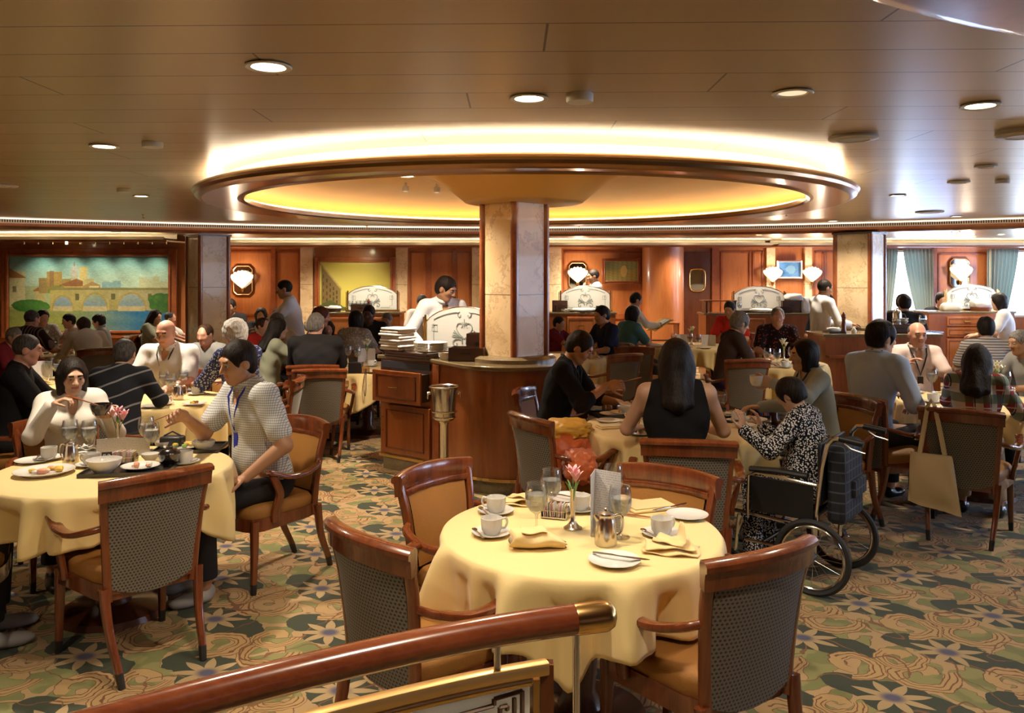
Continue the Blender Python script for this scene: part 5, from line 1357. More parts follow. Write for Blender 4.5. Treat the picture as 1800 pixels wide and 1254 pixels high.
def p_check(nb, o):
    x, y, z = nb.xyz(o); h = nb.m('ADD', x, nb.m('MULTIPLY', y, .8)); c = nb.mix(fr(nb, h, 75, .2), (.72, .73, .72), (.28, .29, .30)); return nb.mix(fr(nb, z, 75, .2), c, (.26, .27, .28))
pattern('c_check', p_check)
def p_plaid(nb, o):
    x, y, z = nb.xyz(o); h = nb.m('ADD', x, nb.m('MULTIPLY', y, .7)); c = nb.mix(fr(nb, h, 9, .45), (.66, .60, .54), (.32, .06, .07)); c = nb.mix(nb.m('MULTIPLY', fr(nb, z, 8, .5), .7), c, (.05, .16, .10)); c = nb.mix(fr(nb, h, 9, .06, .5), c, (.05, .03, .10)); return nb.mix(fr(nb, z, 8, .08, .3), c, (.65, .6, .55))
pattern('c_plaid', p_plaid)
def p_flower(dark, light, sc, th):
    def f(nb, o):
        v = nb.n('ShaderNodeTexVoronoi'); v.inputs['Scale'].default_value = sc; nb.l(o, v.inputs['Vector']); n_ = nb.noise(o, sc * 1.3, 1)
        return nb.mix(nb.m('LESS_THAN', nb.m('ADD', v.outputs['Distance'], nb.m('MULTIPLY', n_[0], .3)), th), dark, light)
    return f
pattern('c_floral', p_flower((.010, .010, .016), (.70, .69, .68), 95, .60)); pattern('c_navyfloral', p_flower((.03, .04, .13), (.42, .42, .48), 55, .52)); pattern('c_darkfloral', p_flower((.02, .012, .014), (.30, .06, .05), 30, .42)); pattern('c_dots', p_flower((.35, .32, .28), (.60, .57, .52), 40, .5))
def p_vstripe(nb, o):
    x, y, z = nb.xyz(o); return nb.mix(fr(nb, x, 22, .35), (.035, .018, .018), (.24, .20, .17))
pattern('c_vstripe', p_vstripe)
def p_hstripe(nb, o):
    x, y, z = nb.xyz(o); return nb.mix(fr(nb, z, 38, .3), (.62, .58, .55), (.10, .09, .10))
pattern('c_hstripe', p_hstripe)
def p_shawl(nb, o):
    x, y, z = nb.xyz(o); n_ = nb.noise(o, 5, 1); q = nb.m('ADD', nb.m('ADD', z, nb.m('MULTIPLY', x, -.35)), nb.m('MULTIPLY', n_[0], .04)); return nb.mix(fr(nb, q, 9, .12), (.022, .024, .030), (.24, .24, .25))
pattern('c_shawl', p_shawl)

def V3(*a): return np.array(a, float)
def unit(v): v = np.array(v, float); return v / max(np.linalg.norm(v), 1e-9)
def ik(a, c, l1, l2, hint):
    d = c - a; L = np.linalg.norm(d); L2 = min(L, (l1 + l2) * .995); d = d / max(L, 1e-9); c = a + d * L2
    x = (l1 * l1 - l2 * l2 + L2 * L2) / (2 * L2); h = math.sqrt(max(l1 * l1 - x * x, 0)); hp = np.array(hint, float); hp = unit(hp - d * (hp @ d)); return a + d * x + hp * h, c
def rotx(a): c, s = math.cos(a), math.sin(a); return np.array([[1, 0, 0], [0, c, -s], [0, s, c]])
def rotz(a): c, s = math.cos(a), math.sin(a); return np.array([[c, -s, 0], [s, c, 0], [0, 0, 1]])
def roty(a): c, s = math.cos(a), math.sin(a); return np.array([[c, 0, s], [0, 1, 0], [-s, 0, c]])
def add_hand(F_, w_, d, pn, side, curl, S, minr):
    # w_: wrist, d: hand direction, pn: palm normal, side: +1 right hand
    d = unit(d); pn = np.array(pn, float); pn = unit(pn - d * (pn @ d)); x = np.cross(d, pn) * side * -1     # x points to the thumb side
    M = np.stack([x, d, pn], 1)
    F_.ell(w_ + d * .048 * S, (.042 * S, .052 * S, max(.017 * S, minr)), M, .012)
    Rr = max(.0088 * S, minr)
    for i, (ox, L) in enumerate(((.030, .072), (.010, .080), (-.010, .074), (-.029, .058))):
        p = w_ + d * .088 * S + x * ox * S; dir_ = unit(d + x * ox * 1.6); a = 0
        for j, fr_ in enumerate((.46, .30, .24)):
            a += curl * (.55, .75, .55)[j] + .08
            q = p + (dir_ * math.cos(a) + pn * math.sin(a)) * L * fr_ * S
            F_.cap(p, q, Rr * (1 - .06 * j), Rr * (.94 - .08 * j), .004); p = q
    p = w_ + d * .022 * S + x * .032 * S; q = p + (d * .62 + x * .70 + pn * .25) * .040 * S; r_ = q + (d * .85 + x * .25 + pn * (.35 + curl * .3)) * .032 * S; t_ = r_ + (d * .9 + pn * (.3 + curl * .5)) * .024 * S
    F_.cap(p, q, Rr * 1.35, Rr * 1.15, .01); F_.cap(q, r_, Rr * 1.1, Rr, .004); F_.cap(r_, t_, Rr, Rr * .85, .004)
NP = [0]
def person(x, y, head, label, top=None, sit=True, lod=1, lean=8, hp=12, hy=0, roll=0, tw=0, skin='skin_light', hair='short', hc='hair_black', shirt='c_white', sleeve='short', pants='c_dark', R=None, L=None, build=1.0, fem=False, neckc=None, collar=False, shoe='shoe_black', lany=None, open_=False, skirt=False, legs=True, glasses=False, group=None, zoff=0.0, wide=1.0):
    """x, y: where the hips are; head: heading looked in (0 away from the camera, 90 right); top: height of the top of the head"""
    NP[0] += 1
    h = (.0062, .009, .0135, .019)[lod]; seatz = .575
    base_top = (1.335 if sit else 1.73)
    lr = math.radians(lean)
    S = 1.0
    if top is not None:
        loss = (.62 * (1 - math.cos(lr * .9)) + .16 * (1 - math.cos(math.radians(lean + hp * .5))))
        if sit: S = (top - seatz) / (base_top - seatz - loss)
        else: S = (top + loss * .9) / base_top
    S = float(np.clip(S, .80, 1.15)); B = build
    hz = seatz if sit else .90 * S
    pel = V3(0, 0, hz)
    up = lambda a: V3(0, math.sin(a), math.cos(a))
    wst = pel + up(lr * .6) * .17 * S; chs = wst + up(lr * 1.0) * .18 * S; nb_ = chs + up(lr * 1.15) * .19 * S
    Rt = rotz(-math.radians(tw)) @ rotx(-lr * 1.05)                          # torso frame
    def T(v): return Rt @ np.array(v, float)
    nk = up(lr * 1.0 + math.radians(hp) * .4)
    hc_ = nb_ + nk * .135 * S + V3(0, .018, 0)
    Mh = rotz(-math.radians(hy)) @ rotx(-math.radians(hp)) @ roty(math.radians(roll)); hs = S * .985
    def H(v): return hc_ + Mh @ (np.array(v, float) * hs)
    sw = (.164 if not fem else .150) * S * (1 + (B - 1) * .5) * wide
    shR, shL = nb_ + T((sw, -.005, -.045 * S)), nb_ + T((-sw, -.005, -.045 * S))
    def tgt(v, s, sh):
        if v is None:
            if sit: v = dict(w=(s * .17, .44, .80), d=(-s * .35, .9, -.05), n=(0, 0, -1), c=.35)
            else: v = dict(w=(s * .27, .04, .80 * S), d=(0, .1, -1), n=(-s, 0, 0), c=.4)
        elif not isinstance(v, dict): v = dict(w=v, d=(-s * .3, .9, .1), n=(0, 0, -1), c=.5)
        return v
    R_, L_ = tgt(R, 1, shR), tgt(L, -1, shL)
    eR, wR = ik(shR, np.array(R_['w'], float), .285 * S, .25 * S, R_.get('h', (.55, -.25, -.8)))
    eL, wL = ik(shL, np.array(L_['w'], float), .285 * S, .25 * S, L_.get('h', (-.55, -.25, -.8)))
    if sit:
        kn = [V3(s * (.085 if fem else .13), .42 * S, hz - .035) for s in (1, -1)]; an = [V3(s * .12, .40 * S, .085) for s in (1, -1)]
        fd = V3(0, 1, 0)
    else:
        kn = [V3(s * .095, .03, .50 * S) for s in (1, -1)]; an = [V3(s * .10, -.02, .09) for s in (1, -1)]
    hip = [pel + V3(s * .085 * S, .0, -.005) for s in (1, -1)]
    zlo = 0.0 if legs else hz - .15
    pts = [pel, nb_, hc_, shR, shL, eR, eL, wR, wL] + (kn + an if legs else kn)
    lo = np.min(pts, 0) - .2; hi = np.max(pts, 0) + .22; lo[2] = max(lo[2], zlo - .02)
    Rm = Rt
    def torso(F_, o):
        F_.ell(pel + V3(0, 0, .01), (.165 * S * B + o, .115 * S * B + o, .125 * S + o), None, .04)
        F_.ell(wst, (.140 * S * B + o, .102 * S * B + o, .16 * S + o), Rm, .06)
        F_.ell(chs + T((0, -.005, .01)), (.158 * S * B * wide + o, .108 * S * B + o, .185 * S + o), Rm, .06)
        if B > 1.04: F_.ell(wst + T((0, .05, -.02)), (.12 * B + o, .09 * B + o, .11 + o), Rm, .06)
        if fem:
            for s in (1, -1): F_.ell(chs + T((s * .062, .075, .015)), (.052 + o, .045 + o, .050 + o), Rm, .04)
        for sh in (shR, shL): F_.cap(nb_ + T((0, -.01, -.005)), sh, .048 * S + o, .050 * S * (1 + (B - 1) * .5) + o, .05)
    def arm(F_, sh, e, w_, o, t1=1.0, part=2):
        e1 = sh + (e - sh) * min(1, t1) if part == 0 else e
        Ba = 1 + (B - 1) * .5; F_.cap(sh, e1, .048 * S * Ba + o, (.048 - .010 * min(1, t1)) * S * Ba + o, .035)
        if part > 0:
            w2 = e + (w_ - e) * t1; F_.cap(e, w2, .040 * S * Ba + o, (.040 - .014 * t1) * S * Ba + o, .02)
    def legs_(F_, o, flare=0.0):
        for i in (0, 1):
            F_.cap(hip[i], kn[i], .085 * S * B + o, .060 * S + o, .04)
            if legs: F_.cap(kn[i], an[i] + V3(0, 0, .06), .056 * S + o, .042 * S + o + flare, .03)
    # ---- body: one continuous surface
    F_ = Field(lo, hi, h); torso(F_, 0); legs_(F_, 0)
    for (sh, e, w_) in ((shR, eR, wR), (shL, eL, wL)): arm(F_, sh, e, w_, 0)
    if legs:
        for i in (0, 1): F_.cap(an[i] + V3(0, 0, .06), an[i], .038 * S, .036 * S, .02); F_.cap(an[i] + V3(0, -.01, -.045), an[i] + V3(0, .13, -.06), .030, .024, .02)
    F_.cap(nb_ - nk * .03, hc_ + Mh @ V3(0, -.02, -.05), .056 * S * (1.04 if B > 1 else .95 if not fem else .84), .050 * S * (.86 if fem else 1), .025)
    F_.ell(H((0, -.012, .030)), np.array((.074, .092, .088)) * hs, Mh, .0)
    F_.ell(H((0, .024, -.022)), np.array((.061, .066, .084)) * hs, Mh, .03)
    F_.ell(H((0, .058, -.086)), np.array((.030, .026, .024)) * hs, Mh, .03)
    if lod < 3:
        for s in (1, -1):
            F_.cap(H((s * .048, .005, -.055)), H((s * .018, .055, -.088)), .020 * hs, .018 * hs, .02)
            F_.ell(H((s * .038, .058, -.018)), np.array((.024, .022, .022)) * hs, Mh, .02)
            F_.ell(H((s * .077, -.006, -.004)), np.array((.010, .021, .032)) * hs, Mh, .008)
            F_.ell(H((s * .031, .098, .013)), np.array((.019, .014, .013)) * hs, Mh, .012, 'sub')
        F_.cap(H((-.034, .077, .034)), H((.034, .077, .034)), .014 * hs, .014 * hs, .016)
        F_.cap(H((0, .086, .018)), H((0, .108, -.020)), .008 * hs, .0125 * hs, .010)
        for s in (1, -1): F_.ell(H((s * .013, .096, -.023)), np.array((.009, .010, .008)) * hs, Mh, .006)
        F_.cap(H((-.018, .082, -.050)), H((.018, .082, -.050)), .009 * hs, .009 * hs, .008)
    mr = h * .95
    add_hand(F_, wR, R_['d'], R_['n'], 1, R_['c'], S, mr); add_hand(F_, wL, L_['d'], L_['n'], -1, L_['c'], S, mr)
    v, q = F_.mesh()
    cen = v[q].mean(1) - hc_; loc_ = (cen @ Mh) / hs                           # into head axes
    mi = np.zeros(len(q), int)
    if lod < 2:
        mi[(np.abs(loc_[:, 0]) < .024) & (loc_[:, 1] > .078) & (loc_[:, 2] < -.042) & (loc_[:, 2] > -.060)] = 1
        mi[(np.abs(loc_[:, 0]) > .013) & (np.abs(loc_[:, 0]) < .046) & (loc_[:, 1] > .070) & (loc_[:, 2] > .029) & (loc_[:, 2] < .037)] = 2
    body = nmesh('person', v, q, [skin, 'lips', hc], None, mi)
    body.location = (x, y, zoff); body.rotation_euler = (0, 0, -math.radians(head))
    tag(body, label, 'person', group)
    # eyes
    if lod < 2:
        for s in (1, -1):
            c = H((s * .031, .078, .012)); m_ = MB().ball(tuple(c), .0122 * hs, 6); g = H((s * .031, .0868, .0105)); m_.ball(tuple(g), (.0062 * hs, .0050 * hs, .0055 * hs), 4, 1)
            m_.build('eye', ['eye_white', 'iris'], body)
    # ---- shirt
    o = .013 if lod < 2 else .016; n_ = nb_ + T((0, .0, .028))
    F_ = Field(lo, hi, h); torso(F_, o); F_.cut(nb_ + nk * .045, nk)
    if sleeve != 'none':
        for (sh, e, w_) in ((shR, eR, wR), (shL, eL, wL)):
            if sleeve == 'long': arm(F_, sh, e, w_, o + .004, .93, 1)
            elif sleeve == 'elbow': arm(F_, sh, e, w_, o + .006, .25, 1)
            else: arm(F_, sh, e, w_, o + .010, .72, 0)
    F_.ripple(.0035, 55, NP[0])
    F_.cap(nb_ - nk * .02 + T((0, .012, 0)), hc_, .058 * S, .075 * S, .006, 'sub')
    if collar or lany: F_.ell(nb_ + T((0, .085, -.03)), (.030, .05, .07), Rt, .006, 'sub')
    F_.cut(pel + V3(0, 0, -.075 if sit else -.10), (0, -.1, -1))
    if sleeve == 'none':
        for s in (1, -1): F_.cut(nb_ + T((s * (sw - .022), 0, 0)), T((s, 0, .25)))
    v, q = F_.mesh(); so = nmesh('shirt' if not skirt else 'dress', v, q, [shirt], body)
    if collar:
        m_ = MB(); rr_ = .068 * S; rows = []
        for zz, r2, yo in ((.012, rr_ + .012, 0), (.048, rr_ - .004, 0), (.052, rr_ + .002, 0), (.030, rr_ + .022, 0)):
            row = []
            for i in range(25):
                a = math.radians(100 + 340 * i / 24 - 0); p = nb_ + T((r2 * math.cos(a), r2 * math.sin(a) * 1.0 + .004, zz - .02 * max(0, math.sin(a)))); row.append(tuple(p))
            rows.append(row)
        m_.loft(rows, 0, False, closed=False).build('collar', shirt if shirt != 'c_check' else 'c_check', so, recalc=False, solid=.003)
    if lany:
        m_ = MB(); pts_ = []
        for s in (1,):
            ring_ = [nb_ + T(p) for p in ((.0, -.075, .045), (.062, -.045, .045), (.078, .03, .03), (.062, .100, -.04), (.03, .125, -.13), (0, .132, -.22), (-.03, .125, -.13), (-.062, .100, -.04), (-.078, .03, .03), (-.062, -.045, .045))]
        ring_ = [tuple(p) for p in ring_]; m_.tube(ring_, .006, 6, loop=True); m_.box(tuple(nb_ + T((0, .136, -.28))), (.05, .006, .09)); m_.build('lanyard', lany, body)
    # ---- trousers
    F_ = Field(lo, hi, h * (1.0 if lod < 2 else 1.1)); F_.ell(pel + V3(0, 0, 0), (.165 * S * B + .008, .115 * S * B + .008, .115 * S + .008), None, .04); legs_(F_, .013, .012)
    F_.cut(pel + V3(0, 0, .05), (0, 0, 1))
    if legs: F_.cut((0, 0, .13), (0, 0, -1))
    v, q = F_.mesh(); nmesh('trousers' if not skirt else 'skirt', v, q, [pants], body)
    if legs and lod < 3:
        for i in (0, 1):
            F2 = Field(an[i] - .12 + V3(0, 0, .02), an[i] + V3(.1, .24, .08), .008)
            F2.ell(an[i] + V3(0, -.01, -.035), (.038, .05, .05), None, .02); F2.ell(an[i] + V3(0, .08, -.055), (.046, .11, .036), None, .03); F2.cut((0, 0, 0.001), (0, 0, -1)); F2.cut(an[i] + V3(0, 0, .015), (0, 0, 1))
            v, q = F2.mesh(); nmesh('shoe', v, q, [shoe], body)
    # ---- hair
    if hair != 'bald':
        hh = h * .9; ext = .16 * hs; lo2, hi2 = hc_ - ext - .02, hc_ + ext + .02
        if hair in ('long', 'pony'): lo2[2] -= .26; lo2[1] -= .08
        if hair == 'bob': lo2[2] -= .03
        F_ = Field(lo2, hi2, hh); t = dict(short=.012, crew=.006, bob=.018, long=.017, curly=.026, bouffant=.022, pony=.012, sidebald=.008, thin=.007)[hair]
        F_.ell(H((0, -.014, .030)), (np.array((.074, .092, .088)) + t) * hs, Mh, 0)
        if hair in ('short', 'curly', 'bouffant'): F_.ell(H((0, -.045, -.01)), (np.array((.066, .058, .075)) + t * .6) * hs, Mh, .02)
        if hair == 'bob':
            F_.ell(H((0, -.025, -.03)), np.array((.092, .085, .105)) * hs, Mh, .03)
            for s in (1, -1): F_.cap(H((s * .078, .0, .02)), H((s * .076, .012, -.105)), .024 * hs, .020 * hs, .03)
        if hair == 'long':
            F_.ell(H((0, -.045, -.03)), np.array((.088, .070, .12)) * hs, Mh, .03)
            bk_ = nb_ + T((0, -.125, -.10)); F_.cap(H((0, -.06, -.04)), bk_, .070 * hs, .055, .05)
            for s in (1, -1): F_.cap(H((s * .060, -.045, -.05)), nb_ + T((s * .065, -.105, -.10)), .038, .030, .04); F_.cap(H((s * .076, -.01, .02)), H((s * .072, -.03, -.10)), .022, .026, .03)
        if hair == 'pony':
            F_.ell(H((0, -.05, -.02)), np.array((.075, .06, .09)) * hs, Mh, .03); F_.cap(H((0, -.095, -.03)), nb_ + T((0, -.13, -.04)), .045, .045, .03); F_.cap(nb_ + T((0, -.13, -.04)), nb_ + T((0, -.14, -.22)), .045, .020, .03)
        if hair == 'curly': F_.ripple(.006, 170, NP[0])
        elif hair != 'crew': F_.ripple(.0035, 90, NP[0], .35)
        # hairline: clear the face, ears and neck
        if hair == 'sidebald': F_.cut(H((0, 0, .045)), Mh @ V3(0, .6, 1)); F_.cut(H((0, .005, 0)), Mh @ V3(0, 1, .1))
        elif hair == 'thin': F_.cut(H((0, .05, .06)), Mh @ V3(0, 1, .2)); F_.ell(H((0, .085, -.02)), np.array((.062, .075, .10)) * hs, Mh, .006, 'sub')
        else:
            up_ = .105 if hair in ('bob', 'long') else .088
            F_.ell(H((0, .085, -.02)), np.array((.060 if hair in ('bob', 'long') else .070, .072, up_)) * hs, Mh, .008, 'sub')
            if hair in ('short', 'crew', 'curly', 'bouffant', 'pony'):
                for s in (1, -1): F_.ell(H((s * .088, .014, -.030)), np.array((.030, .030, .052)) * hs, Mh, .006, 'sub')
                if hair != 'pony': F_.cut(H((0, -.08, -.072)), Mh @ V3(0, -.15, -1))
            if hair in ('crew', 'short'): F_.cut(H((0, .02, -.035)), Mh @ V3(0, .55, -.55) if False else Mh @ V3(0, 1.0, -1.6))
        v, q = F_.mesh()
        if len(q): nmesh('hair', v, q, [hc], body)
    if glasses:
        m_ = MB()
        for s in (1, -1):
            m_.tube([tuple(H((s * .031 + .019 * math.cos(a * PI / 8), .100, .010 + .015 * math.sin(a * PI / 8)))) for a in range(16)], .0018, 5, loop=True); m_.tube([tuple(H((s * .050, .099, .014))), tuple(H((s * .076, .03, .014))), tuple(H((s * .078, -.01, .010)))], .0016, 5)
        m_.tube([tuple(H((-.012, .101, .012))), tuple(H((.012, .101, .012)))], .0016, 5); m_.build('glasses', 'frame_dark', body)
    if sit and zoff >= 0 and head != 308 and not any(math.hypot(a - x, b_ - y) < .3 for a, b_ in CHAIRS):
        fx_, fy_ = math.sin(math.radians(head)), math.cos(math.radians(head)); chair(x + .03 * fx_, y + .03 * fy_, head, 'armchair under the ' + ' '.join(label.split(' and ')[0].split()[:11]))
    def world(p):
        a = -math.radians(head); p = np.array(p, float); return Vector((x + p[0] * math.cos(a) - p[1] * math.sin(a), y + p[0] * math.sin(a) + p[1] * math.cos(a), p[2] + zoff))
    person.last = dict(world=world, wR=wR, wL=wL, eR=eR, eL=eL, H=H, body=body, nb=nb_, T=T)
    return body
def pp(px, Y): return (px - HX) / F * Y, Y
def hd(w, d=(0, 1, 0), n=(0, 0, -1), c=.5, h=None):
    r = dict(w=w, d=d, n=n, c=c)
    if h: r['h'] = h
    return r
# ---- the table with the 53 stand
PW1 = person(-2.70, 5.02, 146, 'woman with a black bob and white blouse, eating from a black bowl with chopsticks', 1.225, lod=0, lean=10, hp=14, hy=-8, hair='bob', shirt='c_cream', sleeve='long', fem=True, collar=True, skin='skin_light',
    R=hd((.12, .30, 1.02), (-.75, .35, .35), (-.3, .2, -.9), 1.0, (.45, -.2, -.9)), L=hd((-.17, .34, .935), (.45, .85, .05), (.1, .0, 1), .75, (-.45, -.2, -.9)))
i1 = person.last
PM1 = person(-1.44, 4.80, 226, 'man in a white checked shirt with a blue lanyard, eating with chopsticks', 1.345, lod=0, lean=12, hp=14, hy=-4, hair='short', hc='hair_black', shirt='c_check', sleeve='short', collar=True, lany='lanyard_blue', build=1.14, skin='skin_tan', shoe='shoe_grey',
    R=hd((.06, .44, .97), (-.3, .7, .4), (-.6, 0, -.6), .95, (.6, -.3, -.8)), L=hd((-.24, .24, .66), (.3, .85, -.2), (0, 0, -1), .4, (-.6, -.5, -.6)))
i2 = person.last
person(-2.84, 3.80, 64, 'person cut off at the left edge, dark trousers and sneakers, arm by the table', 1.28, lod=1, hair='short', hc='hair_grey', shirt='c_cream', sleeve='elbow', shoe='shoe_grey', pants='c_dark', lean=2, R=hd((.10, .22, .70), (-.4, .8, -.2)), L=hd((-.10, .22, .70), (.4, .8, -.2)))
# ---- the table beside the wheelchair
person(.30, 6.20, 106, 'young man in a black shirt bending over his plate, left of the round table', 1.30, lod=0, lean=15, hp=34, hair='short', shirt='c_black', sleeve='elbow', lany='lanyard_black', skin='skin_tan', pants='c_dark', build=1.03,
    R=hd((.10, .44, .96), (-.2, .9, .1), (-.7, 0, -.5), 1.0, (.7, -.4, -.7)), L=hd((-.12, .50, .80), (.35, .9, -.1), (0, 0, -1), .6))
i3 = person.last
person(.95, 4.74, 7, 'woman with long black hair in a black sleeveless top, seen from behind', 1.345, lod=0, lean=4, hp=6, hair='long', shirt='c_black', sleeve='none', fem=True, skin='skin_light', pants='c_dark', wide=1.12,
    R=hd((.24, .40, .80), (-.5, .8, 0)), L=hd((-.24, .40, .80), (.5, .8, 0)))
person(1.76, 4.79, 308, 'elderly lady in a black and white patterned blouse sitting in the wheelchair', 1.085, lod=0, lean=11, hp=30, hair='bouffant', hc='hair_black', shirt='c_floral', sleeve='long', fem=True, skin='skin_light', pants='c_floral', build=1.12, zoff=-.05,
    R=hd((.12, .36, .86), (0, .3, .9), (-.5, .8, 0), .35), L=hd((-.22, .34, .90), (.05, .15, 1), (0.2, .9, 0), .35))
person(2.22, 5.86, 268, 'woman with short black hair and grey cardigan raising a white cup', 1.265, lod=0, lean=12, hp=4, hair='bob', shirt='c_greygreen', sleeve='long', fem=True, skin='skin_light', lany='lanyard_black', pants='c_grey',
    R=hd((.16, .40, .80)), L=hd((-.26, .46, 1.03), (.15, .8, .25), (.9, -.2, 0), .8, (-.7, -.2, -.6)))
i4 = person.last
# ---- the table of the plaid shirt
person(2.70, 6.20, 58, 'young man in a light blue shirt and blue lanyard, seen from behind', 1.37, lod=0, lean=10, hp=8, hy=22, hair='bouffant', hc='hair_black', shirt='c_ltblue', sleeve='elbow', collar=True, lany='lanyard_blue', skin='skin_light', pants='c_dark', wide=1.05,
    R=hd((.18, .30, .74), (-.8, .5, 0)), L=hd((-.10, .42, .82)))
person(3.25, 5.76, 34, 'girl with long black hair in a red and green plaid shirt, back to us', 1.235, lod=0, lean=8, hp=10, hair='long', shirt='c_plaid', sleeve='long', fem=True, skin='skin_light', pants='c_khaki', wide=1.05,
    R=hd((.26, .34, .74), (-.5, .8, 0)))
i5 = person.last
person(3.72, 7.62, 184, 'balding man in a pinkish white shirt facing the camera, hand raised, at right', 1.30, lod=1, lean=6, hp=8, hair='sidebald', hc='hair_dkgrey', shirt='c_pink', sleeve='short', lany='lanyard_black', skin='skin_pink', build=1.05, collar=True,
    R=hd((.20, .34, .98), (-.6, .5, .5), (0, 0, -1), .5))
person(4.60, 7.2, 262, 'person in a grey polo shirt cut off by the right edge of the picture', 1.25, lod=1, lean=14, hair='short', hc='hair_grey', shirt='c_grey', sleeve='short', skin='skin_tan')
person(4.70, 8.10, 18, 'dark haired man in a striped top, seen from behind at right', 1.31, lod=1, lean=10, hp=10, hair='short', hc='hair_black', shirt='c_hstripe', sleeve='short', skin='skin_tan', wide=1.05)
# ---- tables behind
person(2.36, 9.15, 80, 'grey haired woman in a black top at the table behind the raised cup', 1.31, lod=1, lean=14, hp=20, hair='bouffant', hc='hair_grey', shirt='c_brownshirt', sleeve='elbow', fem=True, skin='skin_light', lany='lanyard_black', pants='c_purple')
person(3.36, 10.45, 190, 'person in a dark floral shirt facing us behind the flower vase', 1.33, lod=2, hair='thin', hc='hair_grey', shirt='c_darkfloral', sleeve='short', skin='skin_pink', build=1.1)
person(3.40, 12.6, 215, 'man in a bright red polo shirt in front of the sideboard', 1.34, lod=2, hair='short', shirt='c_red', sleeve='short', skin='skin_tan', lean=12, hp=20)
person(1.26, 10.6, 245, 'person in a navy shirt behind the man in black', 1.34, lod=2, hair='short', shirt='c_navy', sleeve='short', skin='skin_tan', lean=8)
person(1.56, 11.25, 60, 'woman in a teal top with black hair next to the navy shirt', 1.31, lod=2, hair='bob', shirt='c_teal', sleeve='short', fem=True, lean=8)
person(.56, 11.3, 120, 'dark haired person half hidden right behind the centre pillar', 1.16, lod=2, hair='short', shirt='c_maroon', skin='skin_tan')
# ---- stewards in white
person(-.76, 8.42, 152, 'steward in a white uniform working behind the service counter', 1.79, sit=False, lod=0, lean=14, hp=26, hy=-40, hair='short', hc='hair_black', shirt='c_uniform', sleeve='long', skin='skin_tan', pants='c_uniform', wide=1.08, collar=True,
    R=hd((.30, .30, 1.08), (-.1, .9, -.3), (0, 0, -1), .5), L=hd((-.16, .42, 1.10), (.1, .9, -.3), (0, 0, -1), .5))
i6 = person.last
person(*pp(520, 10.6), 258, 'steward in white uniform bending to serve at the left', 1.745, sit=False, lod=1, lean=10, hp=14, hair='crew', shirt='c_uniform', sleeve='long', skin='skin_tan', pants='c_uniform',
    R=hd((.15, .50, 1.08), (0, .9, -.2), (0, 0, -1), .5), L=hd((-.12, .46, 1.06), (0, .9, -.2), (0, 0, -1), .5))
person(*pp(1441, 11.0), 78, 'steward in white jacket standing left of the right marble pillar', 1.75, sit=False, lod=1, lean=4, hp=14, hair='crew', shirt='c_uniform', sleeve='long', skin='skin_tan', pants='c_khaki',
    R=hd((.16, .34, 1.12), (0, .9, 0), (0, 0, -1), .5), L=hd((-.18, .34, 1.12), (0, .9, 0), (0, 0, -1), .5))
person(*pp(1112, 12.3), 80, 'short haired waitress in white holding a yellow folder', 1.54, sit=False, lod=1, lean=2, hp=20, hair='short', shirt='c_uniform', sleeve='long', fem=True, skin='skin_tan', pants='c_uniform',
    R=hd((.14, .36, 1.02), (-.2, .9, .1), (0, 0, 1), .6), L=hd((-.12, .38, 1.02), (.2, .9, .1), (0, 0, 1), .6))
i7 = person.last
person(*pp(1048, 15.4), 262, 'steward in white walking behind the etched screen right of the centre pillar', 1.93, sit=False, lod=2, lean=2, hair='crew', shirt='c_uniform', sleeve='long', skin='skin_brown', pants='c_uniform')
person(*pp(832, 10.6), 100, 'dark skinned steward in grey bending beyond the counter screen', 1.60, sit=False, lod=2, lean=30, hp=30, hair='bald', shirt='c_grey', sleeve='long', skin='skin_brown', pants='c_uniform')
# ---- left half
person(-3.68, 6.02, 66, 'crew cut man in a black shirt with grey yoke at the left edge', 1.29, lod=0, lean=8, hp=12, hair='crew', hc='hair_dkgrey', shirt='c_black', sleeve='elbow', skin='skin_pink', build=1.1)
person(-2.90, 6.02, 358, 'grey haired person in a dark striped shawl, back to the camera', 1.245, lod=0, lean=12, hp=14, hair='short', hc='hair_dkgrey', shirt='c_shawl', sleeve='long', skin='skin_light', build=1.08, wide=1.05)
person(-3.06, 7.42, 186, 'big bald man in a white polo shirt with black lanyard', 1.33, lod=1, lean=8, hp=16, hair='bald', shirt='c_white', sleeve='short', skin='skin_pink', build=1.22, lany='lanyard_black', collar=True, wide=1.08)
person(-2.34, 7.12, 300, 'person with thick white curly hair and navy patterned blouse', 1.335, lod=0, lean=6, hp=8, hair='curly', hc='hair_white', shirt='c_navyfloral', sleeve='elbow', skin='skin_pink', build=1.05)
person(*pp(376, 8.4), 195, 'grey faced person in grey top left of the white curly hair', 1.24, lod=2, hair='thin', hc='hair_brown', shirt='c_grey', sleeve='short', skin='skin_pink', lean=12)
person(*pp(472, 8.75), 62, 'woman with long black hair in a grey green top holding up a glass', 1.27, lod=1, lean=8, hp=6, hair='long', shirt='c_olive', sleeve='long', fem=True, skin='skin_light',
    R=hd((.10, .36, 1.06), (0, .6, .6), (-.8, 0, 0), .7))
i8 = person.last
person(*pp(449, 9.7), 110, 'woman in a red top behind the long haired woman', 1.24, lod=2, hair='thin', hc='hair_brown', shirt='c_red', fem=True)
person(*pp(497, 10.3), 205, 'grey haired person in a white top near the left waiter', 1.27, lod=2, hair='short', hc='hair_grey', shirt='c_cream', skin='skin_pink')
person(-2.0, 8.36, 352, 'silver haired man in a dark suit jacket, back to the camera', 1.34, lod=1, lean=4, hp=12, hy=18, hair='short', hc='hair_grey', shirt='c_dark', sleeve='long', skin='skin_pink', build=1.18, wide=1.12, pants='c_khaki', shoe='shoe_brown')
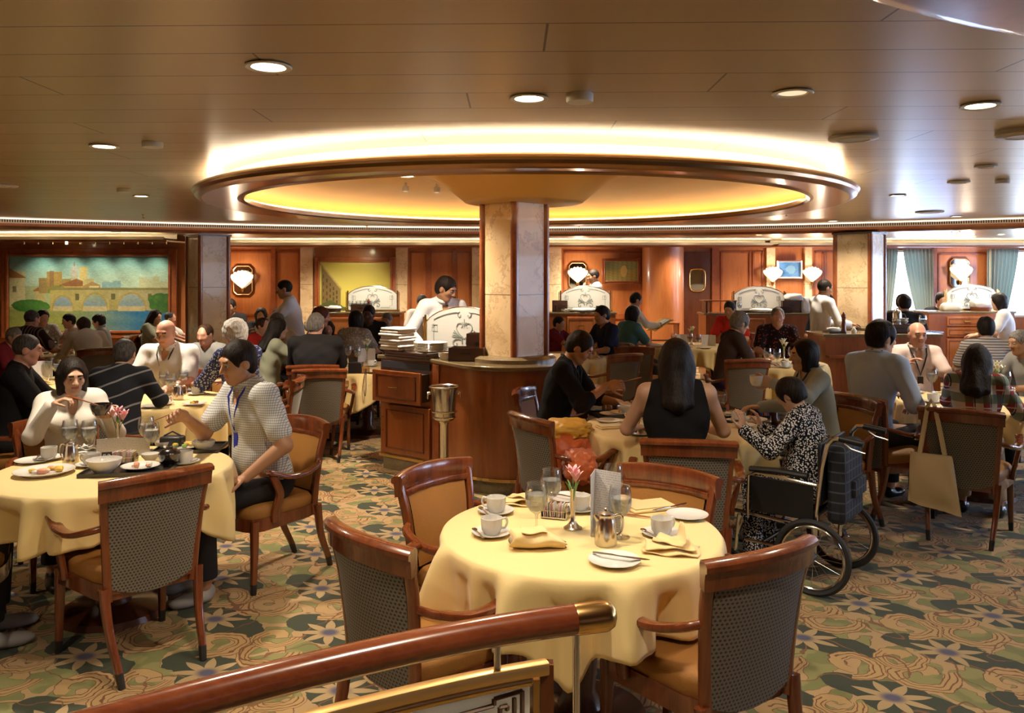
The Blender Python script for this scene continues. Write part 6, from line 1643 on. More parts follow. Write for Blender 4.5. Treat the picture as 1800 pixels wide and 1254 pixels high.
person(*pp(547, 9.9), 70, 'reddish haired man in a dark blazer beyond the silver haired man', 1.35, lod=1, lean=8, hp=10, hair='short', hc='hair_red', shirt='c_navy', sleeve='long', skin='skin_pink')
person(*pp(576, 10.2), 165, 'woman facing us, partly hidden by the silver haired man', 1.17, lod=2, hair='bob', hc='hair_brown', shirt='c_red', fem=True)
person(*pp(620, 10.05), 10, 'black haired person in a grey tee beside the flower arrangement', 1.29, lod=1, hair='bob', shirt='c_dots', sleeve='short', fem=True, lean=8)
person(*pp(652, 11.2), 185, 'dark skinned diner facing us below the left etched screen', 1.33, lod=2, hair='short', shirt='c_dark', skin='skin_dark')
person(*pp(684, 11.4), 190, 'diner in a grey blue top left of the stacked boxes', 1.22, lod=2, hair='short', hc='hair_grey', shirt='c_grey', skin='skin_light')
person(*pp(409, 13.3), 180, 'man in black with a dark cap of hair below the mirrored sconce', 1.36, lod=2, hair='short', shirt='c_dark', skin='skin_tan')
person(*pp(461, 12.4), 172, 'black haired diner in dark clothes left of the left steward', 1.25, lod=2, hair='bob', shirt='c_dark', skin='skin_tan')
person(*pp(483, 13.0), 140, 'diner in black just behind the left steward', 1.22, lod=2, hair='short', shirt='c_black', skin='skin_tan')
person(*pp(2, 8.9), 100, 'grey haired woman in dark red at the left edge', 1.17, lod=1, hair='short', hc='hair_grey', shirt='c_maroon', sleeve='long', fem=True, lean=14, hp=20)
person(*pp(42, 10.2), 20, 'man in a dark vertically striped shirt under the mural', 1.30, lod=1, hair='crew', hc='hair_dkgrey', shirt='c_vstripe', sleeve='short', skin='skin_pink', build=1.1, wide=1.1)
person(*pp(70, 11.5), 130, 'person in a white patterned top right of the striped shirt', 1.26, lod=2, hair='short', shirt='c_dots', skin='skin_pink')
person(*pp(142, 11.6), 225, 'dark haired diner facing left in front of the mural water', 1.20, lod=2, hair='short', shirt='c_pink', skin='skin_pink', lean=14)
person(*pp(160, 10.45), 320, 'hunched person in an off white blouse, back to us, before the mural', 1.17, lod=1, hair='short', hc='hair_brown', shirt='c_cream', sleeve='long', lean=34, hp=30, skin='skin_light', build=1.05)
person(*pp(186, 11.8), 250, 'dark curly haired diner right of the off white blouse', 1.16, lod=2, hair='curly', shirt='c_grey', skin='skin_tan')
person(*pp(262, 12.1), 100, 'woman with long straight black hair under the right part of the mural', 1.23, lod=2, hair='long', shirt='c_olive', fem=True)
person(*pp(287, 12.4), 80, 'greying man looking right under the right end of the mural', 1.19, lod=2, hair='thin', hc='hair_dkgrey', shirt='c_cream', skin='skin_pink')
# ---- far diners
person(*pp(741, 14.2), 170, 'distant diner seen left of the steward at the counter', 1.40, lod=3, hair='short', hc='hair_dkgrey', shirt='c_cream', zoff=0.0)
person(*pp(796, 14.0), 185, 'distant woman with black bob seen right of the steward face', 1.38, lod=3, hair='bob', shirt='c_cream', fem=True)
person(*pp(1577, 13.0), 160, 'diner with black hair against the left curtained window', 1.47, lod=3, hair='short', shirt='c_grey', zoff=0.0)
person(*pp(1592, 12.2), 20, 'diner in grey, back to us, before the left curtained window', 1.45, lod=3, hair='short', shirt='c_dark', zoff=0.0)
person(*pp(1648, 14.5), 180, 'diner in black left of the bluish etched screen', 1.50, lod=3, hair='short', shirt='c_dark', zoff=0.0)
person(*pp(1772, 13.2), 300, 'diner with dark hair right of the bluish etched screen', 1.46, lod=3, hair='bob', shirt='c_white', zoff=0.0)
person(*pp(1454, 12.6), 200, 'dark haired waiter half hidden behind the steward by the pillar', 1.50, lod=2, hair='bob', shirt='c_dark', skin='skin_tan', zoff=0.0)

# ================================================================== things on the tables
def at(px, py, z=TZ):
    Y = (EYE - z) * F / (py - HY); return Vector(((px - HX) / F * Y, Y, z))
def inside(p, T, m_=.07):
    c = Vector((T[0], T[1], p.z)); d = p - c; R = T[2] - m_
    return c + d * (R / d.length) if d.length > R else p
PROTO = {}
def place(kind, maker, cat, loc, rz, label, group=None, scale=None):
    if kind not in PROTO:
        t = maker(); PROTO[kind] = t; t.location = loc; t.rotation_euler = (0, 0, rz); t['label'] = label
        if group: t['group'] = group
        if scale: t.scale = (scale,) * 3
        return t
    t = dup(PROTO[kind], loc, rz, label, group, scale); 
    if scale is None: t.scale = (1, 1, 1)
    if not group and 'group' in t: del t['group']
    return t
def mk_goblet():
    t = thing('water_goblet', 'x', 'glass')
    MB().lathe([(.0005, .0), (.033, .0), (.034, .002), (.010, .006), (.0045, .012), (.004, .055), (.007, .068), (.024, .080), (.036, .100), (.0405, .125), (.039, .150), (.034, .176), (.0325, .176), (.0375, .150), (.039, .125), (.0345, .101), (.023, .083), (.0005, .074)], 28).build('glass_bowl', 'glass', t, recalc=True)
    MB().lathe([(.0005, .0755), (.022, .0845), (.0335, .102), (.0380, .125), (.0383, .138), (.0005, .138)], 24).build('water', 'water', t)
    return t
def mk_cup():
    t = thing('coffee_cup', 'x', 'cup')
    MB().lathe([(.0005, .004), (.026, .004), (.026, .0), (.029, .0), (.031, .006), (.038, .016), (.041, .034), (.042, .062), (.0395, .062), (.0385, .034), (.034, .016), (.0005, .010)], 28).build('cup_body', 'china', t)
    MB().tube(bez([(.040, 0, .054), (.056, 0, .056), (.062, 0, .040), (.054, 0, .022), (.037, 0, .018)], 5), [.0045] * 21, 8).build('handle', 'china', t)
    return t
def mk_saucer():
    t = thing('saucer', 'x', 'saucer')
    MB().lathe([(.0005, .003), (.034, .003), (.038, .0), (.042, .0), (.060, .007), (.076, .014), (.0765, .016), (.058, .011), (.036, .006), (.0005, .006)], 36).build('saucer_dish', 'china', t); return t
def mk_plate():
    t = thing('side_plate', 'x', 'plate')
    MB().lathe([(.0005, .003), (.052, .003), (.055, .0), (.060, .0), (.068, .006), (.091, .014), (.092, .016), (.066, .009), (.056, .006), (.0005, .006)], 40).build('plate_dish', 'china', t); return t
def mk_bigplate():
    t = thing('dinner_plate', 'x', 'plate')
    MB().lathe([(.0005, .003), (.085, .003), (.09, .0), (.096, .0), (.105, .008), (.134, .018), (.135, .020), (.104, .012), (.09, .007), (.0005, .007)], 44).build('plate_dish', 'china', t)
    MB().tube([(.1345 * math.cos(a * PI / 24), .1345 * math.sin(a * PI / 24), .0195) for a in range(48)], .0012, 4, loop=True).build('plate_rim', 'china_rim', t); return t
def mk_bowl():
    t = thing('soup_bowl', 'x', 'bowl')
    MB().lathe([(.0005, .005), (.030, .005), (.030, .0), (.034, .0), (.040, .008), (.060, .030), (.066, .052), (.063, .052), (.057, .031), (.036, .012), (.0005, .010)], 36).build('bowl_body', 'china', t); return t
def mk_lac():
    t = thing('lacquer_bowl', 'x', 'bowl')
    MB().lathe([(.0005, .006), (.026, .006), (.027, .0), (.030, .0), (.032, .010), (.048, .026), (.055, .050), (.056, .062), (.053, .062), (.045, .028), (.0005, .014)], 32).build('bowl_body', 'lacquer', t); return t
def mk_creamer():
    t = thing('creamer_pot', 'x', 'pot')
    MB().lathe([(.0005, .0), (.041, .0), (.042, .006), (.040, .05), (.034, .095), (.031, .104), (.033, .112), (.030, .112), (.028, .104), (.0005, .10)], 32).build('pot_body', 'silver', t)
    MB().lathe([(.031, .110), (.030, .118), (.018, .124), (.006, .128), (.008, .134), (.0005, .138)], 24).build('lid', 'silver', t)
    MB().tube(bez([(.030, 0, .104), (.055, 0, .108), (.066, 0, .085), (.060, 0, .045), (.040, 0, .030)], 5), .0045, 8).build('handle', 'silver', t)
    MB().tube([(-.028, 0, .096), (-.043, 0, .112)], [.014, .007], 10).build('spout', 'silver', t); return t
def mk_knife():
    t = thing('table_knife', 'x', 'knife')
    MB().bar([(-.10, 0, .004), (-.03, 0, .005), (.0, 0, .004)], [.012, .009, .007], [.006, .006, .004], (0, 1, 0), rnd_=.4).build('handle', 'steel', t)
    MB().bar([(.0, 0, .004), (.05, .001, .004), (.09, .003, .004), (.105, .006, .004)], [.010, .017, .016, .004], .0016, (0, 1, 0), rnd_=.1).build('blade', 'steel', t); return t
def mk_spoon():
    t = thing('teaspoon', 'x', 'spoon')
    MB().bar([(-.065, 0, .003), (-.02, 0, .005), (.03, 0, .004)], [.009, .005, .004], .002, (0, 1, 0)).build('handle', 'steel', t); MB().ball((.045, 0, .004), (.018, .011, .0035), 6).build('spoon_bowl', 'steel', t); return t
def mk_caddy():
    t = thing('sugar_caddy', 'x', 'caddy')
    MB().box((0, 0, .006), (.10, .065, .006)).build('base', 'silver', t)
    for s in (-1, 1):
        MB().bar([(s * .052, 0, .003), (s * .054, 0, .03), (s * .050, 0, .045)], .064, .003, (0, 1, 0)).build('end_plate', 'silver', t)
        MB().tube([(-.05, s * .032, .035), (.05, s * .032, .035)], .0022, 6).build('side_rail', 'silver', t)
    rr_ = random.Random(4)
    for k in range(12):
        o = MB().box((-.042 + k * .0075, 0, .036), (.0035, .052, .052)).build('sugar_packet', ['white_paper', 'petal', 'white_paper', 'canvas'][k % 4], t, smooth=False); o.rotation_euler = (rr_.uniform(-.05, .05), rr_.uniform(-.12, .12), 0)
    return t
def flower_vase(loc, label, white=False, s=1.0, n=3):
    t = thing('bud_vase', label, 'vase', loc); t.scale = (s,) * 3
    MB().lathe([(.0005, .0), (.036, .0), (.037, .004), (.024, .012), (.010, .030), (.009, .060), (.012, .10), (.010, .140), (.016, .160), (.014, .160), (.008, .14), (.0005, .12)], 24).build('vase_body', 'silver', t)
    rr_ = random.Random(int(abs(loc[0]) * 1000) + n)
    tf = thing('lily_flowers' if not white else 'lily_flowers', label.replace('silver bud vase', 'flowers').replace('vase', 'flowers'), 'flowers', (loc[0], loc[1], loc[2] + .12 * s)); tf.scale = (s,) * 3
    tf['label'] = ('white' if white else 'pink') + ' blooms in the bud vase ' + ' '.join(label.split(' vase')[1].replace('with white flowers ', '').split()[:9])
    for k in range(n):
        a = rr_.uniform(0, 6.28) if n > 1 else .5; tx, ty = .035 * math.cos(a) * (k > 0), .035 * math.sin(a) * (k > 0); top = .085 - .012 * k
        st_ = MB().tube([(0, 0, -.06), (tx * .3, ty * .3, 0), (tx, ty, top)], .0025, 6).build('stem', 'leaf', tf)
        bl = MB()
        for q in range(6):
            b_ = 2 * PI * q / 6 + k; ox, oy = math.cos(b_), math.sin(b_)
            sd = Vector((-oy, ox, 0))
            bl.bar([Vector((tx, ty, top)), Vector((tx + ox * .010, ty + oy * .010, top + .016)), Vector((tx + ox * .020, ty + oy * .020, top + .034)), Vector((tx + ox * .030, ty + oy * .030, top + .044))], [.004, .014, .018, .004], .0015, sd, rnd_=.2)
        bl.build('blossom', 'petal_white' if white else 'petal', tf, ang=80)
    lf = MB()
    for q in range(4):
        b_ = 2 * PI * q / 4 + .6; ox, oy = math.cos(b_), math.sin(b_); lf.bar([(0, 0, .0), (ox * .012, oy * .012, .03), (ox * .022, oy * .022, .055), (ox * .035, oy * .035, .068)], [.003, .012, .010, .002], .0012, (-oy, ox, 0), rnd_=.2)
    lf.build('leaves', 'leaf', tf, ang=80); return t
m, nt, bb = newmat('menu_print'); nb = NB(nt); tc = nb.n('ShaderNodeTexCoord'); x_, y_, z_ = nb.xyz(tc.outputs['Object'])
q = nb.noise(nb.vec(nb.m('MULTIPLY', x_, 220), nb.m('FLOOR', nb.m('MULTIPLY', z_, 110)), 0), 1.0, 0)
ln_ = nb.m('MULTIPLY', nb.m('LESS_THAN', nb.m('FRACT', nb.m('MULTIPLY', z_, 110)), .35), nb.m('GREATER_THAN', q[0], .47))
nb.l(nb.mix(nb.m('MULTIPLY', ln_, .55), (.82, .80, .83), (.35, .33, .38)), bb.inputs['Base Color']); bb.inputs['Roughness'].default_value = .6
def menu_card(loc, rz, label, w_=.125, h_=.24, half=.42):
    t = thing('menu_card', label, 'menu', loc, rz)
    for s in (-1, 1):
        c, s_ = math.cos(half), math.sin(half)
        vs = [(0, 0, 0), (s * w_ * s_, -w_ * c, 0), (s * w_ * s_, -w_ * c, h_), (0, 0, h_)]; n_ = Vector((s * c, s_, 0)) * .0006
        m_ = MB(); m_.add([Vector(v) + n_ for v in vs] + [Vector(v) - n_ for v in vs], [(0, 1, 2, 3), (7, 6, 5, 4), (0, 4, 5, 1), (1, 5, 6, 2), (2, 6, 7, 3), (3, 7, 4, 0)])
        m_.build('menu_leaf', 'menu_print', t, smooth=False)
    return t
def napkin_flat(loc, rz, label, w_=.20, d_=.13, h_=.012):
    t = thing('folded_napkin', label, 'napkin', loc, rz)
    MB().box((0, 0, h_ / 2), (w_, d_, h_)).build('napkin_cloth', 'napkin', t, bevel=.005); MB().box((.004, .006, h_ + .003), (w_ * .94, d_ * .9, .005)).build('napkin_fold', 'napkin', t, bevel=.002); return t
def sheet(mb, cx, cy, z, w_, d_, rz, wav, seed, flap=0.0):
    rr_ = random.Random(seed); a1, a2, p1, p2 = rr_.uniform(2, 4), rr_.uniform(2, 4), rr_.uniform(0, 6), rr_.uniform(0, 6); rows = []; c, s = math.cos(rz), math.sin(rz)
    for j in range(17):
        v = j / 8 - 1; row = []
        for i in range(21):
            u = i / 10 - 1; x = u * w_ / 2 * (1 + .05 * math.sin(a1 * v + p1)); y = v * d_ / 2 * (1 + .08 * math.sin(a2 * u + p2))
            zz = z + wav * (.5 + .5 * math.sin(a1 * u * 1.3 + a2 * v + p1)) * (.4 + .6 * abs(math.sin(p2 + u * 2)))
            if flap and u > .1 and v > -.3: q = (u - .1) * (v + .3); zz += flap * min(1, q * 1.3); x -= flap * .6 * min(1, q)
            row.append((cx + x * c - y * s, cy + x * s + y * c, zz))
        rows.append(row)
    return mb.loft(rows, 0, False, closed=False)
def napkin_loose(loc, rz, label, seed, w_=.24, d_=.15, hgt=.05, mat='napkin', peak=.5):
    t = thing('crumpled_napkin', label, 'napkin', loc, rz)
    if peak < 0:                                      # a rolled pouch with a twisted tail
        m_ = MB(); N = 30; rows = []
        for i in range(N + 1):
            q = i / N; x = (q - .5) * w_; pr_ = (.95 if q < .55 else .95 - 1.25 * (q - .55)) ; r1 = d_ * .42 * max(.35, pr_); h1 = hgt * .55 * max(.42, pr_) * (1 + .10 * math.sin(9 * q + 1))
            if i in (0, N): r1 *= .82; h1 *= .8
            rows.append([(x + .008 * math.sin(3 * a), r1 * math.cos(a) * (1 + .06 * math.sin(3 * a + 8 * q)) - .03 * max(0, q - .5), h1 + .002 + h1 * math.sin(a) * (1 + .07 * math.sin(4 * a + 10 * q))) for a in [2 * PI * k / 28 for k in range(28)]])
        m_.loft(rows, 0, True); m_.build('napkin_cloth', mat, t, ang=100)
        m2 = MB(); sheet(m2, -.015, .0, hgt * 1.02, w_ * .46, d_ * .62, .06, .006, seed); m2.build('napkin_fold', mat, t, recalc=False, solid=.003, ang=120)
    else:
        for k, (dx, dy, zz, sc_, rt_, wv_, fl) in enumerate(((0, 0, .003, 1.0, 0, .010, 0), (-.01, .008, .016, .86, .22, .014, 0), (.0, .012, .030, .62, -.30, .012, hgt * .9))):
            m_ = MB(); sheet(m_, dx, dy, zz, w_ * sc_, d_ * sc_, rt_, wv_, seed + k, fl); m_.build('napkin_cloth' if k == 0 else 'napkin_fold', mat, t, recalc=False, solid=.0035, ang=120)
    return t
def tray(loc, rz, label, w_=.40, d_=.28, mat='tray_black'):
    t = thing('serving_tray', label, 'tray', loc, rz)
    MB().box((0, 0, .004), (w_, d_, .006)).build('tray_base', mat, t, bevel=.002)
    m_ = MB()
    for s in (-1, 1): m_.box((s * w_ / 2, 0, .010), (.006, d_, .018)); m_.box((0, s * d_ / 2, .010), (w_, .006, .018))
    m_.build('tray_rim', mat, t); return t
FOODN = [0]
def food(loc, label, mats, r=.05, h_=.02, n=9, cat='food', name='food_portion'):
    FOODN[0] += 1; rr_ = random.Random(FOODN[0]); t = thing(name, label, cat, loc)
    for k in range(n):
        a, q = rr_.uniform(0, 6.28), r * math.sqrt(rr_.random()); s = rr_.uniform(.6, 1.2)
        crumple(MB(), (q * math.cos(a), q * math.sin(a), h_ * .4), (r * .30 * s, r * .22 * s, h_ * .5 * s), k + FOODN[0], .3, 6).build('morsel', mats[k % len(mats)], t, ang=180)
    return t
def chopsticks(p0, p1, label, off=(0, .012, .0)):
    a, b_ = Vector(p0), Vector(p1); o_ = Vector(off)
    t = thing('chopsticks', label, 'chopsticks', a)
    for k, (u, v) in enumerate(((Vector((0, 0, 0)), b_ - a), (o_, b_ - a + o_ * .2))): MB().tube([u, v], [.0038, .0022], 6).build('chopstick', 'wood_trim', t)
    return t
def cupset(p, rz, where, spoon=True):
    place('saucer', mk_saucer, 'saucer', (p.x, p.y, p.z), 0, 'white saucer ' + where); place('cup', mk_cup, 'cup', (p.x, p.y, p.z + .0065), rz, 'white coffee cup ' + where)
    if spoon: place('spoon', mk_spoon, 'spoon', (p.x - .052, p.y - .02, p.z + .0125), 1.9, 'steel teaspoon lying on the saucer ' + where)
def goblet(p, where, s=None): return place('goblet', mk_goblet, 'glass', (p.x, p.y, p.z), 0, 'stemmed goblet of iced water ' + where, scale=s)

# ---- nearest table
A = lambda px, py: inside(at(px, py), T1, .06)
goblet(A(943, 938), 'nearest the left cups on the empty table', 1.12); goblet(A(969, 908), 'behind the bud vase on the empty table', 1.12)
goblet(A(1090, 945), 'right behind the silver pot on the empty table', 1.12); goblet(A(1078, 899), 'behind the menu card on the empty table', 1.12)
cupset(A(872, 902), 2.9, 'at rear left of the nearest table'); cupset(A(864, 941), .2, 'at front left of the nearest table')
cupset(A(1163, 942), .5, 'at the right of the empty table'); cupset(A(1020, 898), 1.2, 'behind the vase on the empty table', False)
place('plate', mk_plate, 'plate', A(1080, 990), 0, 'white side plate at the front of the empty table'); place('plate', mk_plate, 'plate', A(1210, 909), 0, 'white side plate at the right rear of the empty table', scale=.95)
place('plate', mk_plate, 'plate', A(1000, 879), 0, 'white side plate at the far rim of the empty table')
p = A(1080, 988); place('knife', mk_knife, 'knife', (p.x + .02, p.y, p.z + .016), -.42, 'knife across the front side plate of the empty table')
p = A(1205, 900); place('knife', mk_knife, 'knife', (p.x - .03, p.y + .02, p.z + .016), .6, 'knife on the right rear side plate of the empty table')
p = A(1000, 881); place('knife', mk_knife, 'knife', (p.x, p.y, p.z + .016), -.6, 'knife on the plate at the far rim of the empty table')
napkin_loose(A(945, 962), .05, 'rolled yellow napkin at the front left of the empty table', 3, .20, .13, .060, peak=-.4)
napkin_loose(A(1180, 968), -.25, 'loosely folded yellow napkin with a raised flap beside the right cup', 6, .20, .14, .062, peak=.3)
napkin_flat(A(1140, 893), .35, 'flat folded yellow napkin at the right rear of the empty table', .21, .14)
napkin_loose(A(916, 887), -.2, 'whitish napkin by the rear left cup of the empty table', 11, .17, .09, .03)
p = A(976, 910); place('caddy', mk_caddy, 'caddy', p, -.3, 'silver sugar packet caddy left of the bud vase on the empty table')
flower_vase(A(1007, 929), 'slim silver bud vase on the empty table by the menu card', n=2)
p = A(1046, 928); menu_card(p, .35, 'white folded menu card standing upright on the empty table', .115, .235, .60)
p = A(1065, 957); place('creamer', mk_creamer, 'pot', p, .15, 'silver coffee creamer pot with lid at the middle of the empty table')
p = A(1112, 909); chopsticks((p.x - .08, p.y + .035, p.z + .006), (p.x + .08, p.y - .03, p.z + .006), 'pair of dark chopsticks lying right of the menu card')
# ---- table with the 53 stand
A = lambda px, py: inside(at(px, py), T2, .06)
goblet(A(115, 797), 'left one in front of the woman in white', 1.1); goblet(A(157, 800), 'right one in front of the woman in white', 1.1); goblet(A(266, 804), 'beside the low menu on the table with the 53 stand', 1.1); goblet(A(257, 792), 'just behind another goblet by the low menu', 1.1)
cupset(A(86, 808), 2.6, 'by the left goblet of the woman in white'); cupset(A(160, 820), 3.0, 'left of the 53 stand', False); cupset(A(325, 815), 3.2, 'right of the black lidded bowl', False)
place('creamer', mk_creamer, 'pot', A(124, 815), 3.0, 'silver creamer pot between the two left cups', scale=.95)
p = A(78, 833); place('bigplate', mk_bigplate, 'plate', p, 0, 'dinner plate with lemon and scraps at the left of the 53 table', scale=1.05); food((p.x + .01, p.y, p.z + .010), 'lemon slice and meat scraps on the left dinner plate', ['food_yellow', 'food_pink', 'white_cloth', 'food_yellow'], .065, .022, 9)
place('plate', mk_plate, 'plate', A(48, 812), 0, 'white side plate at the left rim of the 53 table')
p = A(228, 829); tray(p, .12, 'black meal tray in front of the fabric chair back on the 53 table', .42, .24)
q = A(183, 833); t_ = place('bowl', mk_bowl, 'bowl', (q.x, q.y, q.z + .008), 0, 'wide shallow white bowl on the left end of the near black tray', scale=1.28)
q = A(247, 826); place('plate', mk_plate, 'plate', (q.x, q.y, q.z + .008), 0, 'plate with salmon on the near black tray', scale=1.05); food((q.x, q.y, q.z + .018), 'piece of grilled salmon on the near black tray', ['food_pink', 'rice'], .045, .02, 6)
q = A(264, 812); place('bowl', mk_bowl, 'bowl', (q.x, q.y, q.z + .008), 0, 'small white bowl just left of the black lidded bowl', scale=.72)
q = A(298, 820); place('lacquer', mk_lac, 'bowl', (q.x, q.y, q.z + .008), 0, 'black lacquer bowl upside its lid on the right end of the near tray')
t_ = thing('bowl_lid', 'rounded black lid sitting on the lacquer bowl of the near tray', 'lid', (q.x, q.y, q.z + .068)); MB().lathe([(.054, .0), (.050, .012), (.034, .024), (.018, .028), (.018, .036), (.014, .036), (.0005, .032)], 28).build('lid_dome', 'lacquer', t_)
p = A(335, 790); tray(p, .1, 'black meal tray in front of the man in the checked shirt', .36, .24)
q = A(322, 790); place('bigplate', mk_bigplate, 'plate', (q.x, q.y, q.z + .008), 0, 'plate with yellow egg before the man in the checked shirt', scale=.8); food((q.x, q.y, q.z + .018), 'yellow egg and vegetables before the checked shirt', ['food_yellow', 'food_green', 'food_yellow'], .05, .02, 7)
q = A(364, 792); place('bowl', mk_bowl, 'bowl', (q.x, q.y, q.z + .008), 0, 'white rice bowl nearest the man in the checked shirt')
t_ = food((q.x, q.y, q.z + .04), 'white rice in the bowl nearest the checked shirt', ['rice'], .035, .02, 8)
menu_card(A(222, 800), .1, 'low wide menu card standing on the 53 table', .15, .10, 1.25)
p = A(188, 812); t_ = thing('number_stand', 'little black stand showing the number 53 in white', 'sign', (p.x, p.y, p.z), .25)
MB().box((0, 0, .026), (.052, .008, .052)).build('stand_plate', 'tray_black', t_); MB().box((0, .01, .003), (.055, .03, .006)).build('stand_foot', 'tray_black', t_)
fc = bpy.data.curves.new('digits', 'FONT'); fc.body = '53'; fc.size = .045; fc.align_x = 'CENTER'; fc.extrude = .0006; fc.materials.append(MATS['white_paper'])
fo = bpy.data.objects.new('digits', fc); COL.objects.link(fo); bpy.context.view_layer.update(); me_ = bpy.data.meshes.new_from_object(fo); bpy.data.objects.remove(fo); fo = bpy.data.objects.new('digits', me_); COL.objects.link(fo); fo.parent = t_; fo.location = (0, -.0052, .011); fo.rotation_euler = (PI / 2, 0, 0)
place('caddy', mk_caddy, 'caddy', A(219, 815), .1, 'silver sugar packet caddy right of the 53 stand', scale=1.1)
flower_vase(A(208, 784), 'small silver bud vase on the 53 table by the menu', n=5, s=1.0)
place('bowl', mk_bowl, 'bowl', A(236, 782), 0, 'white bowl at the far rim behind the low menu', scale=.9)
place('bowl', mk_bowl, 'bowl', A(288, 788), 0, 'white bowl behind the black lidded bowl', scale=.8)
napkin_loose(A(146, 790), .1, 'crumpled white napkin between the two left goblets', 21, .12, .08, .03, 'white_cloth')
t_ = thing('camera_bag', 'small black camera bag at the far rim of the 53 table', 'bag', A(330, 778)); MB().box((0, 0, .035), (.13, .08, .07)).build('bag_body', 'black_vinyl', t_, bevel=.012); MB().tube([(-.05, 0, .07), (0, .0, .095), (.05, 0, .07)], .005, 6).build('bag_strap', 'black_vinyl', t_)
# things in their hands
i = i1; wl = i['world'](i['wL'] + np.array((.055, .085, .020))); place('lacquer', mk_lac, 'bowl', (wl.x, wl.y, wl.z), 0, 'black lacquer bowl held up by the woman in white', scale=1.05)
a = i['world'](i['wR'] + np.array((-.10, .03, .02))); chopsticks((a.x - .04, a.y, a.z + .03), (wl.x, wl.y, wl.z + .05), 'chopsticks held by the woman in white over her bowl')
i = i2; a = i['world'](i['wR'] + np.array((-.03, .06, .05))); b_ = i['world'](i['wR'] + np.array((-.10, .22, .02))); chopsticks(a, b_, 'chopsticks held by the man in the checked shirt')
# ---- table by the wheelchair
A = lambda px, py: inside(at(px, py), T3, .06)
place('creamer', mk_creamer, 'pot', A(1109, 757), .3, 'silver creamer pot left of the sleeveless woman')
goblet(A(1135, 742), 'left of the sleeveless woman', 1.1); goblet(A(1287, 728), 'right of the sleeveless woman', 1.1)
tray(A(1078, 728), .3, 'black meal tray in front of the man in black', .40, .26)
q = A(1074, 722); place('bowl', mk_bowl, 'bowl', (q.x, q.y, q.z + .008), 0, 'white bowl before the man in black', scale=1.0)
q = A(1056, 729); place('plate', mk_plate, 'plate', (q.x, q.y, q.z + .008), 0, 'oval white plate before the man in black', scale=.95)
q = A(1094, 729); place('bigplate', mk_bigplate, 'plate', (q.x, q.y, q.z + .008), 0, 'plate with leftovers before the man in black', scale=.7); food((q.x, q.y, q.z + .018), 'leftovers on the plate before the man in black', ['food_pink', 'rice'], .035, .02, 6)
place('plate', mk_plate, 'plate', A(1070, 742), 0, 'empty side plate at the left rim of the wheelchair table', scale=.95); napkin_flat(A(1072, 752), .3, 'folded napkin at the left rim of the wheelchair table', .17, .11)
place('plate', mk_plate, 'plate', A(1125, 764), 0, 'side plate with bread left of the sleeveless woman'); p = A(1125, 764); food((p.x, p.y, p.z + .012), 'bread roll left of the sleeveless woman', ['food_brown', 'canvas'], .03, .03, 4)
cupset(A(1296, 742), .3, 'right of the sleeveless woman', False)
tray(A(1318, 738), -.3, 'black meal tray in front of the elderly lady', .38, .26)
for k, (px, py, s, w_) in enumerate(((1333, 742, .85, 'nearest the elderly lady'), (1308, 752, .6, 'left on the tray of the elderly lady'), (1326, 722, .75, 'at the back of the elderly lady tray'))):
    q = A(px, py); place('bigplate', mk_bigplate, 'plate', (q.x, q.y, q.z + .010), 0, 'food plate ' + w_, scale=s); food((q.x, q.y, q.z + .022), 'mixed food on the plate ' + w_, ['food_yellow', 'food_pink', 'rice', 'food_green'], .05 * s, .02, 7)
q = A(1306, 722); place('lacquer', mk_lac, 'bowl', (q.x, q.y, q.z), 0, 'black lacquer bowl right of the sleeveless woman')
i = i3; a = i['world'](i['wR'] + np.array((-.02, .08, .02))); b_ = i['world'](i['wR'] + np.array((-.04, .24, .06))); chopsticks(b_, a, 'chopsticks held by the man in black')
i = i4; a = i['world'](i['wL'] + np.array((.03, .10, .00))); place('cup', mk_cup, 'cup', (a.x, a.y, a.z - .02), 0, 'white cup raised by the woman in the grey cardigan', scale=1.1)
i = i8; a = i['world'](i['wR'] + np.array((-.03, .04, .05))); goblet(Vector((a.x, a.y, a.z - .02)), 'held up by the long haired woman in grey green')
# ---- table of the plaid shirt
A = lambda px, py: inside(at(px, py), T4, .06)
cupset(A(1600, 690), .4, 'before the young man with the blue lanyard', False); cupset(A(1640, 708), .2, 'left of the plaid shirt', False)
for px, py, w_ in ((1612, 684, 'before the pink shirted man, left'), (1676, 684, 'left of the plaid shirted girl, front'), (1681, 677, 'left of the plaid shirted girl, rear'), (1788, 690, 'at the right edge of the plaid shirt table')): goblet(A(px, py), w_, 1.15)
place('creamer', mk_creamer, 'pot', A(1773, 706), .3, 'silver creamer pot right of the plaid shirted girl'); flower_vase(A(1762, 690), 'silver bud vase with white flowers right of the plaid shirt', True, 1.15, 5)
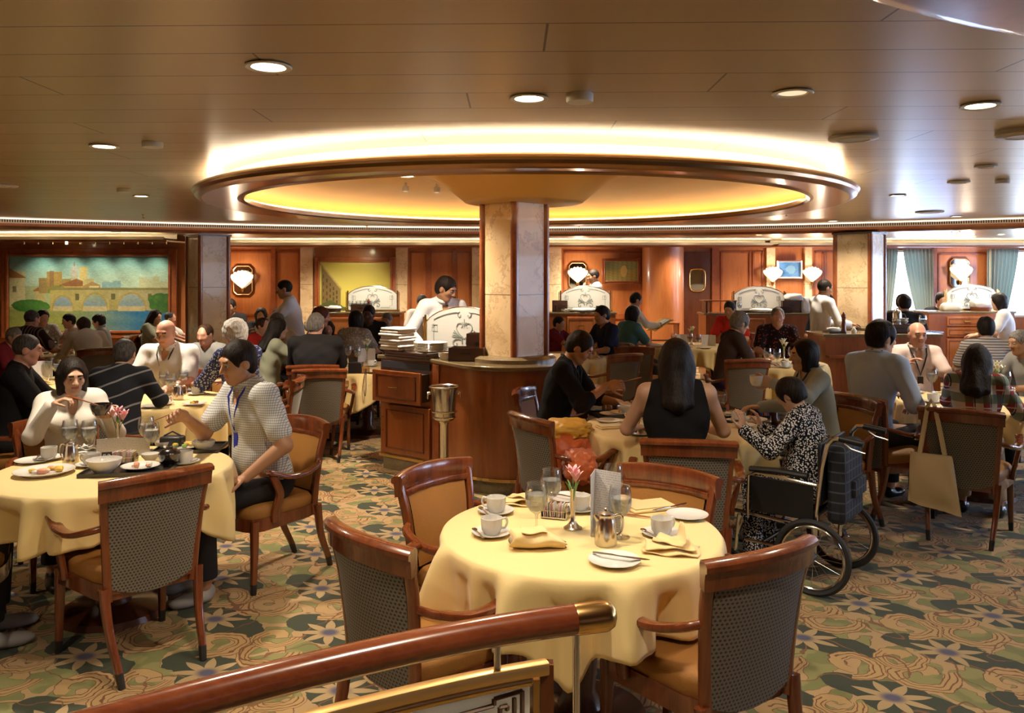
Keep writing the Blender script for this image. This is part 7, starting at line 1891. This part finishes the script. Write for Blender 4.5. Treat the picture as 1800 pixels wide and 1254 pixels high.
# ---- tables behind
def behind(T, gob=(), menus=(), plates=(), cups=(), naps=(), vase=None, nm='', cream=None, white=True):
    A = lambda px, py: inside(at(px, py), T, .06)
    for k, (px, py) in enumerate(gob): goblet(A(px, py), ['', 'second ', 'third ', 'fourth '][k] and ('%son %s' % (['', 'second from left ', 'third from left ', 'last '][k], nm)) or 'leftmost on ' + nm, 1.1)
    for k, (px, py) in enumerate(menus): menu_card(A(px, py), .2 - .5 * k, 'white menu card standing %s on %s' % (['at left', 'at right', 'behind'][k], nm), .12, .16, 1.0)
    for k, (px, py) in enumerate(plates):
        p = A(px, py); place('plate', mk_plate, 'plate', p, 0, 'white plate %s on %s' % (['at left', 'at right', 'at the back', 'at the front'][k], nm)); 
        if k % 2 == 0: food((p.x, p.y, p.z + .012), 'bite of food on the plate %s on %s' % (['at left', '', 'at the back'][k], nm), ['food_yellow', 'food_brown'], .035, .018, 4)
    for k, (px, py) in enumerate(cups): cupset(A(px, py), .3 + k, ['at the left', 'at the right', 'at the back'][k] + ' of ' + nm, False)
    for k, (px, py) in enumerate(naps): napkin_loose(A(px, py), .4 * k, 'yellow napkin %s on %s' % (['at left', 'at right'][k], nm), 30 + k, .16, .10, .05)
    if vase: flower_vase(A(*vase), 'small silver bud vase on ' + nm, white, 1.1, 4)
    if cream: place('creamer', mk_creamer, 'pot', A(*cream), .3, 'silver creamer pot on ' + nm)
behind(T8, [(288, 692), (300, 698), (322, 690)], [], [(342, 712), (270, 716)], [(288, 712), (345, 694)], [], None, 'the table of the bald man', (313, 702))
behind(T9, [(92, 662), (100, 668)], [(80, 662)], [(10, 668), (115, 668)], [(40, 676)], [(78, 676)], None, 'the table behind the crew cut man')
behind(T10, [(90, 618), (98, 623)], [], [(118, 622), (75, 622)], [], [(125, 616)], (82, 616), 'the table before the mural')
behind(T11, [(628, 640), (612, 638)], [(642, 630)], [(655, 655), (585, 640)], [(652, 644)], [(606, 644)], (645, 632), 'the table left of the counter')
behind(T12, [(470, 622)], [], [(450, 624)], [], [], None, 'the table the left steward serves')
behind(T5, [(1349, 642), (1366, 644), (1392, 640)], [], [(1322, 646), (1455, 646)], [(1388, 650)], [(1296, 642)], (1378, 636), 'the table behind the raised cup')
behind(T6, [(1184, 609), (1213, 611), (1227, 612)], [(1196, 607), (1246, 608)], [(1170, 610), (1240, 613)], [], [], (1216, 606), 'the table near the porthole door')
behind(T7, [(1046, 624)], [], [(1020, 628)], [], [(1052, 632)], None, 'the table behind the man in black')
behind(T13, [(1738, 644)], [], [(1790, 648)], [], [(1720, 652)], None, 'the table by the striped top')
p = inside(at(634, 664), T11, .05); t_ = thing('camera_case', 'brown camera case with its strap hanging over the table edge', 'case', p)
MB().box((0, 0, .03), (.11, .07, .06)).build('case_body', 'leather', t_, bevel=.008); MB().tube(bez([(.02, -.036, .04), (.03, -.13, .0), (.02, -.16, -.14), (.04, -.16, -.22), (.05, -.16, -.14), (.045, -.12, .0), (.03, -.036, .045)], 6), .0035, 6).build('strap', 'ink', t_)
p = inside(at(608, 664), T11, .05); t_ = thing('black_box', 'black box beside the camera case on the table', 'box', p); MB().box((0, 0, .05), (.14, .10, .10)).build('box_body', 'tray_black', t_, bevel=.006); MB().box((0, 0, .102), (.145, .105, .012)).build('lid', 'tray_black', t_, bevel=.003)
# yellow folder and papers of the waitress
i = i7; a = i['world']((.02, .46, 1.03)); t_ = thing('menu_folder', 'open yellow menu folder held by the waitress', 'folder', a, -math.radians(80))
for s in (-1, 1):
    o = MB().box((s * .12, 0, 0), (.24, .006, .32)).build('folder_cover', 'yellow_folder', t_, smooth=False); o.rotation_euler = (-1.0, .0, s * -.25)
t_ = thing('paper_sheet', 'white papers lying on the yellow menu folder', 'paper', i['world']((.02, .43, 1.05)), -math.radians(80)); o = MB().box((0, 0, 0), (.24, .004, .26)).build('sheet', 'white_paper', t_, smooth=False); o.rotation_euler = (-1.05, 0, 0)

# ================================================================== on the service counter and the sideboards
def box_open(loc, rz, w_, d_, h_, label, mat='box_brown'):
    t = thing('storage_box', label, 'box', loc, rz); m_ = MB().box((0, 0, .006), (w_, d_, .012))
    for s in (-1, 1): m_.box((s * (w_ / 2 - .005), 0, h_ / 2), (.010, d_, h_)); m_.box((0, s * (d_ / 2 - .005), h_ / 2), (w_, .010, h_))
    m_.build('box_walls', mat, t); MB().box((0, -d_ / 2 - .002, h_ * .6), (w_ * .3, .004, h_ * .16)).build('grip_slot', 'tray_black', t); return t
ZK = 1.0355
def ct(px, py, z=ZK): Y = (EYE - z) * F / (py - HY); return P(px, Y, z)
p = Vector((-.83, 7.45, ZK))
for k in range(2): tray((p.x, p.y, ZK + k * .022), -.72, ['lower', 'upper'][k] + ' brown tray under the white stacks on the service counter', .56, .36, 'box_brown')
zz = ZK + .046
q = P(699, 7.56)
for k in range(8):
    t_ = thing('folded_cloth', ['lowest', 'second', 'third', 'fourth', 'fifth', 'sixth', 'seventh', 'topmost'][k] + ' folded white cloth of the tall pile on the counter', 'cloth', (q.x + .012 * math.sin(k * 2.1), q.y + .008 * math.cos(k * 3), zz + k * .026), -.72 + .05 * math.sin(k * 1.7), group='folded cloths piled on the counter')
    MB().box((0, 0, .012), (.26, .22, .022)).build('cloth_fold', 'white_cloth', t_, bevel=.009)
q = P(757, 7.32)
for k in range(6):
    place('bigplate', mk_bigplate, 'plate', (q.x, q.y, zz + k * .013), 0, ['lowest', 'second', 'third', 'fourth', 'fifth', 'topmost'][k] + ' plate of the white stack beside the cloth pile', 'plates stacked on the counter', 1.12)
box_open((-.375, 7.02, ZK), -.15, .30, .19, .115, 'large dark brown open box on the counter by the centre pillar'); box_open((-.28, 7.22, ZK), -.1, .22, .16, .22, 'taller dark brown box behind the open one by the centre pillar')
place('cup', mk_cup, 'cup', (P(781, 7.08).x, 7.08, ZK), 2.5, 'white cup left of the dark brown open box on the counter')
for k in range(3): place('knife', mk_knife, 'knife', (-.98 + .03 * k, 7.44 - .02 * k, ZK + .046), -.8, ['left', 'middle', 'right'][k] + ' knife of three in front of the white cloth pile', 'knives on the brown tray', 1.2)
def stack(px, Y, z, n, where, s=1.1):
    q = P(px, Y)
    for k in range(n): place('bigplate', mk_bigplate, 'plate', (q.x, q.y, z + k * .013 * s), 0, 'plate %d up in the stack %s' % (k + 1, where) if False else ['lowest', 'second', 'middle', 'fourth', 'topmost'][k if k < n - 1 else 4] + ' plate of the stack ' + where, 'plates in the stack ' + where, s)
def heap(px, Y, z, w_, h_, label):
    q = P(px, Y); t_ = thing('linen_heap', label, 'linen', (q.x, q.y, z)); crumple(MB(), (0, 0, h_ * .45), (w_ / 2, w_ / 3, h_ / 2), int(px), .25, 14).build('linen_cloth', 'white_cloth', t_, ang=180)
stack(566, 14.2, 1.15, 5, 'on the left sideboard before the yellow painting'); heap(588, 14.2, 1.155, .22, .10, 'white linen in a basket before the yellow painting')
t_ = thing('bread_basket', 'dark basket under the white linen before the yellow painting', 'basket', (P(588, 14.2).x, 14.2, 1.15)); MB().lathe([(.0005, .0), (.10, .0), (.14, .06), (.13, .06), (.095, .01), (.0005, .01)], 24).build('basket_body', 'box_brown', t_)
box_open(P(634, 14.15, 1.15), 0, .30, .2, .13, 'dark box with glasses in front of the left etched screen')
for k in range(6): goblet(P(616 + 7 * k, 14.15, 1.165), ['first', 'second', 'third', 'fourth', 'fifth', 'last'][k] + ' from left in the dark box, left sideboard').__setitem__('group', 'glasses in the dark box')
def mill(loc, label):
    t = thing('pepper_mill', label, 'pepper mill', loc)
    MB().lathe([(.0005, 0), (.032, 0), (.033, .02), (.024, .05), (.027, .10), (.020, .15), (.025, .17), (.0005, .172)], 20).build('mill_body', 'peppermill', t); MB().lathe([(.022, .172), (.027, .19), (.026, .215), (.012, .232), (.010, .245), (.0005, .25)], 20).build('mill_head', 'peppermill', t); return t
mill(P(648, 14.13, 1.15), 'pepper mill among the boxes before the left etched screen').scale = (.9,) * 3
m_ = mill(P(1483, 10.25, 1.05), 'tall dark brown pepper mill at the left foot of the right marble pillar'); m_.scale = (1.05,) * 3
t_ = thing('salt_shaker', 'small white shaker right of the pepper mill', 'shaker', P(1501, 10.25, 1.05)); MB().lathe([(.0005, 0), (.03, 0), (.034, .03), (.018, .055), (.008, .075), (.0005, .08)], 16).build('shaker_body', 'white_plastic', t_)
box_open(P(1576, 10.28, 1.05), 0, .36, .22, .11, 'dark brown box on the counter right of the pillar', 'box_brown')
tray(P(1625, 10.3, 1.05), .1, 'silver tray at the right end of the pillar counter', .34, .26, 'steel')
tray(P(1466, 10.27, 1.05), 0, 'dark tray under the plates by the steward', .20, .24); heap(1466, 10.27, 1.062, .16, .06, 'white cloth on the dark tray by the steward')
box_open(P(984, 14.13, 1.15), 0, .16, .18, .12, 'low dark box left on the sideboard under the sconce'); box_open(P(984, 14.35, 1.15), 0, .26, .14, .19, 'taller dark box at the left of the sideboard under the sconce')
stack(992, 14.13, 1.15, 4, 'left of the etched screen right of the centre pillar', .8); tray(P(1030, 14.13, 1.15), 0, 'dark tray on the sideboard under the sconce', .55, .2); heap(1025, 14.13, 1.16, .40, .06, 'long white linen on the tray under the sconce')
box_open(P(1056, 14.13, 1.15), 0, .16, .12, .10, 'small dark box at the right of the linen under the sconce')
tray(P(1318, 13.82, 1.15), 0, 'dark tray before the etched screen behind the red shirt', .60, .2); heap(1338, 13.82, 1.162, .35, .06, 'white linen on the tray behind the red shirt')
goblet(P(1300, 13.82, 1.15), 'left of the linen behind the red shirt')
box_open(P(1388, 13.95, 1.15), 0, .30, .22, .20, 'large reddish brown box beside the etched screen behind the red shirt'); box_open(P(1378, 13.72, 1.15), 0, .22, .10, .10, 'small reddish box before the large one behind the red shirt')
heap(1394, 13.95, 1.35, .30, .12, 'white linen piled on the large reddish brown box'); heap(1415, 13.95, 1.15, .18, .26, 'tall pale linen pile left of the steward')
heap(1672, 13.82, 1.18, .32, .14, 'white linen left before the bluish etched screen'); heap(1724, 13.82, 1.22, .32, .16, 'white linen in the red basket before the bluish etched screen')
t_ = thing('bread_basket', 'low reddish basket before the bluish etched screen', 'basket', P(1724, 13.82, 1.18)); MB().lathe([(.0005, .0), (.15, .0), (.17, .06), (.16, .06), (.14, .01), (.0005, .01)], 24).build('basket_body', 'peppermill', t_)
t_ = thing('coffee_urn', 'tall chrome coffee pot right of the right pillar', 'pot', P(1577, 10.3, 1.05)); MB().lathe([(.0005, .0), (.07, .0), (.07, .02), (.055, .04), (.052, .24), (.045, .27), (.02, .29), (.012, .31), (.0005, .315)], 24).build('urn_body', 'steel', t_); MB().tube(bez([(.05, 0, .24), (.10, 0, .22), (.10, 0, .12), (.052, 0, .08)], 5), .007, 8).build('handle', 'tray_black', t_)
for k in range(4): place('bowl', mk_bowl, 'bowl', P(1576 + 13 * (k % 2), 10.28, 1.162 + .03 * (k // 2)), 0, ['lower left', 'lower right', 'upper left', 'upper right'][k] + ' white bowl of four on the dark box right of the pillar', 'bowls on the box', .8)
goblet(P(1622, 10.3, 1.064), 'on the silver tray right of the pillar', 1.15)
